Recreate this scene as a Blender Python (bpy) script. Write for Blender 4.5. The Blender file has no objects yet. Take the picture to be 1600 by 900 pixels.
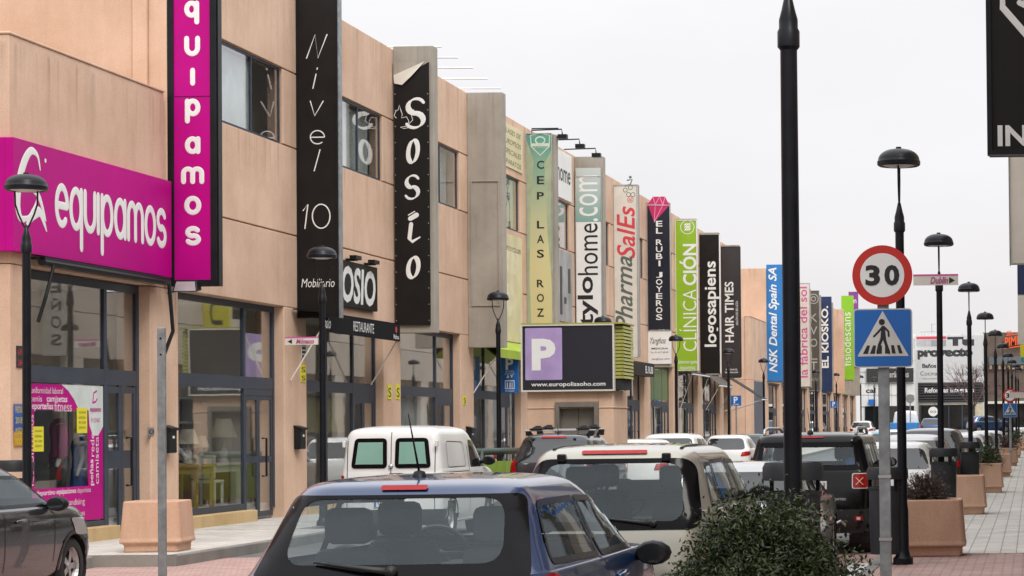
import bpy, math, random
from mathutils import Vector, Matrix, noise
from mathutils.geometry import delaunay_2d_cdt
R = math.radians
scene = bpy.context.scene
COL = scene.collection
random.seed(7)

# ------------------------------------------------------------------ camera
CAM_H, FPX, PITCH, ROLL = 1.75, 3500.0, .02, .012
PX, PY = 1610.0, 662.0 - FPX * math.tan(PITCH)
FWD = Vector((0, math.cos(PITCH), math.sin(PITCH)))
_u = Vector((0, -math.sin(PITCH), math.cos(PITCH))); _r = Vector((1, 0, 0))
RT = _r * math.cos(ROLL) - _u * math.sin(ROLL)
UPV = _u * math.cos(ROLL) + _r * math.sin(ROLL)
CAM = Vector((0, 0, CAM_H))
cd = bpy.data.cameras.new('camera'); cam = bpy.data.objects.new('camera', cd); COL.objects.link(cam)
cd.sensor_width = 36; cd.lens = FPX / 1600 * 36
cd.shift_x = -(PX - 800) / 1600; cd.shift_y = (PY - 450) / 1600
cd.clip_start = .1; cd.clip_end = 6000
m = Matrix((RT, UPV, -FWD)).transposed().to_4x4(); m.translation = CAM
cam.matrix_world = m
scene.camera = cam

def at(px, py, X=None, Y=None, Z=None):
    """photo position -> point where that line of sight meets a plane of the street"""
    d = RT * ((px - PX) / FPX) + UPV * ((PY - py) / FPX) + FWD
    if X is not None: k = X / d.x
    elif Y is not None: k = Y / d.y
    else: k = (Z - CAM_H) / d.z
    return CAM + d * k

# ------------------------------------------------------------------ sky and light (overcast)
SUN_EL, SUN_AZ = R(48), R(150)     # high, behind the camera's right shoulder
w = bpy.data.worlds.new('World'); scene.world = w; w.use_nodes = True
nt = w.node_tree; nt.nodes.clear()
N = nt.nodes.new; L = nt.links.new
sky = N('ShaderNodeTexSky'); sky.sky_type = 'NISHITA'; sky.sun_disc = False
sky.sun_elevation = SUN_EL; sky.sun_rotation = SUN_AZ; sky.dust_density = 4; sky.air_density = 1.2
tc = N('ShaderNodeTexCoord'); sep = N('ShaderNodeSeparateXYZ'); L(tc.outputs['Generated'], sep.inputs[0])
ramp = N('ShaderNodeValToRGB'); L(sep.outputs['Z'], ramp.inputs[0])
e = ramp.color_ramp.elements
e[0].position = 0; e[0].color = (6.5, 6.3, 6.4, 1)
e[1].position = 1; e[1].color = (17, 17.2, 17.8, 1)
x = ramp.color_ramp.elements.new(.22); x.color = (7.3, 7.25, 7.4, 1)
mp = N('ShaderNodeMapping'); mp.inputs['Scale'].default_value = (2.2, 2.2, 7); L(tc.outputs['Generated'], mp.inputs[0])
cn = N('ShaderNodeTexNoise'); cn.inputs['Scale'].default_value = 1.6; cn.inputs['Detail'].default_value = 5; L(mp.outputs[0], cn.inputs['Vector'])
cr = N('ShaderNodeMapRange'); cr.inputs[1].default_value = .3; cr.inputs[2].default_value = .7; cr.inputs[3].default_value = .94; cr.inputs[4].default_value = 1.05; L(cn.outputs['Fac'], cr.inputs[0])
vm = N('ShaderNodeVectorMath'); vm.operation = 'SCALE'; L(ramp.outputs[0], vm.inputs[0]); L(cr.outputs[0], vm.inputs['Scale'])
mx = N('ShaderNodeMix'); mx.data_type = 'RGBA'; mx.inputs[0].default_value = .93
L(sky.outputs[0], mx.inputs[6]); L(vm.outputs[0], mx.inputs[7])
bg = N('ShaderNodeBackground'); bg.inputs[1].default_value = .1; L(mx.outputs[2], bg.inputs[0])
wo = N('ShaderNodeOutputWorld'); L(bg.outputs[0], wo.inputs[0])
sl = bpy.data.lights.new('sun', 'SUN'); sl.energy = 1.3; sl.angle = R(20); sl.color = (1, .96, .9)
so = bpy.data.objects.new('sun', sl); COL.objects.link(so)
sd = Vector((math.cos(SUN_EL) * math.sin(SUN_AZ), math.cos(SUN_EL) * math.cos(SUN_AZ), math.sin(SUN_EL)))
so.rotation_euler = sd.to_track_quat('Z', 'Y').to_euler()
scene.view_settings.view_transform = 'Standard'; scene.view_settings.look = 'None'
scene.view_settings.exposure = 0.45; scene.view_settings.gamma = 1
scene.cycles.use_denoising = True
scene.cycles.max_bounces = 8; scene.cycles.transparent_max_bounces = 24
scene.cycles.caustics_reflective = False; scene.cycles.caustics_refractive = False

# ------------------------------------------------------------------ materials
MATS = {}
def smooth(P, n=6):
    out = []
    for i in range(len(P)-1):
        a, b, c, d = (Vector(P[max(0,min(len(P)-1,k))]) for k in (i-1,i,i+1,i+2))
        for j in range(n):
            t = j/n; out.append((.5*((2*b)+(-a+c)*t+(2*a-5*b+4*c-d)*t*t+(-a+3*b-3*c+d)*t**3))[:])
    return out+[tuple(P[-1])]
def mat(name, col, rough=.6, metal=0., var=.12, scale=3., bump=0., coat=0., emit=None, spec=.5):
    if name in MATS: return MATS[name]
    m = bpy.data.materials.new(name); m.use_nodes = True; t = m.node_tree
    b = t.nodes['Principled BSDF']; MATS[name] = m
    b.inputs['Roughness'].default_value = rough; b.inputs['Metallic'].default_value = metal
    b.inputs['Coat Weight'].default_value = coat; b.inputs['Coat Roughness'].default_value = .04
    b.inputs['Specular IOR Level'].default_value = spec
    c = t.nodes.new('ShaderNodeTexCoord'); n = t.nodes.new('ShaderNodeTexNoise')
    n.inputs['Scale'].default_value = scale; n.inputs['Detail'].default_value = 6
    t.links.new(c.outputs['Object'], n.inputs['Vector'])
    r = t.nodes.new('ShaderNodeValToRGB'); t.links.new(n.outputs['Fac'], r.inputs[0])
    r.color_ramp.elements[0].position = .3; r.color_ramp.elements[1].position = .7
    r.color_ramp.elements[0].color = (*[v * (1 - var) for v in col], 1)
    r.color_ramp.elements[1].color = (*[min(1, v * (1 + var)) for v in col], 1)
    t.links.new(r.outputs[0], b.inputs['Base Color'])
    if var > 0:
        q = t.nodes.new('ShaderNodeMapRange'); q.inputs[3].default_value = max(0, rough - .08); q.inputs[4].default_value = min(1, rough + .08)
        t.links.new(n.outputs['Fac'], q.inputs[0]); t.links.new(q.outputs[0], b.inputs['Roughness'])
    if bump:
        bn = t.nodes.new('ShaderNodeBump'); bn.inputs['Strength'].default_value = bump; bn.inputs['Distance'].default_value = .02
        n2 = t.nodes.new('ShaderNodeTexNoise'); n2.inputs['Scale'].default_value = scale * 14; n2.inputs['Detail'].default_value = 4
        t.links.new(c.outputs['Object'], n2.inputs['Vector']); t.links.new(n2.outputs['Fac'], bn.inputs['Height']); t.links.new(bn.outputs[0], b.inputs['Normal'])
    if emit:
        b.inputs['Emission Color'].default_value = (*emit[0], 1); b.inputs['Emission Strength'].default_value = emit[1]
    return m

def wall_mat(name, c1, c2, stain=(.25, .16, .11), sv=.35):
    m = bpy.data.materials.new(name); m.use_nodes = True; t = m.node_tree; MATS[name] = m
    b = t.nodes['Principled BSDF']; b.inputs['Roughness'].default_value = .85
    g = t.nodes.new('ShaderNodeNewGeometry')
    def nz(sc, det, scl=1):
        mp = t.nodes.new('ShaderNodeMapping'); mp.inputs['Scale'].default_value = sc; t.links.new(g.outputs['Position'], mp.inputs[0])
        n = t.nodes.new('ShaderNodeTexNoise'); n.inputs['Scale'].default_value = scl; n.inputs['Detail'].default_value = det; n.inputs['Roughness'].default_value = .62
        t.links.new(mp.outputs[0], n.inputs['Vector']); return n
    a = nz((.8, .8, .8), 8); r = t.nodes.new('ShaderNodeValToRGB'); t.links.new(a.outputs['Fac'], r.inputs[0])
    r.color_ramp.elements[0].position = .32; r.color_ramp.elements[1].position = .68
    r.color_ramp.elements[0].color = (*c1, 1); r.color_ramp.elements[1].color = (*c2, 1)
    s = nz((2.4, 2.4, .3), 8); q = t.nodes.new('ShaderNodeMapRange'); t.links.new(s.outputs['Fac'], q.inputs[0])
    q.inputs[1].default_value = .5; q.inputs[2].default_value = .8; q.inputs[3].default_value = 0; q.inputs[4].default_value = sv
    mx = t.nodes.new('ShaderNodeMix'); mx.data_type = 'RGBA'; t.links.new(q.outputs[0], mx.inputs[0]); t.links.new(r.outputs[0], mx.inputs[6]); mx.inputs[7].default_value = (*stain, 1)
    # run-off streaks under parapets and window sills
    zz = t.nodes.new('ShaderNodeSeparateXYZ'); t.links.new(g.outputs['Position'], zz.inputs[0]); zd = t.nodes.new('ShaderNodeMath'); zd.operation = 'DIVIDE'; zd.inputs[1].default_value = 10.3; t.links.new(zz.outputs['Z'], zd.inputs[0])
    zr = t.nodes.new('ShaderNodeValToRGB'); t.links.new(zd.outputs[0], zr.inputs[0]); ze = zr.color_ramp.elements; ze[0].position = 0; ze[0].color = (.25,.25,.25,1); ze[1].position = 1; ze[1].color = (1,1,1,1)
    for p_, c_ in ((.05,0),(.36,0),(.40,.5),(.405,0),(.60,0),(.697,.75),(.702,0),(.84,.05)): k_ = ze.new(p_); k_.color = (c_,c_,c_,1)
    s2 = nz((5.5, 5.5, .16), 5); q3 = t.nodes.new('ShaderNodeMapRange'); t.links.new(s2.outputs['Fac'], q3.inputs[0]); q3.inputs[1].default_value = .52; q3.inputs[2].default_value = .72; q3.inputs[3].default_value = 0; q3.inputs[4].default_value = .6
    zm = t.nodes.new('ShaderNodeMath'); zm.operation = 'MULTIPLY'; t.links.new(zr.outputs[0], zm.inputs[0]); t.links.new(q3.outputs[0], zm.inputs[1])
    mx2 = t.nodes.new('ShaderNodeMix'); mx2.data_type = 'RGBA'; t.links.new(zm.outputs[0], mx2.inputs[0]); t.links.new(mx.outputs[2], mx2.inputs[6]); mx2.inputs[7].default_value = (*[v*.55 for v in stain], 1); mx = mx2
    f = nz((1, 1, 1), 3, 55); q2 = t.nodes.new('ShaderNodeMapRange'); t.links.new(f.outputs['Fac'], q2.inputs[0]); q2.inputs[3].default_value = .78; q2.inputs[4].default_value = 1.2
    vm = t.nodes.new('ShaderNodeVectorMath'); vm.operation = 'SCALE'; t.links.new(mx.outputs[2], vm.inputs[0]); t.links.new(q2.outputs[0], vm.inputs['Scale'])
    ri = t.nodes.new('ShaderNodeMapRange'); t.links.new(g.outputs['Random Per Island'], ri.inputs[0]); ri.inputs[3].default_value = .93; ri.inputs[4].default_value = 1.06
    v2 = t.nodes.new('ShaderNodeVectorMath'); v2.operation = 'SCALE'; t.links.new(vm.outputs[0], v2.inputs[0]); t.links.new(ri.outputs[0], v2.inputs['Scale'])
    t.links.new(v2.outputs[0], b.inputs['Base Color'])
    bn = t.nodes.new('ShaderNodeBump'); bn.inputs['Strength'].default_value = .35; bn.inputs['Distance'].default_value = .01
    t.links.new(f.outputs['Fac'], bn.inputs['Height']); t.links.new(bn.outputs[0], b.inputs['Normal'])
    return m

def tile_mat(name, c1, c2, cm, tw, th, rot=0, mortar=.012, offset=0.):
    m = bpy.data.materials.new(name); m.use_nodes = True; t = m.node_tree; MATS[name] = m
    b = t.nodes['Principled BSDF']; b.inputs['Roughness'].default_value = .75
    g = t.nodes.new('ShaderNodeNewGeometry'); mp = t.nodes.new('ShaderNodeMapping'); mp.inputs['Rotation'].default_value = (0, 0, rot)
    t.links.new(g.outputs['Position'], mp.inputs[0])
    k = t.nodes.new('ShaderNodeTexBrick'); t.links.new(mp.outputs[0], k.inputs['Vector']); k.offset = offset
    k.inputs['Color1'].default_value = (*c1, 1); k.inputs['Color2'].default_value = (*c2, 1); k.inputs['Mortar'].default_value = (*cm, 1)
    k.inputs['Scale'].default_value = 1; k.inputs['Mortar Size'].default_value = mortar; k.inputs['Brick Width'].default_value = tw; k.inputs['Row Height'].default_value = th
    n = t.nodes.new('ShaderNodeTexNoise'); n.inputs['Scale'].default_value = 1.3; n.inputs['Detail'].default_value = 9; n.inputs['Roughness'].default_value = .7; t.links.new(g.outputs['Position'], n.inputs['Vector'])
    q = t.nodes.new('ShaderNodeMapRange'); t.links.new(n.outputs['Fac'], q.inputs[0]); q.inputs[1].default_value = .25; q.inputs[2].default_value = .75; q.inputs[3].default_value = .72; q.inputs[4].default_value = 1.2
    vm = t.nodes.new('ShaderNodeVectorMath'); vm.operation = 'SCALE'; t.links.new(k.outputs['Color'], vm.inputs[0]); t.links.new(q.outputs[0], vm.inputs['Scale'])
    t.links.new(vm.outputs[0], b.inputs['Base Color'])
    bn = t.nodes.new('ShaderNodeBump'); bn.inputs['Strength'].default_value = .4; bn.inputs['Distance'].default_value = .01; bn.invert = True
    t.links.new(k.outputs['Fac'], bn.inputs['Height']); t.links.new(bn.outputs[0], b.inputs['Normal'])
    return m

def glass_mat(name, tint=(.75, .8, .8), refl=1.0, ior=1.5, gcol=(.95, .97, 1)):
    m = bpy.data.materials.new(name); m.use_nodes = True; t = m.node_tree; MATS[name] = m
    t.nodes.remove(t.nodes['Principled BSDF']); out = t.nodes['Material Output']
    tr = t.nodes.new('ShaderNodeBsdfTransparent'); tr.inputs[0].default_value = (*tint, 1)
    gl = t.nodes.new('ShaderNodeBsdfGlossy'); gl.inputs['Roughness'].default_value = .015; gl.inputs['Color'].default_value = (*gcol, 1)
    lw = t.nodes.new('ShaderNodeLayerWeight'); lw.inputs[0].default_value = .5     # Schlick reflectance, the same from both sides
    pw = t.nodes.new('ShaderNodeMath'); pw.operation = 'POWER'; pw.inputs[1].default_value = 5; t.links.new(lw.outputs['Facing'], pw.inputs[0])
    ml = t.nodes.new('ShaderNodeMath'); ml.operation = 'MULTIPLY_ADD'; ml.use_clamp = True; ml.inputs[1].default_value = .96*refl; ml.inputs[2].default_value = .04*refl; t.links.new(pw.outputs[0], ml.inputs[0])
    # slight waviness of float glass
    n = t.nodes.new('ShaderNodeTexNoise'); n.inputs['Scale'].default_value = 1.1; g = t.nodes.new('ShaderNodeNewGeometry'); t.links.new(g.outputs['Position'], n.inputs['Vector'])
    bn = t.nodes.new('ShaderNodeBump'); bn.inputs['Strength'].default_value = .012; bn.inputs['Distance'].default_value = .05; t.links.new(n.outputs['Fac'], bn.inputs['Height']); t.links.new(bn.outputs[0], gl.inputs['Normal'])
    mx = t.nodes.new('ShaderNodeMixShader'); t.links.new(ml.outputs[0], mx.inputs[0]); t.links.new(tr.outputs[0], mx.inputs[1]); t.links.new(gl.outputs[0], mx.inputs[2])
    t.links.new(mx.outputs[0], out.inputs[0]); return m

def ramp_mat(name, stops, axis=2, lo=0, hi=1, wav=0.):
    """printed sheet whose colour runs along a local axis"""
    m = bpy.data.materials.new(name); m.use_nodes = True; t = m.node_tree; MATS[name] = m
    b = t.nodes['Principled BSDF']; b.inputs['Roughness'].default_value = .45
    c = t.nodes.new('ShaderNodeTexCoord'); s = t.nodes.new('ShaderNodeSeparateXYZ'); t.links.new(c.outputs['Object'], s.inputs[0])
    q = t.nodes.new('ShaderNodeMapRange'); q.inputs[1].default_value = lo; q.inputs[2].default_value = hi; t.links.new(s.outputs[axis], q.inputs[0])
    src = q.outputs[0]
    if wav:
        n = t.nodes.new('ShaderNodeTexNoise'); n.inputs['Scale'].default_value = 1.2; n.inputs['Detail'].default_value = 0; t.links.new(c.outputs['Object'], n.inputs['Vector'])
        a = t.nodes.new('ShaderNodeMath'); a.operation = 'MULTIPLY_ADD'; a.inputs[1].default_value = wav; t.links.new(n.outputs['Fac'], a.inputs[0]); t.links.new(src, a.inputs[2]); src = a.outputs[0]
    r = t.nodes.new('ShaderNodeValToRGB'); t.links.new(src, r.inputs[0]); el = r.color_ramp.elements
    el[0].position, el[0].color = stops[0][0], (*stops[0][1], 1); el[1].position, el[1].color = stops[-1][0], (*stops[-1][1], 1)
    for p, cc in stops[1:-1]: k = el.new(p); k.color = (*cc, 1)
    t.links.new(r.outputs[0], b.inputs['Base Color']); return m

M_WALL = wall_mat('pink_concrete', (.60, .398, .278), (.745, .522, .385), (.36, .25, .185), .38)
M_PALE = wall_mat('pale_concrete', (.66, .56, .45), (.76, .66, .55), (.45, .36, .28), .4)
M_CONC = wall_mat('grey_concrete', (.30, .27, .225), (.42, .38, .33), (.19, .17, .14), .5)
M_PLANT = wall_mat('planter_concrete', (.50, .30, .20), (.60, .38, .265), (.28, .17, .12), .5)
M_TRIM = wall_mat('yellow_plinth_stone', (.52, .36, .17), (.62, .45, .23))
M_WHITE_W = wall_mat('white_cladding', (.62, .62, .60), (.72, .72, .70), (.45, .45, .43), .3)
M_BROWN = wall_mat('brown_cladding', (.10, .07, .055), (.15, .11, .085), (.07, .05, .04), .3)
M_ASPH = wall_mat('asphalt', (.10, .10, .10), (.16, .155, .15), (.07, .07, .07), .5)
M_TILE = tile_mat('cement_tiles', (.52, .49, .44), (.60, .57, .52), (.30, .28, .25), .2, .2, mortar=.009)
M_RED = tile_mat('red_paving', (.39, .235, .205), (.48, .32, .28), (.24, .16, .14), .22, .11, mortar=.012, offset=.5)
M_KERB = mat('kerb_stone', (.21, .20, .185), .85, var=.2, scale=2, bump=.3)
M_PAINT = mat('road_paint', (.62, .62, .60), .7, var=.2, scale=5)
M_FRAME = mat('dark_frame_metal', (.045, .056, .078), .45, var=.15, spec=.3)
M_BLACK = mat('black_metal', (.010,.011,.013), .42, .0, var=.2, spec=.22)
M_LAMP = mat('lamp_black_paint', (.008, .009, .013), .36, var=.2, scale=6, spec=.25)
M_BLACKS = mat('black_sign_sheet', (.012, .0105, .010), .5, var=.15, spec=.2)
M_WHITE = mat('white_lettering', (.8, .8, .78), .5, var=.03)
M_CREAM = mat('cream_sheet', (.66, .63, .56), .5, var=.06)
M_MAG = mat('magenta_sheet', (.47, .0015, .215), .5, var=.08, scale=1, spec=.15)
M_ALU = mat('aluminium', (.5, .5, .5), .4, .7, var=.1)
M_GALV = mat('galvanised_steel', (.30, .32, .33), .5, .6, var=.25, scale=9)
M_GREY = mat('grey_plastic', (.030, .032, .036), .5, var=.2, spec=.25)
M_DARK = mat('dark_interior', (.02, .02, .022), .8, var=.1)
M_ROOM = mat('shop_room', (.80, .76, .69), .9, var=.2, scale=.8)
M_GLASS = glass_mat('shop_glass', (.94, .96, .96), 1.7)
M_CARGLASS = glass_mat('car_glass', (.90, .95, .96), 1.15, gcol=(.85, .95, 1))
M_YEL = mat('yellow_notice', (.72, .66, .03), .6, var=.05)
M_BLUE = mat('sign_blue', (.01, .13, .46), .4, var=.04)
M_REDS = mat('sign_red', (.56, .02, .012), .4, var=.05)
M_RED2 = mat('lettering_red', (.62, .05, .07), .5, var=.05)
M_PINKT = mat('lettering_pink', (.60, .10, .32), .5, var=.05)
M_INK = mat('ink_black', (.012, .012, .013), .5, var=.05)

# ------------------------------------------------------------------ mesh helpers
class MB:
    def __init__(s): s.v = []; s.f = []; s.m = []
    def add(s, vs, fs, mi=0):
        o = len(s.v); s.v += [tuple(q) for q in vs]; s.f += [tuple(i + o for i in f) for f in fs]; s.m += [mi] * len(fs); return s
    def box(s, x0, x1, y0, y1, z0, z1, mi=0):
        return s.add([(x0,y0,z0),(x1,y0,z0),(x1,y1,z0),(x0,y1,z0),(x0,y0,z1),(x1,y0,z1),(x1,y1,z1),(x0,y1,z1)],
                     [(0,3,2,1),(4,5,6,7),(0,1,5,4),(1,2,6,5),(2,3,7,6),(3,0,4,7)], mi)
    def beam(s, a, b, w, h=None, mi=0):
        a, b = Vector(a), Vector(b); d = (b - a).normalized(); h = h or w
        u = d.cross(Vector((0,0,1)) if abs(d.z) < .95 else Vector((1,0,0))).normalized() * w/2; v = d.cross(u).normalized() * h/2
        return s.add([a-u-v,a+u-v,a+u+v,a-u+v,b-u-v,b+u-v,b+u+v,b-u+v],[(0,3,2,1),(4,5,6,7),(0,1,5,4),(1,2,6,5),(2,3,7,6),(3,0,4,7)], mi)
    def tube(s, pts, r, n=8, mi=0, cap=True):
        pts = [Vector(q) for q in pts]; rs = r if isinstance(r, (list, tuple)) else [r]*len(pts); rings = []; u = None
        for i, q in enumerate(pts):
            d = (pts[min(i+1,len(pts)-1)] - pts[max(i-1,0)]).normalized()
            if u is None: u = d.cross(Vector((0,0,1)) if abs(d.z) < .9 else Vector((1,0,0))).normalized()
            else: u = (u - d*u.dot(d)).normalized()
            v = d.cross(u); rings.append([q + (u*math.cos(2*math.pi*k/n) + v*math.sin(2*math.pi*k/n))*rs[i] for k in range(n)])
        vs = [q for g in rings for q in g]; fs = [(i*n+k, i*n+(k+1)%n, (i+1)*n+(k+1)%n, (i+1)*n+k) for i in range(len(pts)-1) for k in range(n)]
        if cap: fs += [tuple(range(n))[::-1], tuple((len(pts)-1)*n+k for k in range(n))]
        return s.add(vs, fs, mi)
    def lathe(s, prof, n=24, c=(0,0,0), mi=0, a0=0, a1=2*math.pi, axis='z', sx=1, sy=1):
        full = abs(a1-a0-2*math.pi) < 1e-6; k = n if full else n+1; vs = []
        for r, z in prof:
            for i in range(k):
                a = a0+(a1-a0)*i/n; x, y = r*math.cos(a)*sx, r*math.sin(a)*sy
                vs.append((c[0]+x,c[1]+y,c[2]+z) if axis == 'z' else ((c[0]+z,c[1]+x,c[2]+y) if axis == 'x' else (c[0]+x,c[1]+z,c[2]+y)))
        fs = [(j*k+i, j*k+(i+1)%k, (j+1)*k+(i+1)%k, (j+1)*k+i) for j in range(len(prof)-1) for i in range(n)]
        return s.add(vs, fs, mi)
    def poly(s, pts2, fr, d=0., mi=0):
        """flat polygon in frame fr at height d over it; with thickness when d is a pair"""
        O, U, V, Nn = fr
        if isinstance(d, tuple):
            a = [O+U*p[0]+V*p[1]+Nn*d[0] for p in pts2]; b = [O+U*p[0]+V*p[1]+Nn*d[1] for p in pts2]; n = len(a)
            return s.add(a+b, [tuple(range(n))[::-1], tuple(range(n,2*n))]+[(i,(i+1)%n,n+(i+1)%n,n+i) for i in range(n)], mi)
        return s.add([O+U*p[0]+V*p[1]+Nn*d for p in pts2], [tuple(range(len(pts2)))], mi)
    def stroke(s, pts2, wd, fr, h=.004, mi=0):
        """rounded flat stroke (lens section) along a 2D polyline"""
        O, U, V, Nn = fr; P = [Vector((p[0], p[1])) for p in pts2]; n = len(P)
        ws = wd if isinstance(wd, (list, tuple)) else [wd]*n; rings = []
        closed = n > 3 and (P[0]-P[-1]).length < 1e-6
        def ring(c, nrm, wv):
            return [O+U*(c.x+nrm.x*wv*k)+V*(c.y+nrm.y*wv*k)+Nn*z for k, z in ((-.5,0),(-.36,h*.8),(0,h),(.36,h*.8),(.5,0))]
        for i in range(n):
            if closed: d = P[(i+1)%(n-1)]-P[(i-1)%(n-1)]
            else: d = P[min(i+1,n-1)]-P[max(i-1,0)]
            d.normalize(); nr = Vector((-d.y, d.x))
            if i == 0 and not closed:
                for k in (.97, .7): rings.append(ring(P[0]-d*ws[0]*.5*k, nr, ws[0]*math.sqrt(1-k*k)))
            rings.append(ring(P[i], nr, ws[i]))
            if i == n-1 and not closed:
                for k in (.7, .97): rings.append(ring(P[-1]+d*ws[-1]*.5*k, nr, ws[-1]*math.sqrt(1-k*k)))
        vs = [q for g in rings for q in g]
        return s.add(vs, [(i*5+k, i*5+k+1, i*5+6+k, i*5+5+k) for i in range(len(rings)-1) for k in range(4)], mi)
    def build(s, name, mats, parent=None, smooth=False, bevel=0., world=False, auto=False):
        me = bpy.data.meshes.new(name); off = Vector((0,0,0))
        if world and parent is not None:
            q = parent
            while q: off += q.location; q = q.parent
        me.from_pydata([tuple(Vector(q)-off) for q in s.v], [], s.f)
        for mm in (mats if isinstance(mats, (list, tuple)) else [mats]): me.materials.append(mm)
        me.polygons.foreach_set('material_index', s.m)
        me.update()
        if smooth or auto: me.polygons.foreach_set('use_smooth', [True]*len(me.polygons))
        if auto: me.set_sharp_from_angle(angle=R(35))
        o = bpy.data.objects.new(name, me); COL.objects.link(o)
        if parent: o.parent = parent
        if bevel:
            b = o.modifiers.new('bevel', 'BEVEL'); b.width = bevel; b.segments = 2; b.limit_method = 'ANGLE'
        return o

def tag(o, label=None, cat=None, group=None, kind=None):
    if label: o['label'] = label
    if cat: o['category'] = cat
    if group: o['group'] = group
    if kind: o['kind'] = kind
    return o
def thing(name, label, cat, loc=(0,0,0), group=None, rz=0):
    o = bpy.data.objects.new(name, None); COL.objects.link(o); o.location = loc; o.rotation_euler = (0,0,rz); o.empty_display_size = .2
    return tag(o, label, cat, group)
def struct(o): o['kind'] = 'structure'; return o
def copy_tree(o, parent=None):
    c = o.copy(); COL.objects.link(c); c.parent = parent
    for ch in list(o.children): copy_tree(ch, c)
    return c
def dup(o, loc, rz, label):
    c = copy_tree(o); c.location = loc; c.rotation_euler = (0,0,rz); c['label'] = label; return c

XA, YA, ZA = Vector((1,0,0)), Vector((0,1,0)), Vector((0,0,1))
def fr_front(y=0., o=(0,0,0)): return (Vector(o)+Vector((0,y,0)), XA, ZA, -YA)     # faces the camera end of the street
def fr_front_up(y=0., o=(0,0,0)): return (Vector(o)+Vector((0,y,0)), ZA, -XA, -YA) # same, text running upwards
def fr_side(x=0., o=(0,0,0)): return (Vector(o)+Vector((x,0,0)), YA, ZA, XA)       # faces the street from the left side
_tc = {}
def text2d(body, bold=0., shear=0., sp=1.):
    k = (body, bold, shear, sp)
    if k in _tc: return _tc[k]
    cu = bpy.data.curves.new('t', 'FONT'); cu.body = body; cu.offset = bold; cu.shear = shear; cu.space_character = sp; cu.resolution_u = 3; cu.fill_mode = 'FRONT'
    o = bpy.data.objects.new('t', cu); COL.objects.link(o)
    dg = bpy.context.evaluated_depsgraph_get(); me = o.evaluated_get(dg).to_mesh()
    vs = [(v.co.x, v.co.y) for v in me.vertices]; fs = [tuple(p.vertices) for p in me.polygons]
    o.evaluated_get(dg).to_mesh_clear(); bpy.data.objects.remove(o); bpy.data.curves.remove(cu)
    xs = [v[0] for v in vs]; ys = [v[1] for v in vs]
    _tc[k] = (vs, fs, min(xs), max(xs), min(ys), max(ys)); return _tc[k]
def text(mb, body, fr, u0, v0, u1, v1, bold=0., shear=0., mi=0, d=.004, sp=1., keep=False):
    vs, fs, x0, x1, y0, y1 = text2d(body, bold, shear, sp); O, U, V, Nn = fr
    a, b = (u1-u0)/(x1-x0), (v1-v0)/max(1e-6, y1-y0)
    if keep:
        b = min(a, b); dx = ((u1-u0)-(x1-x0)*b)/2; a = b; u0 += dx
    return mb.add([O+U*(u0+(q[0]-x0)*a)+V*(v0+(q[1]-y0)*b)+Nn*d for q in vs], fs, mi)
def arc(cx, cy, rx, ry, a0, a1, n=14):
    return [(cx+rx*math.cos(R(a0+(a1-a0)*i/n)), cy+ry*math.sin(R(a0+(a1-a0)*i/n))) for i in range(n+1)]
def circle(cx, cy, r, n=32): return [(cx+r*math.cos(2*math.pi*i/n), cy+r*math.sin(2*math.pi*i/n)) for i in range(n)]
GL = {  # rounded lower-case strokes, x-height 1
 'e': ([arc(.38,.5,.38,.5,0,-1,1)[:1]+arc(.38,.5,.38,.5,0,310,22)+[], [(.04,.5),(.74,.5)]], .78),
 'q': ([arc(.37,.5,.37,.5,0,360,24), [(.76,1.),(.76,-.55)]], .8),
 'u': ([[(0,1),(0,.4)]+arc(.36,.4,.36,.4,180,360,12)+[(.72,1)]], .74),
 'i': ([[(0,1),(0,0)]], .06),
 'p': ([arc(.39,.5,.37,.5,0,360,24), [(0,1.),(0,-.55)]], .8),
 'a': ([arc(.37,.5,.37,.5,0,360,24), [(.76,1.),(.76,0)]], .8),
 'm': ([[(0,0),(0,.65)]+arc(.29,.65,.29,.35,180,0,10)+[(.58,0)], [(.58,.65)]+arc(.87,.65,.29,.35,180,0,10)+[(1.16,0)]], 1.2),
 'o': ([arc(.38,.5,.38,.5,0,360,24)], .78),
 's': ([arc(.33,.74,.31,.26,30,265,12)+arc(.33,.26,.33,.26,85,-150,12)], .66),
 'N': ([[(0,0),(.42,1.75),(.55,0),(1.,1.75)]], 1.), 'v': ([[(0,1),(.25,0),(.75,1)]], .75), 'l': ([[(0,0),(.4,1.75)]], .4),
 'j': ([[(0,0),(.25,1)], [(.33,1.35),(.36,1.45)]], .36), '1': ([[(-.1,1.3),(.45,1.75),(0,0)]], .45), '0': ([arc(.62,.87,.62,.87,0,360,28)], 1.24),
 'M': ([[(0,0),(.25,1.6),(.6,.2),(1.15,1.6),(1.1,0)]], 1.15), 'b': ([[(.15,1.6),(0,0)], arc(.4,.45,.4,.45,0,360,20)], .8), 'r': ([[(0,0),(.1,1)], [(.05,.6)]+arc(.4,.6,.35,.38,170,60,6)], .55),
 'S': ([arc(.45,1.25,.42,.42,30,265,12)+arc(.42,.42,.45,.42,85,-150,12)], .9),
}
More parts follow.
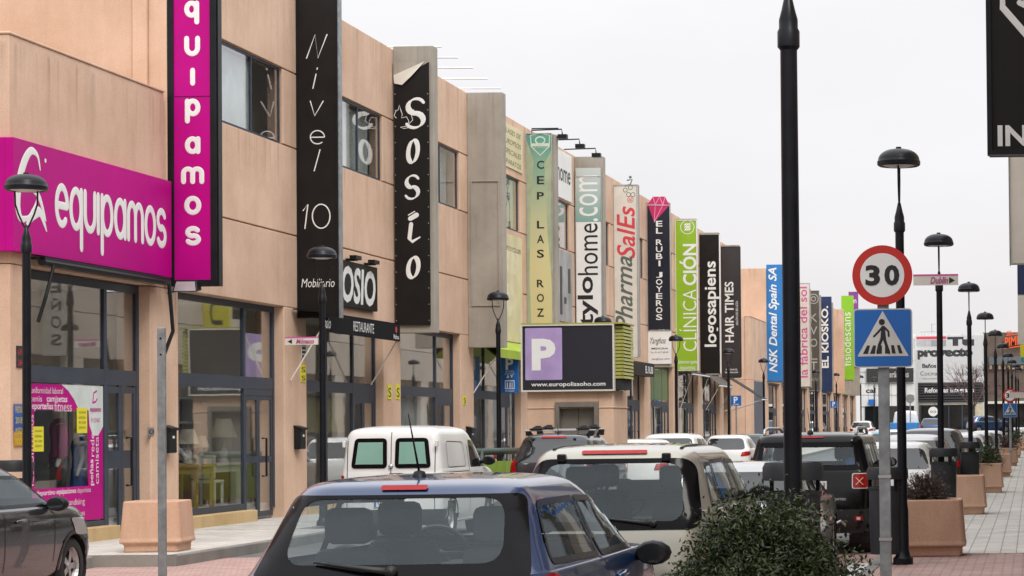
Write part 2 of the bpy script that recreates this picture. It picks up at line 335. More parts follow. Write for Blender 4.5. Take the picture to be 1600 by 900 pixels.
def glyphs(mb, word, fr, u0, v0, u1, v1, wd, gap=.26, mi=0, h=.004, brush=0., d=.004):
    """word drawn with strokes, scaled to the box; v0 is the baseline, v1 the x-height line"""
    tot = sum(GL[c][1] for c in word)+gap*(len(word)-1); sx = (u1-u0)/tot if tot > .2 else (v1-v0)*.7; sy = v1-v0; x = 0
    fr = (fr[0]+fr[3]*d, *fr[1:])
    for c in word:
        for st in GL[c][0]:
            P = [(u0+(x+p[0])*sx, v0+p[1]*sy) for p in st]
            if brush:
                ws = []
                for i in range(len(P)):
                    a, b = P[max(i-1,0)], P[min(i+1,len(P)-1)]; dd = math.atan2(b[1]-a[1], b[0]-a[0])
                    ws.append(wd*(1-brush+brush*2*abs(math.sin(dd-.5))))
                mb.stroke(P, ws, fr, h, mi)
            else: mb.stroke(P, wd, fr, h, mi)
        x += GL[c][1]+gap

# ------------------------------------------------------------------ ground
F, G = -14.1, .5                      # left and right facade planes
def zg(y):                            # the street climbs gently in the distance
    t = max(0., min(1., (y-95)/140)); return 1.25*t*t*(3-2*t)
YS = [-25, 0, 12, 23, 24, 27.6, 29.6, 37, 45, 60, 80, 95] + list(range(105, 236, 10)) + [300, 700, 2500]
def strip(name, x0, x1, ya, yb, dz, mat_, x0b=None):
    ys = [ya]+[y for y in YS if ya < y < yb]+[yb]; mb = MB()
    vs = []
    for y in ys: vs += [(x0, y, zg(y)+dz), (x1, y, zg(y)+dz)]
    mb.add(vs, [(2*i, 2*i+1, 2*i+3, 2*i+2) for i in range(len(ys)-1)])
    return struct(mb.build(name, mat_))
def raised(name, x0, x1, ya, yb, h, mat_):
    ys = [ya]+[y for y in YS if ya < y < yb]+[yb]; mb = MB(); vs = []
    for y in ys: z = zg(y); vs += [(x0,y,z-.1), (x0,y,z+h), (x1,y,z+h), (x1,y,z-.1)]
    fs = []
    for i in range(len(ys)-1):
        for k in range(3): fs.append((4*i+k, 4*i+k+1, 4*i+k+5, 4*i+k+4))
    fs += [(0,1,2,3), tuple(4*(len(ys)-1)+k for k in (3,2,1,0))]
    return struct(mb.add(vs, fs).build(name, mat_, bevel=.012))
strip('ground', -2500, 2500, -25, 2500, -.02, M_ASPH)
strip('road', -13.2, -1.7, -25, 228, 0, M_ASPH)
raised('sidewalk', -1.75, .5, 27.6, 226, .15, M_TILE)
raised('sidewalk', -1.75, .5, -25, 27.596, .15, M_RED)
raised('sidewalk', .504, 3.5, -10.4, 15.7, .15, M_RED)
raised('kerb', -1.9, -1.753, -25, 226, .148, M_KERB)
raised('sidewalk', -15, -12.253, 37, 104.5, .15, M_TILE)
raised('kerb', -12.25, -12.1, 37.15, 104.5, .148, M_KERB)
raised('sidewalk', -15, -11.453, 29.6, 36.998, .15, M_TILE)
raised('kerb', -11.45, -11.3, 29.6, 37.147, .148, M_KERB)
raised('sidewalk', -15, -12.503, -25, 29.597, .15, M_TILE)
raised('kerb', -12.5, -12.35, -25, 29.45, .148, M_KERB)
raised('sidewalk', -15, -12.253, 112.5, 226, .15, M_TILE)
raised('kerb', -12.25, -12.1, 112.5, 226, .148, M_KERB)
strip('crossing_paving', -12.34, -1.91, 22.5, 31.5, .004, M_RED)
mb = MB()
for i in range(2):
    x = -3.3+i*1.0; mb.add([(x,24.6,.008),(x+.5,24.6,.008),(x+.5,28.4,.008),(x,28.4,.008)], [(0,1,2,3)])
struct(mb.build('zebra_marking', M_PAINT))
mb = MB()
for s in (-4.55, -9.35):
    for i in range(11): y = 32+i*5.6; mb.add([(s,y,.004),(s+.1,y,.004),(s+.1,y+2.4,.004),(s,y+2.4,.004)], [(0,1,2,3)])
struct(mb.build('lane_marking', M_PAINT))

# ------------------------------------------------------------------ the shop rows
M_BLIND = mat('pale_blind', (.60,.64,.60), .8, var=.25, scale=1.5)
def shop_row(root, fins, y_start, y_end, detail=True):
    """upper storey of jointed concrete panels, a strip window and a glazed shopfront in every bay"""
    W, I = MB(), MB()
    pil = lambda *b: MB().box(*b).build('pillar', M_WALL, root, world=True, bevel=.02)
    edges = [y_start]+[f+.18 for f in fins[1:]]+[y_end]
    for k in range(len(edges)-1):
        a, b = edges[k], edges[k+1]
        if b-a < 2:
            W.box(F-.5, F, a+.01, b-.01, 0, 10.25); continue
        wa, wb = a+.75, b-.95
        for z0, z1, full in ((4.14,5.52,1), (5.545,7.2,1), (7.225,8.645,0), (8.67,10.25,1)):
            for (p, q) in (((a+.008, b-.008),) if full else ((a+.008, wa), (wb, b-.008))):
                W.box(F-.05, F, p, q, z0, z1); W.box(F-.3, F-.052, p-.006, q+.006, z0-.01, z1+.012)
        # window
        fr = MB(); x0, x1 = F-.10, F-.06; t = .05
        fr.box(x0,x1,wa,wb,7.21,7.21+t); fr.box(x0,x1,wa,wb,8.66-t,8.66)
        n = max(1, round((wb-wa)/1.55)); st = (wb-wa-t)/n
        for i in range(n+1): fr.box(x0-.002,x1+.002,wa+i*st,wa+i*st+t,7.212+t,8.658-t)
        w = fr.build('window', M_FRAME, root, world=True)
        for i in range(n):
            MB().box(F-.083,F-.075,wa+i*st+t,wa+(i+1)*st,7.21+t,8.66-t).build('pane', M_GLASS, w, world=True)
        if k < 4: MB().box(F-.27,F-.26,wa,wb-(1.0 if k == 0 else .25),7.22,8.6).build('blind', M_BLIND, w, world=True)
        I.box(F-1.9,F-1.8,a,b,6.6,9.4); I.box(F-3.1,F-.31,a,b,6.55,6.6); I.box(F-3.1,F-.31,a,b,9.4,9.45); I.box(F-3.1,F-.31,b-.05,b,6.6,9.4)
        # shopfront
        ga, gb = a+(.35 if k else .12), b-.95
        pil(F-.55, F, b-.95, b+(.35 if k < len(edges)-2 else 0), 0, 4.135)
        if k == 0: pil(F-.55, F, a, a+.12, 0, 4.135)
        fr = MB(); x0, x1 = F-.25, F-.19; da = gb-1.65; pm = ga+(da-ga)*.0
        fr.box(x0,x1,ga,gb,4.02,4.13); fr.box(x0,x1,ga,gb,2.56,2.78); fr.box(x0,x1,ga,da,.36,.47)
        cols = [ga, da, gb-.09]
        if (da-ga) > 3.4 and k % 2: cols.insert(1, ga+(da-ga)*.5)
        for c in cols: fr.box(x0-.003,x1+.003,c,c+.09,.36,4.025)
        for (p, q) in ((da+.09, da+.78), (da+.79, gb-.09)):      # two door leaves
            for z0, z1 in ((.2,.3),(1.2,1.32),(2.36,2.44)): fr.box(x0+.012,x1-.012,p,q,z0,z1)
            fr.box(x0+.01,x1-.01,p,p+.07,.2,2.56); fr.box(x0+.01,x1-.01,q-.07,q,.2,2.56)
        fr.box(x0+.005,x1-.005,da+.09,gb-.09,2.44,2.56)
        sf = fr.build('shopfront', M_FRAME, root, world=True)
        zs = ((.47,2.56),(2.78,4.02))
        for i in range(len(cols)-2):
            for z0, z1 in zs: MB().box(F-.225,F-.215,cols[i]+.09,cols[i+1],z0,z1).build('pane', M_GLASS, sf, world=True)
        MB().box(F-.225,F-.215,da+.09,gb-.09,2.78,4.02).build('pane', M_GLASS, sf, world=True)
        MB().box(F-.225,F-.215,da+.16,da+.71,.3,2.36).build('door_pane', M_GLASS, sf, world=True)
        MB().box(F-.225,F-.215,da+.86,gb-.16,.3,2.36).build('door_pane', M_GLASS, sf, world=True)
        if k in (1, 2) and root is main:
            q = MB(); y_ = ga+.12; zt = 2.5
            while y_ < da:
                q.box(F-.4,F-.385,y_,y_+.10,1.75 if k == 1 else .5,zt); y_ += .115
            q.build('slatted_blind', mat('bamboo_slats', (.42,.36,.18), .7) if k == 1 else M_BLIND, sf, world=True)
        h = MB(); yy = da+.9; h.tube([(F-.17,yy,.95),(F-.09,yy,.95),(F-.09,yy,1.65),(F-.17,yy,1.65)], .02, 6); h.build('door_handle', M_BLACK, sf, world=True)
        MB().box(F-.3, F+.035, ga+.004, da+.05, .1, .355).build('plinth', M_TRIM, root, world=True, bevel=.01)
        rd = 2.9 if k == 0 else 1.9+.3*(k%3); I.box(F-rd-.1,F-rd,a,b,.2,4.1); I.box(F-rd,F-.3,a,b,.1,.44 if k == 0 else .2); I.box(F-rd,F-.3,a,b,4.1,4.13); I.box(F-rd,F-.56,b-.05,b,.2,4.1); I.box(F-rd,F-.56,a,a+.05,.2,4.1)
    W.build('wall', M_WALL, root, world=True, bevel=.012)
    I.build('interior', M_ROOM, root, world=True)
    rf = MB().box(F-16,F-.31,y_start,y_end,10.0,10.12); rf.box(F-16,F-6.02,y_start+.31,y_end,.0,9.99)
    rf.build('roof', M_CONC, root, world=True)
A_F = [36.65, 43.1, 49.63, 56.2, 62.79, 69.43, 75.95, 82.6, 89.2, 95.7, 102.4]
main = thing('shop_building', 'long pink concrete shop building with blade signs along its front, nearest on the left', 'building', (F, 36.6, 0))
shop_row(main, A_F, 36.95, 105.2)
# end wall that looks down the street
mb = MB(); mb.box(F-16, F-.55, 36.62, 36.94, 0, 12.2); mb.box(F-.54, F-.3, 36.55, 36.946, 0, 10.25)
mb.box(F-.3,F,36.62,36.94,4.14,10.25)
mb.build('end_wall', M_WALL, main, world=True, bevel=.015)
mb = MB(); mb.box(F-16, F, 105.22, 105.5, 0, 10.25); mb.build('end_wall', M_WALL, main, world=True)
def fin(root, y, x1=F+.83, z0=4.0, z1=10.3, dp=.36, m_=None, fy=.06):
    mb = MB(); mb.box(F+.003, x1, y+fy, y+fy+dp, z0, z1)
    return mb.build('fin', m_ or M_CONC, root, world=True, bevel=.012)
for i, y in enumerate(A_F):
    if i in (0, 1): continue
    fin(main, y, F+(.9 if i in (2, 3, 5) else .82), z0=[0,0,3.93,3.83,4.0,4.0,4.2,4.0,4.0,4.0,4.0][i], z1=[0,0,10.32,10.25,10.05,10.22,10.05,10.1,10.1,10.1,10.1][i], fy=.06 if i != 3 else 0)
# raised border on the bare fin
mb = MB(); y = A_F[3]; x0, x1 = F+.12, F+.78
for b in ((x0-.03,x0,4.9,8.0),(x1,x1+.03,4.9,8.0),(x0-.03,x1+.03,8.0,8.03),(x0-.03,x1+.03,4.87,4.9)): mb.box(b[0],b[1],y-.03,y+.002,b[2],b[3])
mb.build('fin_moulding', M_CONC, main, world=True)

# low corner block at the near end
low = thing('corner_shop', 'low pink corner shop with a walled terrace on top, at the left edge', 'shop', (F, 31, 0))
def low_block(root, y0, y1, glass=True):
    W = MB(); W.box(F-.3,F,y0,y1-.005,4.14,7.32); W.box(F-9,F-.31,y0,y0+.3,4.14,7.32); W.box(F-9,F-.31,y0+.31,y1-.005,5.4,5.5)
    W.box(F-.32,F+.02,y0-.02,y1-.006,7.322,7.36)
    if glass:
        W.box(F-.5,F,y0,y0+.65,0,4.13); W.box(F-9,F-.51,y0,y0+.3,0,4.13)
    else: W.box(F-.3,F,y0,y1-.005,0,4.13); W.box(F-9,F-.31,y0,y0+.3,0,4.13)
    W.build('wall', M_WALL, root, world=True, bevel=.015)
    if not glass: return
    P = MB(); P.box(F-.55,F,y1-.6,y1+.445,0,4.13); P.build('pillar', M_WALL, root, world=True, bevel=.02)
    ga, gb = y0+.65, y1-.6; fr = MB(); x0, x1 = F-.25, F-.19; da = gb-1.35
    fr.box(x0,x1,ga,gb,4.0,4.12); fr.box(x0,x1,ga,gb,2.52,2.76); fr.box(x0,x1,ga,da,.36,.44)
    for c in (ga, da, gb-.1): fr.box(x0-.003,x1+.003,c,c+.1,.36,4.01)
    for (p, q) in ((da+.1, da+.66), (da+.67, gb-.1)):
        for z0, z1 in ((.2,.32),(1.22,1.5),(2.4,2.5)): fr.box(x0+.012,x1-.012,p,q,z0,z1)
        fr.box(x0+.01,x1-.01,p,p+.08,.2,2.52); fr.box(x0+.01,x1-.01,q-.08,q,.2,2.52)
    sf = fr.build('shopfront', M_FRAME, root, world=True)
    for (p, q, z0, z1, nm) in ((ga+.1,da,.44,2.52,'pane'),(ga+.1,da,2.76,4.0,'pane'),(da+.1,gb-.1,2.76,4.0,'pane'),(da+.18,da+.58,.3,2.4,'door_pane'),(da+.75,gb-.18,.3,2.4,'door_pane')):
        MB().box(F-.225,F-.215,p,q,z0,z1).build(nm, M_GLASS, sf, world=True)
    h = MB(); yy = da+.78; h.tube([(F-.17,yy,.95),(F-.08,yy,.95),(F-.08,yy,1.7),(F-.17,yy,1.7)], .022, 6); h.build('door_handle', M_BLACK, sf, world=True)
    MB().box(F-.3,F+.035,y0+.655,da+.06,.1,.355).build('plinth', M_TRIM, root, world=True, bevel=.01)
    I = MB(); I.box(F-2.4,F-2.3,y0,y1,.2,4.1); I.box(F-2.3,F-.3,y0+.31,y1-.31,.1,.44); I.box(F-4.9,F-.3,y0+.31,y1-.31,4.1,4.13); I.box(F-4.9,F-.56,y1-.3,y1-.01,.2,4.1); I.build('interior', M_ROOM, root, world=True)
low_block(low, 30.95, 36.5)

# second row beyond the side street
B_F = [120.0, 126.8, 135.8, 142.5, 151.2, 160, 167.6, 174.4]
second = thing('shop_building', 'second pink concrete shop building, farther off beyond the side street', 'building', (F, 119, 0))
shop_row(second, B_F, 120.4, 181)
mb = MB(); mb.box(F-16, F, 119.8, 120.38, 0, 10.25); mb.build('end_wall', M_WALL, second, world=True, bevel=.02)
low_block(second, 113.0, 119.79, False)
for y in B_F: fin(second, y, F+.8, 4.1, 10.1, m_=M_WALL if y == 160 else M_CONC)
mb = MB(); mb.box(F-.05, F+.02, 114.2, 118.6, .9, 4.1); mb.build('shutter', mat('blue_grey_shutter', (.10,.115,.15), .5), second, world=True)

# the row across the street (seen in the shop windows' reflections)
opp = thing('shop_building', 'pink concrete shop building across the street, on the right behind the lamps', 'building', (G, 14, 0))
mb, gm = MB(), MB(); y = 15.8-6.56*9  # bays behind the camera are unseen, added to darken reflections
while y < 200:
    e_ = y+6.56
    q = 2.6 if -12 < y < 15 else 0.          # unseen front, set back where the camera stands and kept to block light
    for z0, z1 in ((4.14,5.52),(5.545,7.2),(8.67,10.25)): mb.box(G+q, G+q+.3, y+.008, e_-.008, z0, z1)
    mb.box(G+q,G+q+.3,y+.008,y+.9,7.225,8.645); mb.box(G+q,G+q+.3,e_-.9,e_-.008,7.225,8.645); mb.box(G+q,G+q+.5,e_-.6,e_+.6 if abs(e_-15.8) > .1 else e_,0,4.13); mb.box(G+q+.01,G+q+.3,y+.6,e_-.6,0,.4)
    gm.box(G+q+.1,G+q+.14,y+.9,e_-.9,7.2,8.67); gm.box(G+q+.2,G+q+.24,y+.6,e_-.6,.4,4.14); y = e_
mb.box(G+.31, G+12, -43.2, -10.6, 10, 10.1); mb.box(G+3, G+12, -43.1, -10.7, 0, 9.98); mb.box(G+.31, G+12, 15.9, y, 10, 10.1); mb.box(G+3, G+12, 16.2, y, 0, 9.98); mb.box(G+.01, G+12, 15.81, 16.1, 0, 9.99); mb.box(G+3.2, G+12, -10.5, 15.7, 0, 9.97)
mb.build('wall', M_PALE, opp, world=True)
gm.build('glazing', mat('dark_glazing', (.03,.035,.04), .05, var=0), opp, world=True)

# unseen buildings added behind the camera to darken reflections in paint and glass
for lb, x0, x1, y0, y1, hh in (('unseen pink building added on the left behind the camera to darken reflections', -26, F, -60, 21, 8.5), ('unseen building added across the street behind the camera to darken reflections', -30, 16, -82, -70, 11)):
    t = thing('shop_building', lb, 'building', ((x0+x1)/2, y0, 0)); mb = MB(); mb.box(x0,x1,y0,y1,0,hh); mb.build('wall', M_WALL, t, world=True); g = MB()
    if x1 == F:
        for i in range(12):
            for z0, z1 in ((.4,4.0),(5.6,7.2)): MB().box(F+.0,F+.05,y0+.6+i*6.6,y0+5.8+i*6.6,z0,z1).build('window', MATS['dark_glazing'], t, world=True)
    else:
        for i in range(7):
            for z0, z1 in ((.4,3.2),(4.6,6.4),(7.6,9.6)): MB().box(x0+1+i*6.4,x0+6+i*6.4,y1,y1+.05,z0,z1).build('window', MATS['dark_glazing'], t, world=True)

# ------------------------------------------------------------------ blade signs on the fins
def fbox(Y, xl, yt, xr, yb):
    a, b = at(xl, yb, Y=Y), at(xr, yt, Y=Y); return a.x, a.z, b.x, b.z
def T(mb, body, Y, xl, yt, xr, yb, up=False, **k):
    u0, v0, u1, v1 = fbox(Y, xl, yt, xr, yb)
    if up: text(mb, body, fr_front_up(Y), v0, -u1, v1, -u0, **k)
    else: text(mb, body, fr_front(Y), u0, v0, u1, v1, **k)
def blade(label, Y, z0, z1, wd, m_, dp=.06, frame=None, name='blade_sign', fw=.03, cat='blade sign', x0=.0):
    t = thing(name, label, cat, (F+x0, Y, z0), 'blade signs along the shop row')
    mb = MB(); mb.box(F+x0+.004, F+x0+wd, Y, Y+dp-.004, z0, z1); p = mb.build('panel', m_, t, world=True, bevel=.004)
    if frame:
        f = MB(); a, b, y0, y1 = F+x0+.004, F+x0+wd, Y-.02, Y+dp
        f.box(a-.001,a+fw,y0,y1,z0-.001,z1+.001); f.box(b-fw,b+.001,y0,y1,z0-.001,z1+.001); f.box(a+fw,b-fw,y0,y1,z0-.001,z0+fw); f.box(a+fw,b-fw,y0,y1,z1-fw,z1+.001)
        f.build('frame', frame, t, world=True, bevel=.003)
    return t
# magenta one
Y = A_F[0]; t = blade('tall magenta blade sign with stacked white rounded letters in a black frame', Y, 4.17, 10.3, .80, M_MAG, .2, M_BLACK, fw=.1)
bm = MB(); bm.box(F+.805, F+.82, Y+.03, Y+.2, 4.17, 10.3); bm.box(F+.115,F+.69,Y-.006,Y-.001,7.28,7.288); bm.build('edge_cap', M_BLACK, t, world=True)
lt = MB(); fr = fr_front(Y)
for c, (xl, yt, xr, yb) in zip('equipamos', [(288,-62,315,-28),(288,1,312,28),(288,56,313,88),(297,106,305,134),(289,154,314,182),(289,213,314,241),(283,260,320,288),(288,306,315,336),(289,353,314,384)]):
    u0, v0, u1, v1 = fbox(Y, xl, yt, xr, yb); q = .04
    if c == 'i': glyphs(lt, c, (fr[0], XA, ZA, -YA), (u0+u1)/2, v0+q, u1, v1-q, .082, d=.003)
    else: glyphs(lt, c, (fr[0], XA, ZA, -YA), u0+q, v0+q, u1-q, v1-q, .082, d=.003)
lt.build('lettering', M_WHITE, t, world=True)
# Nivel 10
Y = A_F[1]; t = blade('tall black blade sign with thin slanted white script and a grey metal edge', Y, 3.95, 10.3, .80, M_BLACKS, .2, M_BLACK, fw=.035)
MB().box(F+.803, F+.825, Y+.0, Y+.2, 3.95, 10.3).build('edge_cap', M_GALV, t, world=True)
lt = MB()
for c, (xl, yt, xr, yb) in zip('Nivel', [(479,54,511,91),(489,116,496,138),(485,158,505,181),(485,204,507,225),(491,234,500,267)]):
    u0, v0, u1, v1 = fbox(Y, xl, yt, xr, yb)
    for st in (GL['j'][0] if c == 'i' else GL[c][0]):
        mxx = max(p[0] for s_ in GL['j' if c == 'i' else c][0] for p in s_); mxy = {'N':1.75,'l':1.75}.get(c, 1)
        lt.stroke([(u0+p[0]/mxx*(u1-u0), v0+p[1]/mxy*(v1-v0)) for p in st], .022, (Vector((0,Y-.003,0)),XA,ZA,-YA), .003)
u0, v0, u1, v1 = fbox(Y, 474, 319, 520, 357); k = v1-v0
lt.stroke([(u0,v0+k*.75),(u0+.09,v1),(u0+.03,v0)], .024, (Vector((0,Y-.003,0)),XA,ZA,-YA), .003)
lt.stroke(arc((u0+u1)/2+.06,(v0+v1)/2,.17,k/2,0,360,30), .024, (Vector((0,Y-.003,0)),XA,ZA,-YA), .003)
T(lt, 'Mobiliario', Y, 471, 435, 523, 449, shear=.2, bold=-.004)
lt.build('lettering', M_WHITE, t, world=True)
# Sosio banner
Y = A_F[2]; t = blade('black vinyl banner with brushed white letters and a peeled top corner on a grey fin', Y, 4.1, 9.95, .78, M_BLACKS, .05, None, x0=.03, name='banner_sign')
mb = MB(); u0, v0, u1, v1 = fbox(Y, 615, 96, 664, 132)
mb.add([(u0, Y-.012, v1-.3), (u1, Y-.03, v1), (u1-.28, Y-.06, v1-.32), (u0+.2, Y-.05, v0-.02), (u0+.02, Y-.02, v0+.02)], [(0,1,2,3,4)])
mb.build('folded_corner', M_CREAM, t, world=True)
mb = MB(); mb.add([(F+.026, Y-.004, 9.5), (F+.82, Y-.004, 9.953), (F+.026, Y-.004, 9.953)], [(0,1,2)]); mb.build('bare_corner', M_CONC, t, world=True)
lt = MB()
def brush(c, xl, yt, xr, yb, wd=.085, extra=None):
    u0, v0, u1, v1 = fbox(Y, xl, yt, xr, yb); fr = (Vector((0,Y-.003,0)),XA,ZA,-YA)
    for st in GL[c][0]:
        my = {'S':1.67}.get(c, 1); mx_ = {'S':.87}.get(c, GL[c][1])
        P = [(u0+.03+p[0]/mx_*(u1-u0-.06)+(p[1]/my-.5)*.05, v0+.03+p[1]/my*(v1-v0-.06)) for p in st]; ws = []
        for i in range(len(P)):
            a, b = P[max(i-1,0)], P[min(i+1,len(P)-1)]; ang = math.atan2(b[1]-a[1], b[0]-a[0]); ws.append(wd*(.38+.9*abs(math.sin(ang-.55))))
        if c in 'Ss': ws = [w_*(.5+.5*math.sin(math.pi*i/(len(ws)-1))) for i, w_ in enumerate(ws)]
        lt.stroke(P, ws, fr, .003)
brush('S',634,152,664,202,.11); brush('o',636,217,655,256); brush('s',632,272,656,313); brush('o',636,400,656,436)
fr = (Vector((0,Y-.003,0)),XA,ZA,-YA); u0,v0,u1,v1 = fbox(Y,637,350,656,380)
lt.stroke([(u0+.08,v1),(u0+.04,v0+.1),(u0+.1,v0+.03),(u1,v0+.13)], [.09,.09,.07,.03], fr, .003)
lt.stroke([(u0+.06,v1+.12),(u0+.2,v1+.2)], [.1,.11], fr, .003); lt.stroke([(u0+.02,v1+.2),(u0+.16,v1+.28)], .025, fr, .003)
u0,v0,u1,v1 = fbox(Y,616,164,648,201); s_ = u1-u0    # small squirrel drawn in outline
lt.stroke([(u0+p[0]*s_,v0+p[1]*(v1-v0)) for p in ((.1,.45),(0,.55),(.08,.75),(.2,.8),(.25,1),(.32,.8),(.4,.6),(.35,.45),(.6,.5),(.72,.3),(.6,.1),(.3,.05),(.45,0),(.7,.03))], .014, fr, .003)
lt.stroke([(u0+p[0]*s_,v0+p[1]*(v1-v0)) for p in ((.72,.2),(.9,.35),(.8,.7),(.95,.8))], .014, fr, .003)
lt.build('lettering', M_WHITE, t, world=True)
ey = MB()
for i in range(15):
    z = 4.2+i*.36
    for x in (F+.06, F+.785): ey.poly(circle(x, z, .012, 8), fr, .001)
ey.build('eyelets', M_ALU, t, world=True)
# CEP LAS ROZ
Y = A_F[4]; g = ramp_mat('green_to_yellow_print', [(0,(.60,.52,.26)),(.5,(.62,.56,.30)),(.72,(.42,.47,.30)),(.9,(.20,.36,.27)),(1,(.10,.30,.24))], 2, 0, 6, .12)
t = blade('pale green to yellow blade sign with a shield on top and stacked black letters', Y, 4.1, 10.08, .74, g, .06, M_ALU, fw=.02)
t.children[0].location.z = 0
lt = MB()
for c, a, b in zip('CEPLASROZ', (251,275,300,345,367,390,437,459,482), (264,288,312,357,380,403,449,472,495)): T(lt, c, Y, 839, a, 850, b, bold=.018)
lt.build('lettering', M_INK, t, world=True)
sh = MB(); u0,v0,u1,v1 = fbox(Y,829,208,859,243); cxm=(u0+u1)/2
pts = [(u0,v1-.06),(cxm,v1),(u1,v1-.06),(u1-.02,v0+.25),(cxm,v0),(u0+.02,v0+.25),(u0,v1-.06)]
sh.stroke(pts, .035, (Vector((0,Y-.002,0)),XA,ZA,-YA), .003); sh.stroke(arc(cxm,v0+.42,.13,.1,0,360,16), .04, (Vector((0,Y-.002,0)),XA,ZA,-YA), .003)
sh.poly([(u0+.02,v0+.26),(u1-.02,v0+.26),(u1-.02,v0+.34),(u0+.02,v0+.34)], fr_front(Y), .003); T(sh, 'CEP LAS ROZAS', Y, 832, 228, 857, 232, d=.007)
sh.build('shield', mat('pale_green_print', (.55,.62,.52), .5), t, world=True)
wv = MB(); u0 = F+.02; wv.poly([(u0,4.13),(u0+.12,4.13),(u0+.06,6),(u0+.1,8),(u0+.2,9.3),(u0,9.9)], fr_front(Y), .002)
wv.poly([(u0+.7,5.6),(u0+.7,9.6),(u0+.5,9.2),(u0+.57,7.4)], fr_front(Y), .002); wv.build('swirl', mat('sage_print', (.36,.42,.27), .5), t, world=True)
# stylohome
Y = A_F[5]; t = blade('white blade sign with rotated black word and a grey-green top third on a concrete fin', Y, 4.1, 9.6, .82, M_WHITE, .06, M_ALU, fw=.018, x0=.03)
mb = MB(); u0,v0,u1,v1 = fbox(Y,898,262,940,347); mb.poly([(F+.05,v0),(F+.83,v0),(F+.83,v1),(F+.05,v1)], fr_front(Y), .002); mb.build('tinted_panel', ramp_mat('grey_green_print', [(0,(.20,.38,.34)),(1,(.50,.55,.52))], 2, 4, 5.5), t, world=True)
lt = MB(); T(lt, 'stylo', Y, 903, 432, 934, 527, up=True, bold=.02); T(lt, 'home', Y, 903, 349, 934, 430, up=True); lt.build('lettering', M_INK, t, world=True)
lt = MB(); T(lt, '.com', Y, 905, 274, 934, 346, up=True, d=.005); lt.build('lettering', M_WHITE, t, world=True)
# Pharma
Y = A_F[6]; t = blade('cream blade sign with rotated script in grey and red and little figures at both ends', Y, 4.15, 10.02, .82, M_CREAM, .16, M_ALU, fw=.02)
lt = MB(); T(lt, 'Pharma', Y, 962, 400, 988, 518, up=True, shear=.35, bold=.012); lt.build('lettering', mat('lettering_grey_green', (.10,.13,.115), .5), t, world=True)
lt = MB(); T(lt, 'SalEs', Y, 964, 322, 992, 404, up=True, shear=.25, bold=.012); T(lt, '®', Y, 980, 307, 990, 317, up=True); lt.build('lettering', M_RED2, t, world=True)
ic = MB(); fr = (Vector((0,Y-.002,0)),XA,ZA,-YA)
for i in range(4):
    u0,v0,u1,v1 = fbox(Y,964+i*7,515,968+i*7,545); ic.stroke([(u0,v0),(u0+.03,v1-.15),(u1,v0)], .03, fr, .003); ic.poly(circle(u0+.04,v1-.06,.045,12), fr, .003)
for (x, y) in ((982,303),(989,303),(985,292),(977,296)): u0,v0,_,_ = fbox(Y,x,y,x+1,y+1); ic.stroke(arc(u0,v0,.07,.07,0,360,14), .02, fr, .003)
u0,v0,_,_ = fbox(Y,985,283,990,288); ic.stroke([(u0-.18,v0-.05),(u0,v0),(u0+.06,v0+.16),(u0-.1,v0+.14)], .05, fr, .003); ic.poly(circle(u0+.0,v0+.24,.05,12), fr, .003)
ic.build('figures', MATS['lettering_grey_green'], t, world=True)
# El Rubi
Y = A_F[7]; NAVY = mat('navy_sheet', (.006,.009,.02), .4, var=.05)
t = blade('navy blade sign with a pink gem on top and stacked white letters', Y, 5.35, 9.98, .86, NAVY, .1, M_ALU, fw=.018)
gm = MB(); fr = fr_front(Y); u0,v0,u1,v1 = fbox(Y,1012,307,1046,347); P = lambda a, b: (u0+a*(u1-u0), v0+b*(v1-v0))
gm.poly([P(0,.7),P(.25,1),P(.8,1),P(1,.65),P(.3,0)], fr, .003); g_ = gm.build('gem', mat('gem_pink', (.52,.02,.13), .4, var=.05), t, world=True)
gl_ = MB(); fr3 = (Vector((0,Y-.005,0)),XA,ZA,-YA)
for a, b in (((0,.7),(1,.65)),((.25,1),(.35,.68)),((.35,.68),(.55,1)),((.55,1),(.7,.67)),((.7,.67),(.8,1)),((.35,.68),(.3,0)),((.7,.67),(.3,0))): gl_.stroke([P(*a),P(*b)], .018, fr3, .002)
gl_.build('facet_lines', mat('pale_pink', (.75,.4,.5), .5), g_, world=True)
lt = MB(); ys = 345
for c in 'EL RUBI JOYEROS':
    if c != ' ': T(lt, c, Y, 1025 if c != 'I' else 1029, ys, 1035 if c != 'I' else 1032, ys+9, bold=.015)
    ys += 11 if c != ' ' else 7
T(lt, 'www.elrubi.es', Y, 1015, 514, 1045, 518, bold=.02); lt.build('lettering', M_WHITE, t, world=True)
lp = MB().box(F+.01, F+.86, Y+.005, Y+.09, 4.12, 5.33); lpp = lp.build('lower_panel', M_WHITE, t, world=True)
lt = MB(); T(lt, 'Yanghoa', Y, 1016, 527, 1040, 540, shear=.5, d=.0); T(lt, 'MEDICINA', Y, 1018, 543, 1044, 546, bold=.02, d=0.); T(lt, 'Tel. 91 637 68 45', Y, 1016, 549, 1044, 552, d=0.); T(lt, 'yanghoa.com', Y, 1018, 559, 1046, 563, d=0.); lt.build('lettering', M_INK, lpp, world=True)
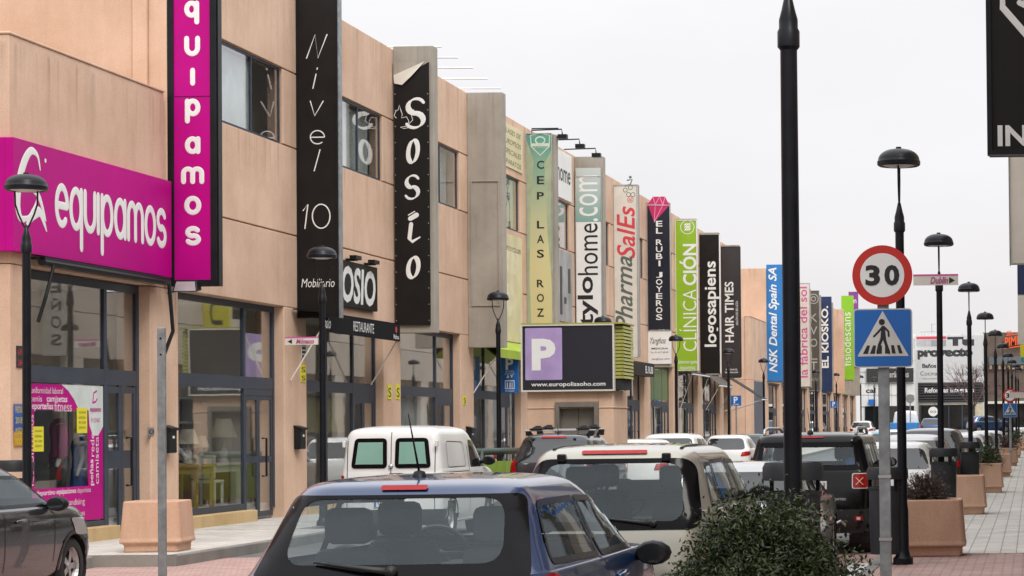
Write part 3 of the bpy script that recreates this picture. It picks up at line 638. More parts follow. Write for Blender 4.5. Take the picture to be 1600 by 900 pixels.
# Clinica
Y = A_F[8]; LIME = mat('lime_sheet', (.27,.46,.02), .42, var=.04)
t = blade('bright lime green blade sign with rotated white words and a round emblem', Y, 4.03, 10.03, .86, LIME, .22, M_WHITE, fw=.018)
lt = MB(); T(lt, 'CLÍNICA', Y, 1062, 452, 1088, 549, up=True, bold=-.006); T(lt, 'CIÓN', Y, 1062, 381, 1088, 446, up=True, bold=.025); T(lt, 'fisioterapia', Y, 1058, 562, 1089, 570); T(lt, 'deportiva', Y, 1062, 571, 1086, 579)
fr3 = (Vector((0,Y-.003,0)),XA,ZA,-YA); u0,v0,_,_ = fbox(Y,1074,355,1075,355); lt.stroke(arc(u0,v0,.27,.27,0,360,28), .025, fr3, .003)
for k in range(3):
    for j in range(3): lt.stroke([(u0-.1+k*.08,v0-.12+j*.1),(u0-.05+k*.08,v0-.06+j*.1)], .05, fr3, .003)
lt.build('lettering', M_WHITE, t, world=True)
# logosapiens
Y = A_F[9]; CHAR = mat('charcoal_sheet', (.032,.028,.03), .42, var=.06)
t = blade('black blade sign with one long rotated bold white word and a blue-white edge strip', Y, 4.05, 10.0, .84, M_BLACKS, .2, None)
MB().box(F+.845,F+.875,Y-.01,Y+.2,4.05,10.).build('edge_cap', M_WHITE, t, world=True)
lt = MB(); T(lt, 'logosapiens', Y, 1101, 408, 1124, 542, up=True, bold=.02); T(lt, 'www.logosapiens.es', Y, 1103, 583, 1124, 586); lt.build('lettering', M_WHITE, t, world=True)
# Hair times
Y = A_F[10]; t = blade('charcoal blade sign with rotated white capitals and a small second line, last of its building', Y, 4.05, 10.02, .88, CHAR, .2, M_BLACK, fw=.015)
lt = MB(); T(lt, 'HAIR TIMES', Y, 1133, 440, 1146, 535, up=True, bold=.018); T(lt, 'SALÓN DE BELLEZA', Y, 1149, 470, 1153, 508, up=True); T(lt, '91 630 60 32', Y, 1134, 576, 1152, 579, bold=.02); T(lt, 'hairtimes.com', Y, 1133, 580, 1153, 583, bold=.02); lt.build('lettering', M_WHITE, t, world=True)
# second row
Y = B_F[0]; t = blade('sky blue blade sign with italic white rotated words, partly behind the tall lamp post', Y, 4.2, 10.45, 1.2, M_BLUE2 if False else mat('sky_blue_sheet', (.02,.19,.52), .42, var=.05), .2)
lt = MB(); T(lt, 'NSK Dental Spain SA', Y, 1202, 418, 1217, 582, up=True, shear=.25, bold=.02); lt.build('lettering', M_WHITE, t, world=True)
blade('plain blue blade sign showing only its edge beyond the tall lamp post', B_F[1], 4.2, 10.45, .93, MATS['sky_blue_sheet'], .2)
Y = B_F[2]; t = blade('white blade sign with rotated pink lower-case words', Y, 4.15, 10.45, .78, M_CREAM, .2, M_ALU, fw=.03)
lt = MB(); T(lt, 'la fábrica del sol', Y, 1249, 448, 1261, 590, up=True, bold=.012); lt.build('lettering', M_PINKT, t, world=True)
Y = B_F[3]; t = blade('brown-grey blade sign with a round emblem and thin stacked capitals', Y, 4.0, 10.4, .72, mat('taupe_sheet', (.09,.078,.068), .45), .2, M_ALU, fw=.025)
lt = MB()
for c, a in zip('KVOLT', (490,510,529,549,565)): T(lt, c, Y, 1266, a, 1277, a+13)
T(lt, 'ELECTRIC', Y, 1265, 591, 1279, 595); fr3 = (Vector((0,Y-.003,0)),XA,ZA,-YA); u0,v0,_,_ = fbox(Y,1271,467,1272,467); lt.stroke(arc(u0,v0,.3,.3,0,360,24), .05, fr3, .004); lt.stroke(arc(u0,v0,.14,.14,0,360,18), .05, fr3, .004)
lt.build('lettering', mat('pale_grey_print', (.45,.43,.40), .5), t, world=True)
Y = B_F[4]; t = blade('dark navy blade sign with bold rotated white capitals and a full stop', Y, 4.05, 10.5, .72, mat('deep_navy', (.012,.03,.10), .42), .2)
lt = MB(); T(lt, 'EL KIOSKO.', Y, 1284, 478, 1294, 575, up=True, bold=.03); lt.build('lettering', M_WHITE, t, world=True)
Y = B_F[6]; t = blade('bright green blade sign with a rotated thin white word', Y, 5.2, 11.5, .92, mat('leaf_green_sheet', (.24,.52,.02), .42, var=.04), .2)
lt = MB(); T(lt, 'fisiodescans', Y, 1317, 488, 1329, 572, up=True); lt.build('lettering', M_WHITE, t, world=True)
Y = B_F[7]; t = blade('purple blade sign behind the bright green one', Y, 6.3, 12.2, .75, mat('purple_sheet', (.22,.05,.25), .45), .2)
lt = MB(); T(lt, 'm', Y, 1331, 468, 1338, 474); lt.build('lettering', M_WHITE, t, world=True)

# ------------------------------------------------------------------ signs and things on the facade
def sbox(X, xl, yl_t, xr, yr_b):       # photo corners (left top, right bottom) -> (y0, z0, y1, z1)
    a, b = at(xl, yl_t, X=X), at(xr, yr_b, X=X); return a.y, b.z, b.y, a.z
def wall_sign(name, label, cat, y0, y1, z0, z1, m_, dp=.05, group=None):
    t = thing(name, label, cat, (F, y0, z0), group); MB().box(F+.004, F+dp, y0, y1, z0, z1).build('panel', m_, t, world=True, bevel=.004); return t
# magenta fascia that wraps the corner
t = thing('fascia_sign', 'wide magenta fascia with white emblem and rounded white lettering over the corner shop', 'fascia sign', (F, 31, 4.25))
mb = MB(); mb.box(F+.005, F+.12, 30.8, 36.48, 4.3, 5.87); mb.box(F-4, F+.004, 30.8, 30.93, 4.3, 5.87); mb.build('panel', M_MAG, t, world=True, bevel=.004)
mb = MB()
for y in (32.4, 34.6): 
    mb.poly([(y,4.3),(y+.006,4.3),(y+.006,5.87),(y,5.87)], fr_side(F+.12), .001)
mb.build('panel_joint', mat('magenta_joint', (.3,.002,.13), .5), t, world=True)
lt = MB(); X = F+.12; pa, pb = at(82, 340, X=X), at(258, 365, X=X)
glyphs(lt, 'equipamos', fr_side(X), pa.y+.13, 4.80, pb.y, 5.34, .115, gap=.24, d=.003)
fr3 = (Vector((X+.003,0,0)), YA, ZA, XA); q = at(22, 325, X=X); y0, z0 = q.y, 4.62
es = 1.04; y0 += .0; z0 += .06
q = smooth([(y0+p[0]*es,z0+p[1]*es) for p in ((.78,.80),(.70,.98),(.5,1.02),(.3,.85),(.14,.55),(.1,.25),(.2,.08),(.42,.1))]); lt.stroke(q, [.03+.15*math.sin(math.pi*(i/(len(q)-1))**1.3) for i in range(len(q))], fr3, .004)
q = smooth([(y0+p[0]*es,z0+p[1]*es) for p in ((.2,.1),(.45,.12),(.65,.3),(.75,.52))]); lt.stroke(q, [.11-.08*abs(i/(len(q)-1)-.5)*2 for i in range(len(q))], fr3, .004)
q = smooth([(y0+p[0]*es,z0+p[1]*es) for p in ((.28,-.18),(.45,.08),(.65,.2),(.8,.2),(.97,-.02))]); lt.stroke(q, [.03+.13*math.sin(math.pi*i/(len(q)-1)) for i in range(len(q))], fr3, .004)
q = smooth([(y0+p[0]*es,z0+p[1]*es) for p in ((.55,.48),(.75,.42),(.95,.12))]); lt.stroke(q, [.03+.06*math.sin(math.pi*i/(len(q)-1)) for i in range(len(q))], fr3, .004)
lt.poly(circle(y0+.98, z0+.98, .032, 10), fr_side(X), .004)
lt.build('lettering', M_WHITE, t, world=True)
# awning rail under the fascia
t = thing('folded_awning', 'black folded awning rail with drooping arms under the magenta fascia', 'awning', (F+.1, 31.6, 4.1))
mb = MB(); mb.tube([(F+.2, 31.5, 4.2), (F+.2, 36.1, 4.2)], .06, 8); mb.box(F+.03,F+.25,31.5,36.1,4.235,4.27); mb.build('roller', M_BLACK, t, world=True)
MB().tube([(F+.26,31.75,4.16),(F+.2,31.62,3.7),(F+.12,31.55,3.35)], .025, 6).build('arm', M_BLACK, t, world=True); MB().tube([(F+.3,35.9,4.16),(F+.34,35.95,3.4),(F+.2,35.82,2.9)], .03, 6).build('arm', M_BLACK, t, world=True)
# Sosio wall sign
y0, z0, y1, z1 = sbox(F+.1, 533, 405, 590, 487)
t = wall_sign('wall_sign', 'black wall sign with white brushed letters and two spotlights, behind the black script blade sign', 'wall sign', y1-3.3, y1, z0, z1, M_BLACKS, .1)
lt = MB(); X = F+.1
wl = y1-y0+1.0; text(lt, 'SOSIO', fr_side(X), y1-3.0, z0+.08, y1-.15, z1-.1, bold=.03, shear=.1); lt.build('lettering', M_WHITE, t, world=True)
for yy in (y0+.55, y1-.7):
    mb = MB(); mb.box(F+.02, F+.2, yy, yy+.26, z1+.02, z1+.06); mb.box(F+.12, F+.26, yy-.05, yy+.32, z1+.04, z1+.12); mb.build('spotlight', M_BLACK, t, world=True)
# restaurant awning
t = thing('awning', 'black awning with RESTAURANTE in white capitals on its valance and white arms', 'awning', (F, 43.8, 3.7))
X = F+.55; a, b = at(500, 488, X=X), at(625, 507, X=X); y0, y1 = a.y, b.y
mb = MB(); mb.box(X-.02, X, y0, y1, 3.68, 4.05); mb.add([(F+.03,y0,4.12),(F+.03,y1,4.12),(X,y1,4.06),(X,y0,4.06),(F+.03,y0,4.1),(F+.03,y1,4.1),(X,y1,4.04),(X,y0,4.04)], [(0,1,2,3),(4,5,6,7),(0,3,7,4),(1,2,6,5)])
mb.build('canopy', mat('black_canvas', (.008,.008,.010), .85, bump=.2, spec=.15), t, world=True)
lt = MB(); text(lt, 'RESTAURANTE', fr_side(X), y0+2.1, 3.77, y0+3.5, 3.97, d=.004); text(lt, 'Sosio', fr_side(X), y0+.1, 3.75, y0+.65, 3.98, shear=.3, bold=.012)
text(lt, 'Mahou', fr_side(X), y1-.5, 3.72, y1-.1, 3.82, bold=.01); lt.build('lettering', M_WHITE, t, world=True)
lt = MB().poly(circle(y1-.3, 3.92, .07, 12), fr_side(X), .004); lt.build('emblem', M_REDS, t, world=True)
for yy in (y0+.12, y1-.12): MB().tube([(X-.03,yy,3.7),(F+.03,yy-.25,2.75)], .015, 6).build('arm', M_CREAM, t, world=True)
# posters and panels between fins 3-6
t = wall_sign('poster', 'faded yellow poster with slanted lines, high on the wall beside the bare concrete fin', 'poster', *(lambda q: (q[0]-1.6, q[2], q[1], q[3]))(sbox(F+.03, 784, 188, 817, 272)), M_CREAM, .03, 'printed wall posters')
FY_ = mat('faded_yellow_print', (.66,.59,.36), .6, var=.12, scale=1.2)
t.children[0].data.materials[0] = FY_
lt = MB(); q = sbox(F+.03, 786, 190, 814, 268); hh = (q[3]-q[1])/4
for i, s in enumerate(('CLASES DE', 'EUROPEOS', 'ESPECIALES', 'APARATOS')): text(lt, s, fr_side(F+.03), q[0], q[3]-hh*(i+.85), q[2], q[3]-hh*(i+.35), shear=.2)
lt.build('lettering', mat('brown_print', (.22,.18,.10), .6), t, world=True)
q = sbox(F+.03, 784, 362, 817, 548)
t = wall_sign('poster', 'large yellow poster with pale rounded shapes below a shop window beside the bare concrete fin', 'poster', q[0]-1.6, q[2], q[1]+.2, q[3], FY_, .03, 'printed wall posters')
lt = MB(); text(lt, 'www.cateterezza.com', fr_side(F+.03), q[0]-.3, q[3]-.45, q[2]-.2, q[3]-.3); lt.build('lettering', MATS['brown_print'], t, world=True)
mb = MB(); c = (q[0]+.6, q[1]+1.3); mb.poly([(c[0]+.8*math.cos(a*.2), c[1]+.45*math.sin(a*.2)) for a in range(31)], fr_side(F+.03), .002); mb.poly([(c[0]+.5+.9*math.cos(a*.2), c[1]+1.1+.38*math.sin(a*.2)) for a in range(31)], fr_side(F+.03), .003); mb.build('pale_shapes', mat('pale_yellow_print', (.70,.64,.42), .6), t, world=True)
q = sbox(F+.1, 750, 535, 817, 552)
t = thing('awning', 'lime green shallow awning under the large yellow poster', 'awning', (F, q[0], 3.6)); mb = MB(); y0, y1 = A_F[3]+.5, A_F[4]-.3
mb.add([(F+.02,y0,4.12),(F+.02,y1,4.12),(F+.6,y1,3.82),(F+.6,y0,3.82),(F+.6,y1,3.6),(F+.6,y0,3.6),(F+.02,y0,4.09),(F+.02,y1,4.09),(F+.58,y1,3.6),(F+.58,y0,3.6)], [(0,1,2,3),(3,2,4,5),(6,7,8,9),(4,8,9,5)])
mb.build('canopy', mat('lime_canvas', (.33,.44,.04), .8, bump=.2), t, world=True)
for yy in (y0+.1, y1-.1): MB().tube([(F+.57,yy,3.65),(F+.03,yy-.2,2.7)], .015, 6).build('arm', M_CREAM, t, world=True)
q = sbox(F+.03, 786, 275, 810, 362)     # printed figures stuck on a window
t = thing('window_sticker', 'white window print with black line drawn figures next to the bare concrete fin', 'poster', (F, 60, 7.3)); 
y0, y1 = 58.6, 61.5; MB().box(F-.09,F-.08,y0,y1,7.3,8.58).build('sheet', M_CREAM, t, world=True)
lt = MB(); fr3 = (Vector((F-.079,0,0)), YA, ZA, XA)
for yy in (59.6, 60.9): 
    lt.stroke([(yy,8.3),(yy-.1,7.9),(yy-.25,7.7),(yy-.1,7.35)], .07, fr3, .003); lt.stroke([(yy,8.1),(yy+.25,7.9),(yy+.2,7.5),(yy+.3,7.32)], .08, fr3, .003); lt.stroke(arc(yy,8.42,.09,.1,0,360,12), .05, fr3, .003)
lt.build('figures', M_INK, t, world=True)
q = sbox(F+.03, 869, 232, 893, 320); y1 = q[2]
t = wall_sign('wall_sign', 'white wall panel with the end of a black word, high beside the pale green sign', 'wall sign', y1-4, y1, 8.72, 10.15, M_WHITE, .04)
lt = MB(); text(lt, 'stylohome', fr_side(F+.04), y1-3.8, 9.05, y1-.2, 9.8, bold=.01); lt.build('lettering', M_INK, t, world=True)
t = wall_sign('poster', 'black and white photo poster under a window, right of the pale green blade sign', 'poster', y1-4, y1, 5.0, 7.15, mat('grey_photo_print', (.35,.35,.35), .5, var=.25, scale=1.5), .03, 'printed wall posters')
mb = MB()
for i in range(6): 
    yy = y1-3.6+i*.6; mb.box(F+.031,F+.034,yy,yy+.34,5.2+(i%3)*.35,5.75+(i%2)*.9)
mb.build('dark_shapes', mat('dark_photo_print', (.04,.04,.045), .5, var=.4, scale=4), t, world=True)
# lamp arms on top of the pale green sign
t = thing('sign_floodlights', 'row of black spotlights on long arms above the pale green blade sign', 'floodlight', (F+.4, A_F[4], 10.1)); mb = MB()
mb.tube([(F+.15,A_F[4]+.1,10.02),(F+.15,A_F[4]+.1,10.22),(F+.9,A_F[4]+.1,10.22)], .02, 6)
for i in range(3): x = F+.85+i*.05; yy = A_F[4]+.3+i*2.2; mb.tube([(F+.1,yy,10.2),(x+.1,yy,10.22),(x+.12,yy,10.08)], .02, 6); mb.box(x,x+.26,yy-.1,yy+.1,9.95,10.07)
mb.build('lamp_arms', M_BLACK, t, world=True)
# rods over the parapet
for i, (px, py) in enumerate(((690,73),(716,90),(740,106),(762,123),(783,138))):
    p = at(px, py, Z=10.36); t = thing('banner_rod', ['nearest and shortest-looking of the white rods sticking out over the parapet', 'second nearest white rod sticking out over the parapet', 'middle one of the five white rods sticking out over the parapet', 'second farthest white rod sticking out over the parapet', 'farthest white rod sticking out over the parapet, by the bare concrete fin'][i], 'rod', (p.x, p.y, p.z), 'white rods over the parapet')
    MB().tube([(F-.9,p.y,p.z+.02),(p.x,p.y,p.z)], .022, 6).build('rod', M_WHITE, t, world=True)
    MB().box(F-.95,F-.85,p.y-.05,p.y+.05,10.1,p.z+.02).build('bracket', M_GALV, t, world=True)
# floodlights and small boxes on the pillars
def floodlight(label, x, y, z):
    t = thing('floodlight', label, 'floodlight', (x,y,z), 'floodlights over the shopfronts'); mb = MB(); mb.add([(x-.22,y-.1,z),(x+.2,y-.1,z),(x+.2,y+.1,z+.04),(x-.22,y+.1,z+.04),(x-.18,y-.04,z+.19),(x+.16,y-.04,z+.19),(x+.16,y+.1,z+.19),(x-.18,y+.1,z+.19)], [(3,2,1,0),(4,5,6,7),(0,1,5,4),(1,2,6,5),(2,3,7,6),(3,0,4,7)]); mb.build('housing', M_BLACK, t, world=True, bevel=.01)
    MB().add([(x-.19,y-.1,z+.015),(x+.17,y-.1,z+.015),(x+.14,y-.058,z+.17),(x-.16,y-.058,z+.17)], [(0,1,2,3)]).build('glass', M_ALU, t, world=True)
    MB().tube([(x-.2,y+.05,z+.02),(x-.42,y+.05,z-.02),(x-.42,y+.02,z-.3)], .012, 5).build('cable', M_BLACK, t, world=True)
p = at(293, 447, X=F+.35); floodlight('silver-fronted floodlight under the tall magenta blade sign', p.x, p.y, p.z-.1)
p = at(205, 446, X=F-.1)
def mailbox(label, y, z=1.75):
    t = thing('mailbox', label, 'mailbox', (F, y, z), 'black mailboxes on the pillars'); MB().box(F+.003,F+.13,y-.17,y+.17,z-.22,z+.2).build('box', M_BLACK, t, world=True, bevel=.02); MB().add([(F+.0,y-.18,z+.24),(F+.0,y+.18,z+.24),(F+.16,y+.18,z+.19),(F+.16,y-.18,z+.19),(F+.0,y-.18,z+.2),(F+.0,y+.18,z+.2),(F+.16,y+.18,z+.15),(F+.16,y-.18,z+.15)],[(0,1,2,3),(7,6,5,4),(3,2,6,7),(0,3,7,4),(1,5,6,2)]).build('lid', M_BLACK, t, world=True)
    MB().box(F+.131,F+.136,y-.03,y+.05,z+.02,z+.06).build('nameplate', M_WHITE, t, world=True)
for px, py, lb in ((265,687,'black mailbox on the pillar below the tall magenta blade sign'),(469,684,'black mailbox on the pillar below the black script blade sign'),(735,681,'black mailbox on the pillar right of the white van')):
    p = at(px, py, X=F+.07); mailbox(lb, p.y, p.z)
def notice(label, px0, py0, px1, py1, m_, X=F, words=None, cat='notice', grp=None, ink=None, name='notice'):
    y0, z0, y1, z1 = sbox(X, px0, py0, px1, py1); t = thing(name, label, cat, (X,y0,z0), grp); MB().box(X+.003,X+.014,y0,y1,z0,z1).build('sheet', m_, t, world=True)
    if words:
        lt = MB(); n = len(words)
        for i, s in enumerate(words): a = z1-(z1-z0)*(i+.85)/n; text(lt, s, fr_side(X+.014), y0+(y1-y0)*.1, a, y1-(y1-y0)*.1, a+(z1-z0)*.6/n, d=.003)
        lt.build('lettering', ink or M_INK, t, world=True)
notice('small yellow notice with black figure on the pillar beside the arrow sign', 469, 570, 477, 597, M_YEL, words=['S','S'], grp='yellow pillar notices')
notice('small white notice above a yellow one on the pillar beside the arrow sign', 470, 540, 477, 560, M_CREAM, words=['-','-','-'])
notice('small yellow notice on the left edge of the pillar behind the van roof', 605, 600, 611, 624, M_YEL, words=['S'], grp='yellow pillar notices')
notice('small yellow notice on the right edge of the pillar behind the van roof', 618, 600, 624, 624, M_YEL, words=['S'], grp='yellow pillar notices')
notice('tiny yellow notice on the pillar under the bare concrete fin', 723, 618, 728, 632, M_YEL, words=['S'], grp='yellow pillar notices')
notice('colourful blue event poster with orange foot on the left-hand pillar', 21, 631, 35, 697, ramp_mat('event_print', [(0,(.55,.2,.02)),(.28,(.5,.3,.04)),(.33,(.03,.06,.3)),(.7,(.02,.10,.42)),(1,(.3,.2,.3))], 2, 0, .75, .1), X=F+.004, words=['FIESTAS','2018','MUSICA','ROCK'], cat='poster', ink=M_YEL, name='poster')
notice('small grey and red plate high on the left-hand pillar', 25, 540, 35, 575, M_GREY, words=['ALARMA','24H'], ink=M_RED2)
notice('tiny white intercom plate on the pillar by the corner shop door', 230, 668, 240, 680, M_ALU, words=['o'])
# blue parking plate between fins
y0, z0, y1, z1 = sbox(F+.5, 783, 556, 810, 614)
p0, p1 = at(783, 614, Y=A_F[4]-3.4), at(810, 556, Y=A_F[4]-3.4)
t = thing('parking_plate', 'tall blue plate with a white P over a lift symbol, next to a lamp post', 'sign', (p0.x, p0.y, p0.z)); Yp = p0.y
MB().box(p0.x,p1.x,Yp,Yp+.03,p0.z,p1.z).build('panel', M_BLUE, t, world=True); lt = MB()
T(lt,'P',Yp,790,559,802,578,bold=.03); T(lt,'acceso',Yp,790,579,803,582); T(lt,'peatones',Yp,789,583,804,586); T(lt,'Ascensor',Yp,789,609,804,612)
u0,v0,u1,v1 = fbox(Yp,789,594,804,608); fr = fr_front(Yp); frp = fr
for b in ((u0,v0,u1,v0+.02),(u0,v1-.03,u1,v1),(u0,v0+.02,u0+.02,v1-.03),(u1-.02,v0+.02,u1,v1-.03),(u0+.05,v0+.03,u0+.08,v1-.06),(u0+.12,v0+.03,u0+.15,v1-.06),(u0+.18,v0+.03,u0+.2,v1-.06)): lt.poly([(b[0],b[1]),(b[2],b[1]),(b[2],b[3]),(b[0],b[3])], frp, .004)
lt.poly([(u0+.04,v1+.06),(u0+.12,v1+.06),(u0+.08,v1+.16)], frp, .004); lt.poly([(u0+.14,v1+.14),(u0+.22,v1+.14),(u0+.18,v1+.05)], frp, .004)
lt.build('lettering', M_WHITE, t, world=True)
MB().tube([((p0.x+p1.x)/2, Yp+.05, .15),((p0.x+p1.x)/2, Yp+.05, p1.z-.05)], .03, 8).build('post', M_GALV, t, world=True)
# further awnings, dark fascias along the row
def drop_awning(label, y0, y1, m_, out=1.9, ztop=4.05, zl=3.1, arms=True):
    t = thing('awning', label, 'awning', (F,y0,ztop)); mb = MB(); th = .03
    a = [(F+.02,y0,ztop),(F+.02,y1,ztop),(F+out,y1,zl),(F+out,y0,zl)]
    mb.add(a+[(p[0],p[1],p[2]-th) for p in a], [(0,1,2,3),(7,6,5,4),(0,3,7,4),(1,5,6,2),(3,2,6,7)]); mb.build('canopy', m_, t, world=True)
    MB().tube([(F+out-.02,y0,zl-.04),(F+out-.02,y1,zl-.04)], .035, 6).build('front_bar', M_WHITE, t, world=True)
    for yy in (y0+.15,y1-.15): MB().tube([(F+out-.03,yy,zl-.05),(F+.02,yy-.4,2.5)], .013, 5).build('arm', M_CREAM, t, world=True)
CANV = mat('dark_canvas', (.02,.02,.022), .8, bump=.1)
drop_awning('dark sloping awning reaching out beyond the last blade sign of the near building', 103.2, 105.1, CANV, 1.75, 4.15, 3.05)
drop_awning('grey-brown awning over the shopfront under the black and charcoal blade signs', 97.3, 101.8, mat('taupe_canvas', (.10,.085,.075), .8), .6, 4.05, 3.6)
drop_awning('white-armed dark awning under the lime green blade sign', 90.2, 95, CANV, .5, 4.1, 3.95)
t = wall_sign('wall_sign', 'narrow black fascia with white letters under the cream script blade sign', 'wall sign', 77.2, 81.9, 3.62, 4.1, M_BLACKS, .35); lt = MB(); text(lt, 'EL RUBI', fr_side(F+.35), 80, 3.72, 81.6, 3.98, bold=.02); lt.build('lettering', M_WHITE, t, world=True)
t = wall_sign('window_film', 'green window film filling a tall shopfront under the navy gem blade sign', 'window film', 84.3, 88.2, 2.82, 4.0, mat('green_film', (.08,.17,.05), .3), .01); t.children[0].location.x = -.2
for (Yq, px, py, wpx, lb) in ((96.5,1150,626,16,'small blue parking plate on a post under the charcoal blade sign'),(150,1303,632,11,'small blue parking plate far down the row, beyond the navy blade sign')):
    p = at(px, py, Y=Yq); w_ = wpx/FPX*Yq; t = thing('parking_plate', lb, 'sign', (p.x,Yq,p.z), 'small parking plates')
    MB().box(p.x-w_/2,p.x+w_/2,Yq,Yq+.03,p.z-w_/2,p.z+w_/2).build('panel', M_BLUE, t, world=True); lt = MB(); text(lt,'P',fr_front(Yq),p.x-w_*.22,p.z-w_*.25,p.x+w_*.18,p.z+w_*.38,bold=.03); text(lt,'acceso',fr_front(Yq),p.x-w_*.3,p.z-w_*.42,p.x+w_*.3,p.z-w_*.32); lt.build('lettering', M_WHITE, t, world=True)
    MB().tube([(p.x,Yq+.05,zg(Yq)+.1),(p.x,Yq+.05,p.z+w_/2)], .035, 6).build('post', M_GALV, t, world=True)

# signs on the right-hand building
def right_blade(label, Y, z0, z1, m_, x0=-.4):
    t = thing('blade_sign', label, 'blade sign', (x0,Y,z0), 'blade signs on the right'); MB().box(x0,G-.01,Y,Y+.3,z0,z1).build('panel', m_, t, world=True, bevel=.006); return t
p = at(1545, 240, Y=19.8)
t = right_blade('black blade sign with a white chevron emblem and capitals, cut by the top right corner', 19.8, p.z, 10.2, M_BLACKS, p.x)
f = MB(); Yr = 19.8; f.box(p.x-.012,p.x+.03,Yr-.03,Yr+.1,p.z-.012,10.2); f.box(p.x+.03,G,Yr-.03,Yr+.1,p.z-.012,p.z+.03); f.build('frame', M_BLACK, t, world=True)
lt = MB(); T(lt,'INMO',Yr,1559,194,1684,229,bold=.03)
fr3 = (Vector((0,Yr-.003,0)),XA,ZA,-YA); u0,v0,u1,v1 = fbox(Yr,1562,-40,1650,68)
lt.stroke([(u0+.3,v1+.0),(u0+.03,v0+.42),(u0+.03,v0+.32),(u0+.3,v0)], .06, fr3, .003); lt.stroke([(u0+.5,v0+.34),(u0+.18,v0+.36),(u0+.5,v0+.5)], .02, fr3, .003); lt.stroke([(u0+.18,v0+.36),(u0+.5,v0+.2)], .05, fr3, .003)
lt.build('lettering', M_WHITE, t, world=True)
p = at(1579, 412, Y=33); t = right_blade('pale grey blade sign at the right edge, behind the black one', 33, p.z, 10.2, M_CREAM, p.x)
MB().box(p.x-.015,p.x+.0,32.97,33.2,p.z-.02,10.2).build('frame', M_GALV, t, world=True)
p = at(1590, 460, Y=39.6); right_blade('dark blue blade sign at the right edge, lowest and farthest', 39.6, p.z, 10.2, mat('deep_navy', (0,0,0)), p.x)
t = thing('blade_sign', 'white blade sign with dark stacked letters, mirrored in the corner shop window', 'blade sign', (-.35,66,4.1), 'blade signs on the right'); MB().box(-.35,.49,66,66.3,4.1,10.2).build('panel', M_CREAM, t, world=True); lt = MB()
for i, c in enumerate('SUEÑOS'): text(lt, c, fr_front(66), -.06, 7.0-i*.52, .22, 7.34-i*.52, bold=.02)
lt.build('lettering', M_FRAME, t, world=True)
t = thing('blade_sign', 'yellow blade sign with black rotated letters, mirrored in the furniture shop window', 'blade sign', (-.35,79,4.1), 'blade signs on the right'); MB().box(-.35,.49,79,79.3,4.1,10.2).build('panel', M_YEL, t, world=True); lt = MB(); text(lt,'OUTLET',fr_front_up(79),4.4,-.3,9.6,.15,bold=.01); lt.build('lettering', M_INK, t, world=True)

t = thing('blade_sign', 'teal blade sign with pale letters, mirrored in the furniture shop window', 'blade sign', (-.35,85.5,4.1), 'blade signs on the right'); MB().box(-.35,.49,85.5,85.8,4.1,10.2).build('panel', mat('teal_sheet', (.02,.30,.34), .5), t, world=True); lt = MB(); text(lt,'Clínica',fr_front_up(85.5),4.4,-.3,9.6,.15,bold=.01); lt.build('lettering', M_CREAM, t, world=True)

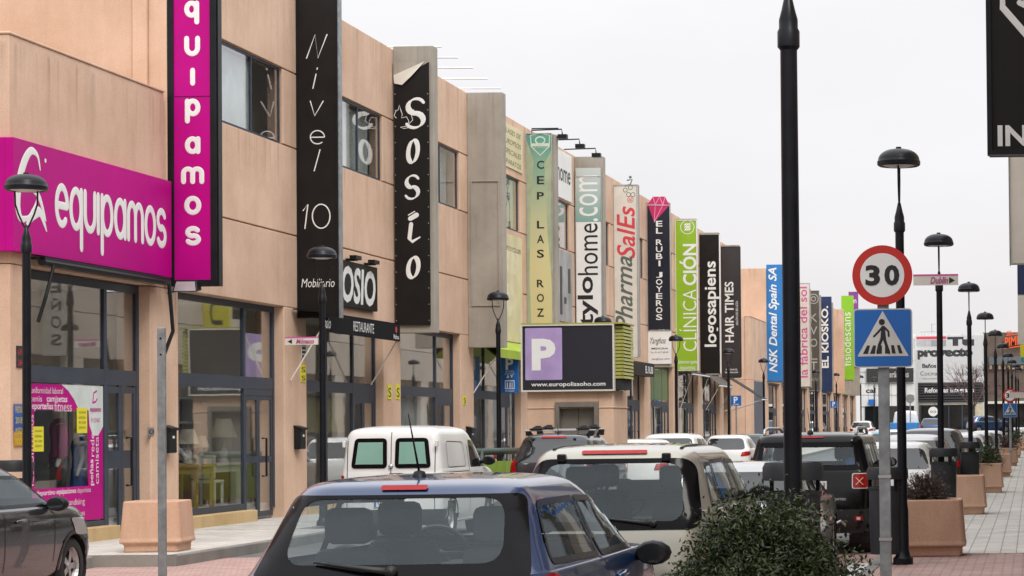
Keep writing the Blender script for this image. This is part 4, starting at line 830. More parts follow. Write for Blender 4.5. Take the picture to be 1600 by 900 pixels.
# ------------------------------------------------------------------ vehicles: one lofted shell, windows cut into it
def crom(a, b, c, d, t): return .5*((2*b)+(-a+c)*t+(2*a-5*b+4*c-d)*t*t+(-a+3*b-3*c+d)*t*t*t)
class Shell:
    def __init__(s, rows, kb=.05, crn=(.22,.34,.84,.92)):
        s.rows, s.kb, s.crn = rows, kb, crn; s.L = max(r[2] for r in rows); s.nv = len(rows)-1
    def lvl(s, v):
        v = max(0, min(s.nv-1e-6, v)); i = int(v); t = v-i; R_ = s.rows; g = lambda k: R_[max(0,min(s.nv,k))]
        out = []
        for k in range(7):
            a, b, c, d = g(i-1)[k], g(i)[k], g(i+1)[k], g(i+2)[k]; q = crom(a,b,c,d,t); lo, hi = min(b,c), max(b,c)
            out.append(min(max(q, lo), hi))
        return out
    def pt(s, q, v):
        z, yr, yf, w, rr, rf, bow = s.lvl(v); sg = -1 if q < 0 else 1; t = abs(q); a, b, c, d = s.crn
        rr = min(rr, w*.95); rf = min(rf, w*.95); yb = yr+bow*((w-rr)/w)**2
        yfb = yf-.12*((w-rf)/w)**2*(1 if rf > .2 else .3)
        if t < a: x = (w-rr)*t/a; y = yr+bow*(x/w)**2
        elif t < b: ph = (t-a)/(b-a)*math.pi/2; x = w-rr+rr*math.sin(ph); y = yb+rr*(1-math.cos(ph))
        elif t < c: x = w; y0, y1 = yb+rr, yfb-rf; y = y0+(y1-y0)*(t-b)/(c-b)
        elif t < d: ph = (t-c)/(d-c)*math.pi/2; x = w-rf+rf*math.cos(ph); y = yfb-rf+rf*math.sin(ph)
        else: x = (w-rf)*(1-t)/(1-d); y = yf-(yf-yfb)*(x/max(1e-6, w-rf))**2
        ym = s.L*.52; x *= 1-s.kb*((y-ym)/(s.L/2))**2
        return Vector((sg*x, y, z))
    def nrm(s, q, v):
        e = .004; a = s.pt(q+e, v)-s.pt(q-e, v); v0, v1 = max(0, v-.06), min(s.nv-.001, v+.06); b = s.pt(q, v1)-s.pt(q, v0); n = a.cross(b)
        if n.length < 1e-9: return Vector((0,0,1))
        n.normalize(); c = s.pt(q, v)-Vector((0, s.L*.5, .6))
        return n if n.dot(c) > 0 else -n
    def vz(s, z):
        lo, hi = 0., s.nv-1e-4
        for _ in range(26):
            md = (lo+hi)/2
            if s.lvl(md)[0] < z: lo = md
            else: hi = md
        return lo
    def solve(s, mode, p, side=1):
        v = s.vz(p[1])
        if mode == 't': return p[0], v
        if mode == 'side':
            lo, hi = .2, .95
            for _ in range(26):
                md = (lo+hi)/2
                if s.pt(md, v).y < p[0]: lo = md
                else: hi = md
            return side*lo, v
        a, b = (0., .36) if mode == 'rear' else (.82, 1.); tx = abs(p[0]); lo, hi = a, b
        for _ in range(26):
            md = (lo+hi)/2; xx = s.pt(md, v).x
            if (xx < tx) == (mode == 'rear'): lo = md
            else: hi = md
        return (lo if p[0] >= 0 else -lo), v
    def onto(s, mode, p, off, side=1):
        q, v = s.solve(mode, p, side); return s.pt(q, v)+s.nrm(q, v)*off
def rpoly(pts, r=.04, n=4):
    out = []; k = len(pts); rs = r if isinstance(r, (list, tuple)) else [r]*k
    for i in range(k):
        a, b, c = Vector(pts[i-1]), Vector(pts[i]), Vector(pts[(i+1)%k]); r_ = min(rs[i], (a-b).length*.45, (c-b).length*.45)
        p, q = b+(a-b).normalized()*r_, b+(c-b).normalized()*r_
        for j in range(n+1): t = j/n; out.append(((1-t)**2*p+2*t*(1-t)*b+t*t*q)[:])
    return out
def dens(P, h):
    out = []
    for i in range(len(P)):
        a, b = Vector(P[i]), Vector(P[(i+1)%len(P)]); n = max(1, int((b-a).length/h))
        out += [(a+(b-a)*j/n)[:] for j in range(n)]
    return out
def inpoly(p, P):
    c = False; j = len(P)-1
    for i in range(len(P)):
        if (P[i][1] > p[1]) != (P[j][1] > p[1]) and p[0] < (P[j][0]-P[i][0])*(p[1]-P[i][1])/(P[j][1]-P[i][1])+P[i][0]: c = not c
        j = i
    return c
def inset(P, d):
    c = Vector((sum(p[0] for p in P)/len(P), sum(p[1] for p in P)/len(P))); n = len(P); out = []
    ar = sum(P[i-1][0]*P[i][1]-P[i][0]*P[i-1][1] for i in range(n))
    for i in range(n):
        a, b = Vector(P[i-1]), Vector(P[(i+1)%n]); t = (b-a)
        if t.length < 1e-9: out.append(P[i]); continue
        t.normalize(); nr = Vector((-t.y, t.x))*(1 if ar > 0 else -1); out.append((Vector(P[i])+nr*d)[:])
    return out
def patch(sh, mode, poly, off, side=1, hole=None, h=.12, mb=None, mi=0):
    """a sheet lying on the shell, filling poly (less hole)"""
    mb = mb or MB(); P = dens(poly, h); H = dens(hole, h) if hole else []
    pts = [Vector(p) for p in P+H]; n = len(P); ed = [(i,(i+1)%n) for i in range(n)]+[(n+i, n+(i+1)%len(H)) for i in range(len(H))]
    xs = [p[0] for p in P]; zs = [p[1] for p in P]; x = min(xs)+h/2
    while x < max(xs):
        z = min(zs)+h/2
        while z < max(zs):
            if inpoly((x,z), P) and not (hole and inpoly((x,z), H)): pts.append(Vector((x,z)))
            z += h
        x += h
    v, _, f, *_r = delaunay_2d_cdt(pts, ed, [], 0, 1e-5)
    fs = []
    for t in f:
        c = (sum(v[i][0] for i in t)/3, sum(v[i][1] for i in t)/3)
        if inpoly(c, P) and not (hole and inpoly(c, H)): fs.append(tuple(t))
    return mb.add([sh.onto(mode, p, off, side) for p in v], fs, mi)
def shell_mesh(sh, cuts=(), nq=46, sub=4, bottom=True):
    """cuts: (mode, polygon, side)"""
    a, b, c, d = sh.crn; ts = []
    for lo, hi, n in ((0,a,9),(a,b,7),(b,c,22),(c,d,6),(d,1,5)):
        n = max(2, int(n*nq/46)); ts += [lo+(hi-lo)*i/n for i in range(n)]
    qs = ts+[1.]; ring = [-t for t in qs[::-1][:-1]]+qs
    ring = ring[1:]  # -1 and 1 coincide
    nv = sh.nv*sub; vs = [sh.pt(q, min(sh.nv-1e-6, k/sub)) for k in range(nv+1) for q in ring]; n = len(ring); fs = []
    for k in range(nv):
        for i in range(n):
            j = (i+1)%n; q0 = ring[i]; q1 = ring[j] if j else 1.
            if j == 0: q0, q1 = ring[-1], 1.
            qm = (q0+q1)/2 if not (j == 0) else -.995
            p = (vs[k*n+i]+vs[k*n+j]+vs[(k+1)*n+i]+vs[(k+1)*n+j])/4; skip = False
            for mode, P, side in cuts:
                if mode == 'rear' and abs(qm) < .32 and inpoly((p.x,p.z), P): skip = True
                elif mode == 'front' and abs(qm) > .82 and inpoly((p.x,p.z), P): skip = True
                elif mode == 'side' and .22 < qm*side < .93 and inpoly((p.y,p.z), P): skip = True
            if not skip: fs.append((k*n+i, k*n+j, (k+1)*n+j, (k+1)*n+i))
    fs.append(tuple(nv*n+i for i in range(n)))
    if bottom: fs.append(tuple(range(n))[::-1])
    return MB().add(vs, fs)
def wheel(root, x, y, r, side, hub=None, w=.2):
    t = MB(); c = (x, y, r); prof = [(r*.64,-w/2),(r*.9,-w/2),(r*.98,-w*.38),(r,-w*.2),(r,w*.2),(r*.98,w*.38),(r*.9,w/2),(r*.64,w/2)]
    t.lathe(prof, 28, c, axis='x'); wh = t.build('wheel', MATS['tyre_rubber'], root, smooth=True)
    h = MB(); o = side*w*.42; h.lathe([(r*.66,o),(r*.6,o-side*.03),(r*.55,o-side*.05)], 28, c, axis='x')
    for i in range(5):
        a = i*2*math.pi/5; d = Vector((0,math.cos(a),math.sin(a))); p = Vector((-1,0,0)).cross(d)*r*.07; k = Vector(c)+Vector((o-side*.02,0,0))
        h.add([k+d*r*.08-p*1.3, k+d*r*.08+p*1.3, k+d*r*.6+p*1.7, k+d*r*.6-p*1.7], [(0,1,2,3)])
    h.lathe([(.0,o-side*.005),(r*.14,o-side*.01),(r*.16,o-side*.04)], 16, c, axis='x'); h.build('rim', hub or M_ALU, wh, smooth=False)
    MB().lathe([(0,o-side*.07),(r*.64,o-side*.07)], 24, c, axis='x').build('brake', M_DARK, wh)
mat('tyre_rubber', (.013,.013,.013), .85, var=.2)
def paint(name, col, metal=.0, rough=.32, coat=1.): return mat(name, col, rough, metal, var=.04, scale=2, coat=coat)
M_TINT = mat('tinted_car_glass', (.012,.014,.015), .04, var=0, spec=.9)
M_TRIMB = mat('black_gloss_trim', (.003,.003,.004), .15, var=0, spec=.13)
M_PLAST = mat('black_plastic_trim', (.02,.02,.021), .55, var=.1)
M_TAIL = mat('tail_light_red', (.34,.004,.005), .2, var=.15, scale=20, spec=.35)
M_SEAT = mat('grey_seat_cloth', (.055,.058,.065), .9, var=.15, scale=10)
M_PLATE = mat('plate_white', (.75,.75,.73), .4, var=.02)
def seats(root, xs, y, z=.55, hw=.24):
    for x in xs:
        m_ = MB(); m_.add([(x-hw,y,z),(x+hw,y,z),(x+hw,y+.14,z),(x-hw,y+.14,z),(x-hw*.85,y-.2,z+.6),(x+hw*.85,y-.2,z+.6),(x+hw*.85,y-.06,z+.6),(x-hw*.85,y-.06,z+.6)],[(0,3,2,1),(4,5,6,7),(0,1,5,4),(1,2,6,5),(2,3,7,6),(3,0,4,7)])
        s_ = m_.build('seat', M_SEAT, root, bevel=.05); MB().box(x-.13,x+.13,y-.25,y-.14,z+.63,z+.83).build('headrest', M_SEAT, s_, bevel=.045)
def car(name, label, cat, X, Yr, rows, P, kb=.05, group='cars parked along the street', z0=0., rz=0., detail=2, win=None, ex=None, wheels=((.7,.31),(3.2,.31)), tail=(), hole=True, front=None, bumper=True, plate=None, brake=None, wiper=None, plate_z=.75, seatrow=((.42,-.42),), mirror=None, tl_mat=None, handle=None, rail=None, ant=None):
    """win: dict rear=(outer, inset) , side=[polygons (y,z)], front=polygon"""
    t = thing(name, label, cat, (X, Yr, z0), group, rz); sh = Shell(rows, kb); cuts = []; win = win or {}
    rear_o = win.get('rear'); sides = win.get('side', []); fr_o = win.get('front')
    see = detail >= 2
    if see:
        if rear_o: cuts.append(('rear', [((p[0]+q[0])/2, (p[1]+q[1])/2) for p, q in zip(rear_o[0], rear_o[1])] if not isinstance(rear_o[1], float) else inset(rear_o[0], rear_o[1]*.55), 1))
        for P_ in sides:
            for sd_ in (1, -1): cuts.append(('side', inset(P_, .022), sd_))
        if fr_o: cuts.append(('front', inset(fr_o, .03), 1))
    wc = []
    if detail >= 1:
        for (wy, wr) in wheels:
            for sd_ in (1, -1): cuts.append(('side', circle(wy, wr, wr+.045, 24), sd_))
    body = shell_mesh(sh, cuts, nq=46 if detail >= 2 else (30 if detail == 1 else 18), sub=6 if detail >= 3 else (4 if detail == 2 else 3 if detail else 2)).build('body', P, t, smooth=True)
    hh = .06 if detail >= 2 else .12
    if rear_o:
        O = rear_o[0]; I = inset(O, rear_o[1]) if isinstance(rear_o[1], float) else rear_o[1]
        rw = patch(sh, 'rear', O, .006, hole=I if see else None, h=hh).build('rear_window', M_TRIMB if see else M_TINT, t, smooth=True)
        if see: patch(sh, 'rear', inset(I, -.012), .003, h=hh).build('rear_glass', M_CARGLASS, rw, smooth=True)
    for P_ in sides:
        for sd_ in (1, -1):
            fm = patch(sh, 'side', P_, .005, sd_, hole=inset(P_, .035) if see else None, h=hh*1.5).build('side_window', M_TRIMB if see else M_TINT, t, smooth=True)
            if see: patch(sh, 'side', inset(P_, .024), .002, sd_, h=hh*1.5).build('side_glass', M_CARGLASS, fm, smooth=True)
    if fr_o:
        wm = patch(sh, 'front', fr_o, .005, hole=inset(fr_o, .05) if see else None, h=hh*2).build('windscreen', M_TRIMB if see else M_TINT, t, smooth=True)
        if see: patch(sh, 'front', inset(fr_o, .035), .002, h=hh*2).build('windscreen_glass', M_CARGLASS, wm, smooth=True)
    for tp in tail:
        for sg in (1, -1): patch(sh, 't' if tp[0] == 't' else 'rear', [(p[0]*sg, p[1]) for p in tp[1]][::sg], .008, h=.05 if tp[0] != 't' else .03).build('taillight', tl_mat or M_TAIL, t, smooth=True)
    if detail >= 1:
        hw = max(r[3] for r in rows)
        for (wy, wr) in wheels:
            for sd_ in (1, -1):
                xs = abs(sh.onto('side', (wy, wr+.2), 0, 1).x)
                wheel(t, sd_*(xs-.12), wy, wr, sd_)
                a = MB(); patch(sh, 'side', circle(wy, wr, wr+.075, 28), .006, sd_, hole=circle(wy, wr, wr+.03, 28), h=.3, mb=a)
                a.lathe([(wr+.05, -.02),(wr+.05, -.34),(0, -.34)] if sd_ > 0 else [(wr+.05,.02),(wr+.05,.34),(0,.34)], 24, (sd_*xs, wy, wr), axis='x'); a.build('wheel_arch', M_PLAST, t)
    if see:
        i_ = MB(); w_ = rows[0][3]-.08; i_.box(-w_, w_, .5, sh.L-.9, .3, .34); i_.box(-w_,w_,sh.L-1.55,sh.L-1.1,.34,.92); i_.box(-w_*.95,w_*.95,.45,1.0,.35,.62); i_.build('cabin_floor', M_DARK, t, bevel=.03)
        for k, row in enumerate(win.get('seats', ())): seats(t, row[0], row[1], row[2])
        if win.get('wheel'):
            x, y, z = win['wheel']; m_ = MB(); pts = [(x+.185*math.cos(a*math.pi/14), y-.07*math.sin(a*math.pi/14), z+.175*math.sin(a*math.pi/14)) for a in range(29)]; m_.tube(pts, .017, 8, cap=False); m_.beam((x-.18,y,z),(x+.18,y,z),.03); m_.tube([(x,y,z),(x,y+.3,z-.12)], .035, 8); m_.build('steering_wheel', M_PLAST, t, smooth=True)
    if brake: 
        x0, x1, z0_, z1_ = brake; patch(sh, 'rear', rpoly([(x0,z0_),(x1,z0_),(x1,z1_),(x0,z1_)], .012), .012, h=.05).build('brake_light', M_TAIL, t)
    if plate:
        y_ = min(sh.pt(0, sh.vz(plate_z)).y, sh.pt(.1, sh.vz(plate_z)).y)-.02; pl = MB().box(-.26,.26,y_,y_+.02,plate_z-.055,plate_z+.055).build('number_plate', M_PLATE, t, bevel=.004)
        q = MB(); text(q, plate, fr_front(y_), -.2, plate_z-.035, .23, plate_z+.035, bold=.02); q.poly([(-.26,plate_z-.055),(-.225,plate_z-.055),(-.225,plate_z+.055),(-.26,plate_z+.055)], fr_front(y_), .002, 1); q.build('plate_lettering', [M_INK, M_BLUE], pl)
    if wiper:
        (xa, za), (xb, zb) = wiper; a, b = sh.onto('rear', (xa,za), .03), sh.onto('rear', (xb,zb), .022); m_ = MB(); m_.tube([a, a.lerp(b,.4)+Vector((0,-.012,0)), b], [.022,.014,.006], 6); m_.tube([a+Vector((0,.03,0)), a-Vector((0,.015,0))], .03, 10); m_.build('wiper', M_PLAST, t, smooth=True)
    if bumper:
        zt = bumper if isinstance(bumper, float) else .5
        patch(sh, 't', dens([(-.5,.2),(.5,.2),(.5,zt-.14),(-.5,zt-.14)], .05) if False else [(-.36,.2),(.36,.2),(.36,zt),(-.36,zt)], .01, h=.06).build('bumper_skirt', M_PLAST, t, smooth=True)
    if mirror:
        my, mz = mirror
        for sd_ in (1, -1):
            c = sh.onto('side', (my, mz), 0, sd_); m_ = MB(); k = Vector((sd_*.115, -.02, .03)); prof = []
            for a in range(7): th = -math.pi/2+a*math.pi/6; prof.append((math.cos(th)*.085, math.sin(th)*.11))
            n0 = len(m_.v); m_.lathe(prof, 14, (0,0,0)); 
            m_.v = [(c.x+k.x+q[2]*1.05*1, c.y+k.y+q[1]*.75+(.02 if q[1] > 0 else 0), c.z+k.z+q[0]*.95) for q in m_.v]
            m_.tube([c+Vector((-sd_*.02,.02,.0)), c+Vector((sd_*.06,0,.02))], .03, 6); mi_ = m_.build('door_mirror', win.get('mirror_mat', M_BLACK), t, smooth=True)
            g_ = MB(); g_.lathe([(0,0),(.075,0)], 16, (0,0,0)); g_.v = [(c.x+k.x+q[0]*1.2, c.y+k.y-.062, c.z+k.z+q[1]*.85) for q in g_.v]; g_.build('mirror_glass', M_TINT, mi_)
    if handle:
        for sd_ in (1, -1):
            for (hy, hz) in handle:
                a, b = sh.onto('side', (hy,hz), .025, sd_), sh.onto('side', (hy+.2,hz+.01), .025, sd_); MB().tube([sh.onto('side',(hy,hz),0,sd_), a, b, sh.onto('side',(hy+.2,hz+.01),0,sd_)], .016, 6).build('door_handle', win.get('handle_mat', P), t, smooth=True)
    if rail:
        for sd_ in (1, -1):
            pts = [(sd_*x_, y_, z_) for x_, y_, z_ in rail]; MB().tube(pts, .022, 8).build('roof_rail', M_ALU, t, smooth=True)
    if ant:
        x_, y_, z_, h_ = ant; m_ = MB(); m_.lathe([(0,.05),(.03,.04),(.045,0),(.045,-.02)], 12, (x_,y_,z_)); m_.tube([(x_,y_,z_+.03),(x_-.02,y_-.16*h_/.4,z_+h_)], [.007,.003], 6); m_.build('antenna', M_BLACK, t, smooth=True)
    if ex: ex(t, sh)
    return t
mat('mirror_silver', (.8,.8,.8), .03, 1., var=0)
def seam(sh, pts, mode='side', side=1, wd=.008, mb=None):
    """dark shut line on the shell"""
    mb = mb or MB(); P = dens(pts+[pts[-1]], .06)[:-1] if False else []
    for i in range(len(pts)-1):
        a, b = Vector(pts[i]), Vector(pts[i+1]); n = max(1, int((b-a).length/.06))
        for j in range(n): P.append((a+(b-a)*j/n)[:])
    P.append(pts[-1]); vs = []
    for i, p in enumerate(P):
        a, b = Vector(P[max(i-1,0)]), Vector(P[min(i+1,len(P)-1)]); t = (b-a).normalized(); nr = Vector((-t.y,t.x))*wd/2
        vs += [sh.onto(mode, (p[0]-nr.x,p[1]-nr.y), .004, side), sh.onto(mode, (p[0]+nr.x,p[1]+nr.y), .004, side)]
    return mb.add(vs, [(2*i,2*i+1,2*i+3,2*i+2) for i in range(len(P)-1)])

# --- blue hatchback in front
HATCH = [(.18,.14,3.86,.76,.3,.5,.05),(.30,.03,3.96,.83,.28,.5,.06),(.50,.0,4.0,.865,.26,.5,.07),(.72,.04,3.94,.872,.25,.5,.07),(.88,.09,3.78,.868,.24,.5,.07),(.97,.14,3.60,.845,.22,.5,.07),
         (1.0,.17,3.05,.825,.2,.4,.07),(1.15,.29,2.78,.755,.2,.4,.07),(1.29,.40,2.50,.70,.19,.4,.07),(1.395,.46,2.28,.64,.2,.4,.07),(1.452,.54,2.1,.575,.22,.4,.08),(1.48,.82,1.85,.42,.2,.3,.06),(1.49,1.1,1.6,.18,.1,.12,.03)]
P_BLUE = paint('dark_blue_paint', (.003,.027,.10), .1, .3, 1.)
P_BLUE.node_tree.nodes['Principled BSDF'].inputs['Coat IOR'].default_value = 1.55
rw = rpoly([(-.72,.93),(.72,.93),(.60,1.36),(-.60,1.36)], [.14,.14,.1,.1], 6)
bw = rpoly([(-.75,.93),(.75,.93),(.625,1.405),(-.625,1.405)], [.1,.1,.05,.05], 6); bwi = rpoly([(-.585,1.045),(.585,1.045),(.535,1.385),(-.535,1.385)], [.12,.12,.1,.1], 6)
def blue_ex(t, sh):
    m_ = MB()
    for sd_ in (1,-1):
        seam(sh, [(1.72,.35),(1.72,.95),(1.62,1.0),(1.45,1.36)], 'side', sd_, .012, m_); seam(sh, [(.86,.7),(.9,.98)], 'side', sd_, .01, m_)
    m_.build('shut_lines', M_INK, t)
XB = -3.38
car('parked_car', 'dark blue hatchback filling the bottom of the view, seen from behind with a roof aerial', 'car', XB, 11.6, [(r[0]*1.01,*r[1:]) for r in HATCH], P_BLUE, detail=3, brake=(-.125,.125,1.428,1.45),
    win=dict(rear=(bw,bwi), side=[rpoly([(.46,1.02),(1.62,1.0),(1.55,1.365),(.66,1.365)], [.1,.05,.03,.12]), rpoly([(1.68,1.0),(2.86,1.0),(2.34,1.34),(1.60,1.365)], [.05,.05,.06,.04])],
    front=rpoly([(-.72,1.02),(.72,1.02),(.58,1.38),(-.58,1.38)], .1), seats=(((-.40,.42),1.0,.5),((-.40,.40),2.0,.5)), wheel=(-.38,2.62,.97), mirror_mat=M_BLACK),
    tail=[('t', rpoly([(.235,.62),(.34,.62),(.36,.98),(.30,.98)], .03))], wiper=((.02,.99),(-.40,1.05)), plate='6124 FHB', plate_z=.66, mirror=(2.66,.93), handle=((1.0,.86),(1.95,.86)), ant=(-.02,.85,1.485,.36), ex=blue_ex, wheels=((.72,.30),(3.22,.30)))
# --- beige people carrier
MPV = [(.20,.12,3.9,.78,.26,.5,.05),(.34,.02,4.0,.83,.25,.5,.06),(.55,.0,4.03,.85,.24,.5,.07),(.80,.03,3.95,.855,.24,.5,.07),(.98,.07,3.75,.85,.24,.45,.07),(1.06,.1,3.5,.835,.23,.45,.07),
       (1.09,.12,3.25,.82,.22,.4,.07),(1.28,.20,2.95,.765,.21,.4,.07),(1.42,.27,2.7,.72,.2,.4,.07),(1.52,.32,2.5,.68,.2,.35,.07),(1.58,.42,2.35,.6,.22,.35,.07),(1.61,.7,2.1,.42,.2,.3,.06),(1.622,1.1,1.7,.16,.1,.12,.02)]
P_BEI = paint('beige_metallic_paint', (.35,.33,.275), .5, .32)
def beige_ex(t, sh):
    for x in (-.43,.43): p = sh.onto('rear', (x,1.495), .02); MB().box(p.x-.035,p.x+.035,p.y-.02,p.y+.05,p.z-.03,p.z+.04).build('hinge', M_BLACK, t, bevel=.012)
    for sd_ in (1,-1): MB().tube([(sd_*.53,.5,1.578),(sd_*.53,.75,1.592),(sd_*.52,1.3,1.598),(sd_*.5,2.0,1.59)], .016, 6).build('roof_strip', M_PLAST, t)
    h_ = MB()
    for sd_ in (1,-1): seam(sh, [(1.75,.4),(1.75,1.05),(1.65,1.5)], 'side', sd_, .012, h_)
    h_.build('shut_lines', M_INK, t)
    b = MB(); b.add([(-.35,2.35,1.10),(.35,2.35,1.10),(.35,2.3,1.28),(-.35,2.3,1.28)], [(0,1,2,3)]); b.build('sunshade', M_ALU, t)
car('parked_car', 'beige people carrier behind the blue hatchback, with a long red brake light on top', 'car', -3.45, 18.2, MPV, P_BEI, detail=3,
    win=dict(rear=(rpoly([(-.76,.92),(.76,.92),(.66,1.5),(-.66,1.5)], [.14,.14,.14,.14], 6), rpoly([(-.60,.99),(.60,.99),(.565,1.46),(-.565,1.46)], [.12,.12,.14,.14], 6)), side=[rpoly([(.42,1.1),(.86,1.1),(.9,1.46),(.62,1.46)], [.05,.04,.04,.14]), rpoly([(.93,1.1),(1.7,1.1),(1.68,1.48),(.97,1.48)], .05), rpoly([(1.78,1.1),(3.0,1.1),(2.55,1.45),(1.76,1.48)], .05)],
    front=rpoly([(-.72,1.12),(.72,1.12),(.62,1.5),(-.62,1.5)], .1), seats=(((-.40,.40),1.15,.6),((-.38,.38),2.1,.6)), wheel=(-.36,2.75,1.1)),
    tail=[('t', rpoly([(.25,.40),(.32,.40),(.325,.72),(.27,.72)], .03))], brake=(-.27,.27,1.535,1.562), wiper=((.36,.97),(-.1,1.02)), plate='2380 DXK', plate_z=.5, mirror=(2.95,1.1), handle=((1.0,.98),(2.0,.98)), ex=beige_ex, wheels=((.75,.31),(3.25,.31)))
# --- black boxy off-roader on the right
JEEP = [(.30,.12,4.05,.80,.2,.4,.03),(.42,.03,4.15,.86,.2,.4,.04),(.60,.0,4.2,.88,.18,.35,.05),(.85,.02,4.2,.885,.17,.3,.05),(1.02,.05,4.15,.88,.17,.3,.05),(1.12,.07,4.05,.865,.16,.3,.05),
        (1.15,.08,3.1,.85,.16,.25,.05),(1.32,.14,2.95,.80,.16,.25,.05),(1.47,.19,2.8,.76,.16,.25,.05),(1.57,.22,2.7,.73,.16,.25,.05),(1.63,.3,2.6,.66,.18,.25,.05),(1.66,.6,2.4,.45,.2,.25,.04),(1.67,1.0,2.0,.16,.1,.12,.02)]
P_BLK = mat('black_paint', (.004,.004,.005), .12, var=.02, spec=.3)
def jeep_ex(t, sh):
    for sg in (1,-1):
        c = (sg*.70, 1.0); fr_ = lambda p, o: sh.onto('rear', (c[0]+p[0], c[1]+p[1]), o)
        q = MB(); sq = rpoly([(-.105,-.105),(.105,-.105),(.105,.105),(-.105,.105)], .03); patch(sh, 'rear', [(c[0]+p[0],c[1]+p[1]) for p in sq], .02, h=.06, mb=q); tl = q.build('taillight', M_PLATE, t)
        q = MB(); patch(sh, 'rear', [(c[0]+p[0]*.88,c[1]+p[1]*.88) for p in sq], .026, h=.06, mb=q); q.build('lens', M_TAIL, tl)
        q = MB(); y_ = fr_((0,0), .034).y
        for a in (1,-1): q.beam((c[0]-.05,y_-.002*a,c[1]-.05*a),(c[0]+.05,y_-.002*a,c[1]+.05*a),.022,.01)
        q.build('cross', MATS['tail_light_pale'], tl, bevel=.004)
        q = MB(); patch(sh, 'rear', [(sg*.68+p[0]*.5, .50+p[1]*.33) for p in sq], .016, h=.06, mb=q); f_ = q.build('fog_light', M_TAIL, t); q = MB(); patch(sh, 'rear', [(sg*.68+p[0]*.22, .50+p[1]*.18) for p in sq], .022, h=.06, mb=q); q.build('lens', M_PLATE, f_)
    y_ = sh.onto('rear', (.4,.76), 0).y-.01; q = MB(); text(q, 'LIMITED', (Vector((0,y_,0)),XA,ZA,-YA), .34, .745, .52, .775, bold=.03); text(q, 'Jeep', (Vector((0,y_+.03,0)),XA,ZA,-YA), -.12, 1.055, .12, 1.115, bold=.03, d=.03); q.build('badge', M_ALU, t)
    q = MB(); pts = [(.43,-.0),(.40,-.01)]; q.tube([(.35,-.03,.42),(.45,-.05,.47),(.5,-.02,.42),(.5,.05,.40)], .02, 6); q.build('tow_eye', M_ALU, t)
    q = MB(); q.lathe([(0,.0),(.05,0),(.075,-.01)], 10, (.55,.45,1.25), axis='y'); q.build('sticker', MATS['sky_blue_sheet'], t)
mat('tail_light_pale', (.85,.62,.42), .3)
car('parked_car', 'black boxy off-roader behind the tall lamp post, with square red lights and silver rails', 'car', -3.03, 30.3, JEEP, P_BLK, kb=.03, detail=2,
    win=dict(rear=(rpoly([(-.72,1.15),(.72,1.15),(.665,1.53),(-.665,1.53)], [.12,.12,.05,.05]), .07), side=[rpoly([(.45,1.17),(.85,1.17),(.87,1.52),(.55,1.52)], .05), rpoly([(.95,1.17),(1.75,1.17),(1.75,1.52),(.97,1.52)], .04), rpoly([(1.85,1.17),(2.9,1.17),(2.65,1.5),(1.83,1.52)], .04)], front=rpoly([(-.75,1.18),(.75,1.18),(.68,1.55),(-.68,1.55)], .06), seats=(((-.42,.42),1.1,.65),((-.42,.42),2.0,.65))),
    plate='4591 KLN', plate_z=.95, bumper=.62, brake=(-.2,.2,1.585,1.605), wiper=((0,1.17),(-.4,1.19)), mirror=(2.8,1.18), handle=((1.1,1.05),(2.0,1.05)), ex=jeep_ex, wheels=((.75,.35),(3.35,.35)), rail=[(.63,.45,1.63),(.63,.52,1.70),(.62,.8,1.72),(.62,2.2,1.72),(.62,2.5,1.69),(.62,2.6,1.63)], ant=(.0,.45,1.65,.35))
# --- white van
VAN = [(.25,.08,3.85,.76,.12,.4,.02),(.40,.01,3.98,.82,.12,.45,.02),(.62,.0,4.0,.835,.11,.45,.02),(.90,.01,3.95,.835,.11,.45,.02),(1.05,.02,3.7,.83,.11,.4,.02),(1.12,.03,3.4,.82,.11,.4,.02),
       (1.15,.03,3.15,.815,.11,.4,.02),(1.38,.05,2.85,.79,.11,.4,.02),(1.58,.07,2.55,.765,.11,.4,.02),(1.72,.1,2.3,.73,.12,.35,.02),(1.79,.17,2.1,.65,.16,.3,.03),(1.83,.45,1.8,.45,.2,.25,.02),(1.84,.8,1.5,.16,.1,.12,.01)]
P_WHT = paint('white_paint', (.72,.72,.70), 0., .35, .6)
def van_ex(t, sh):
    m_ = MB(); seam(sh, [(0,.35),(0,1.74)], 'rear', 1, .012, m_)
    for sd_ in (1,-1):
        seam(sh, [(sd_*.70,.4),(sd_*.70,1.6)], 'rear', 1, .012, m_); seam(sh, [(1.75,.4),(1.75,1.5)], 'side', sd_, .014, m_); seam(sh, [(.22,1.08),(1.7,1.08)], 'side', sd_, .01, m_); 
        pn = rpoly([(.45,1.16),(1.55,1.16),(1.5,1.56),(.5,1.58)], .08)
        for i in range(len(pn)): seam(sh, [pn[i], pn[(i+1)%len(pn)]], 'side', sd_, .012, m_)
    m_.build('shut_lines', M_GREY, t)
    for sg in (1,-1):
        O = rpoly([(sg*.06,1.16),(sg*.64,1.16),(sg*.585,1.64),(sg*.07,1.64)], .07); O = O if sg > 0 else O[::-1]
        w_ = patch(sh, 'rear', O, .012, h=.1).build('rear_window', M_TRIMB, t, smooth=True)
        patch(sh, 'rear', inset(O, .065), .017, h=.1).build('rear_glass', MATS['mint_glass'], w_, smooth=True)
        for zz in (.75,1.5): MB().box(sg*.74-.02,sg*.74+.02,-.02,.06,zz,zz+.1).build('hinge', P_WHT, t, bevel=.01)
    MB().lathe([(0,-.03),(.035,-.028),(.04,0)], 14, (0.0,.03,1.19), axis='y').build('lock', M_ALU, t, smooth=True)
    MB().box(-.02,.2,-.03,.03,1.02,1.08).build('handle', M_BLACK, t, bevel=.015)
mat('mint_glass', (.20,.37,.31), .05, var=.08, scale=1.5)
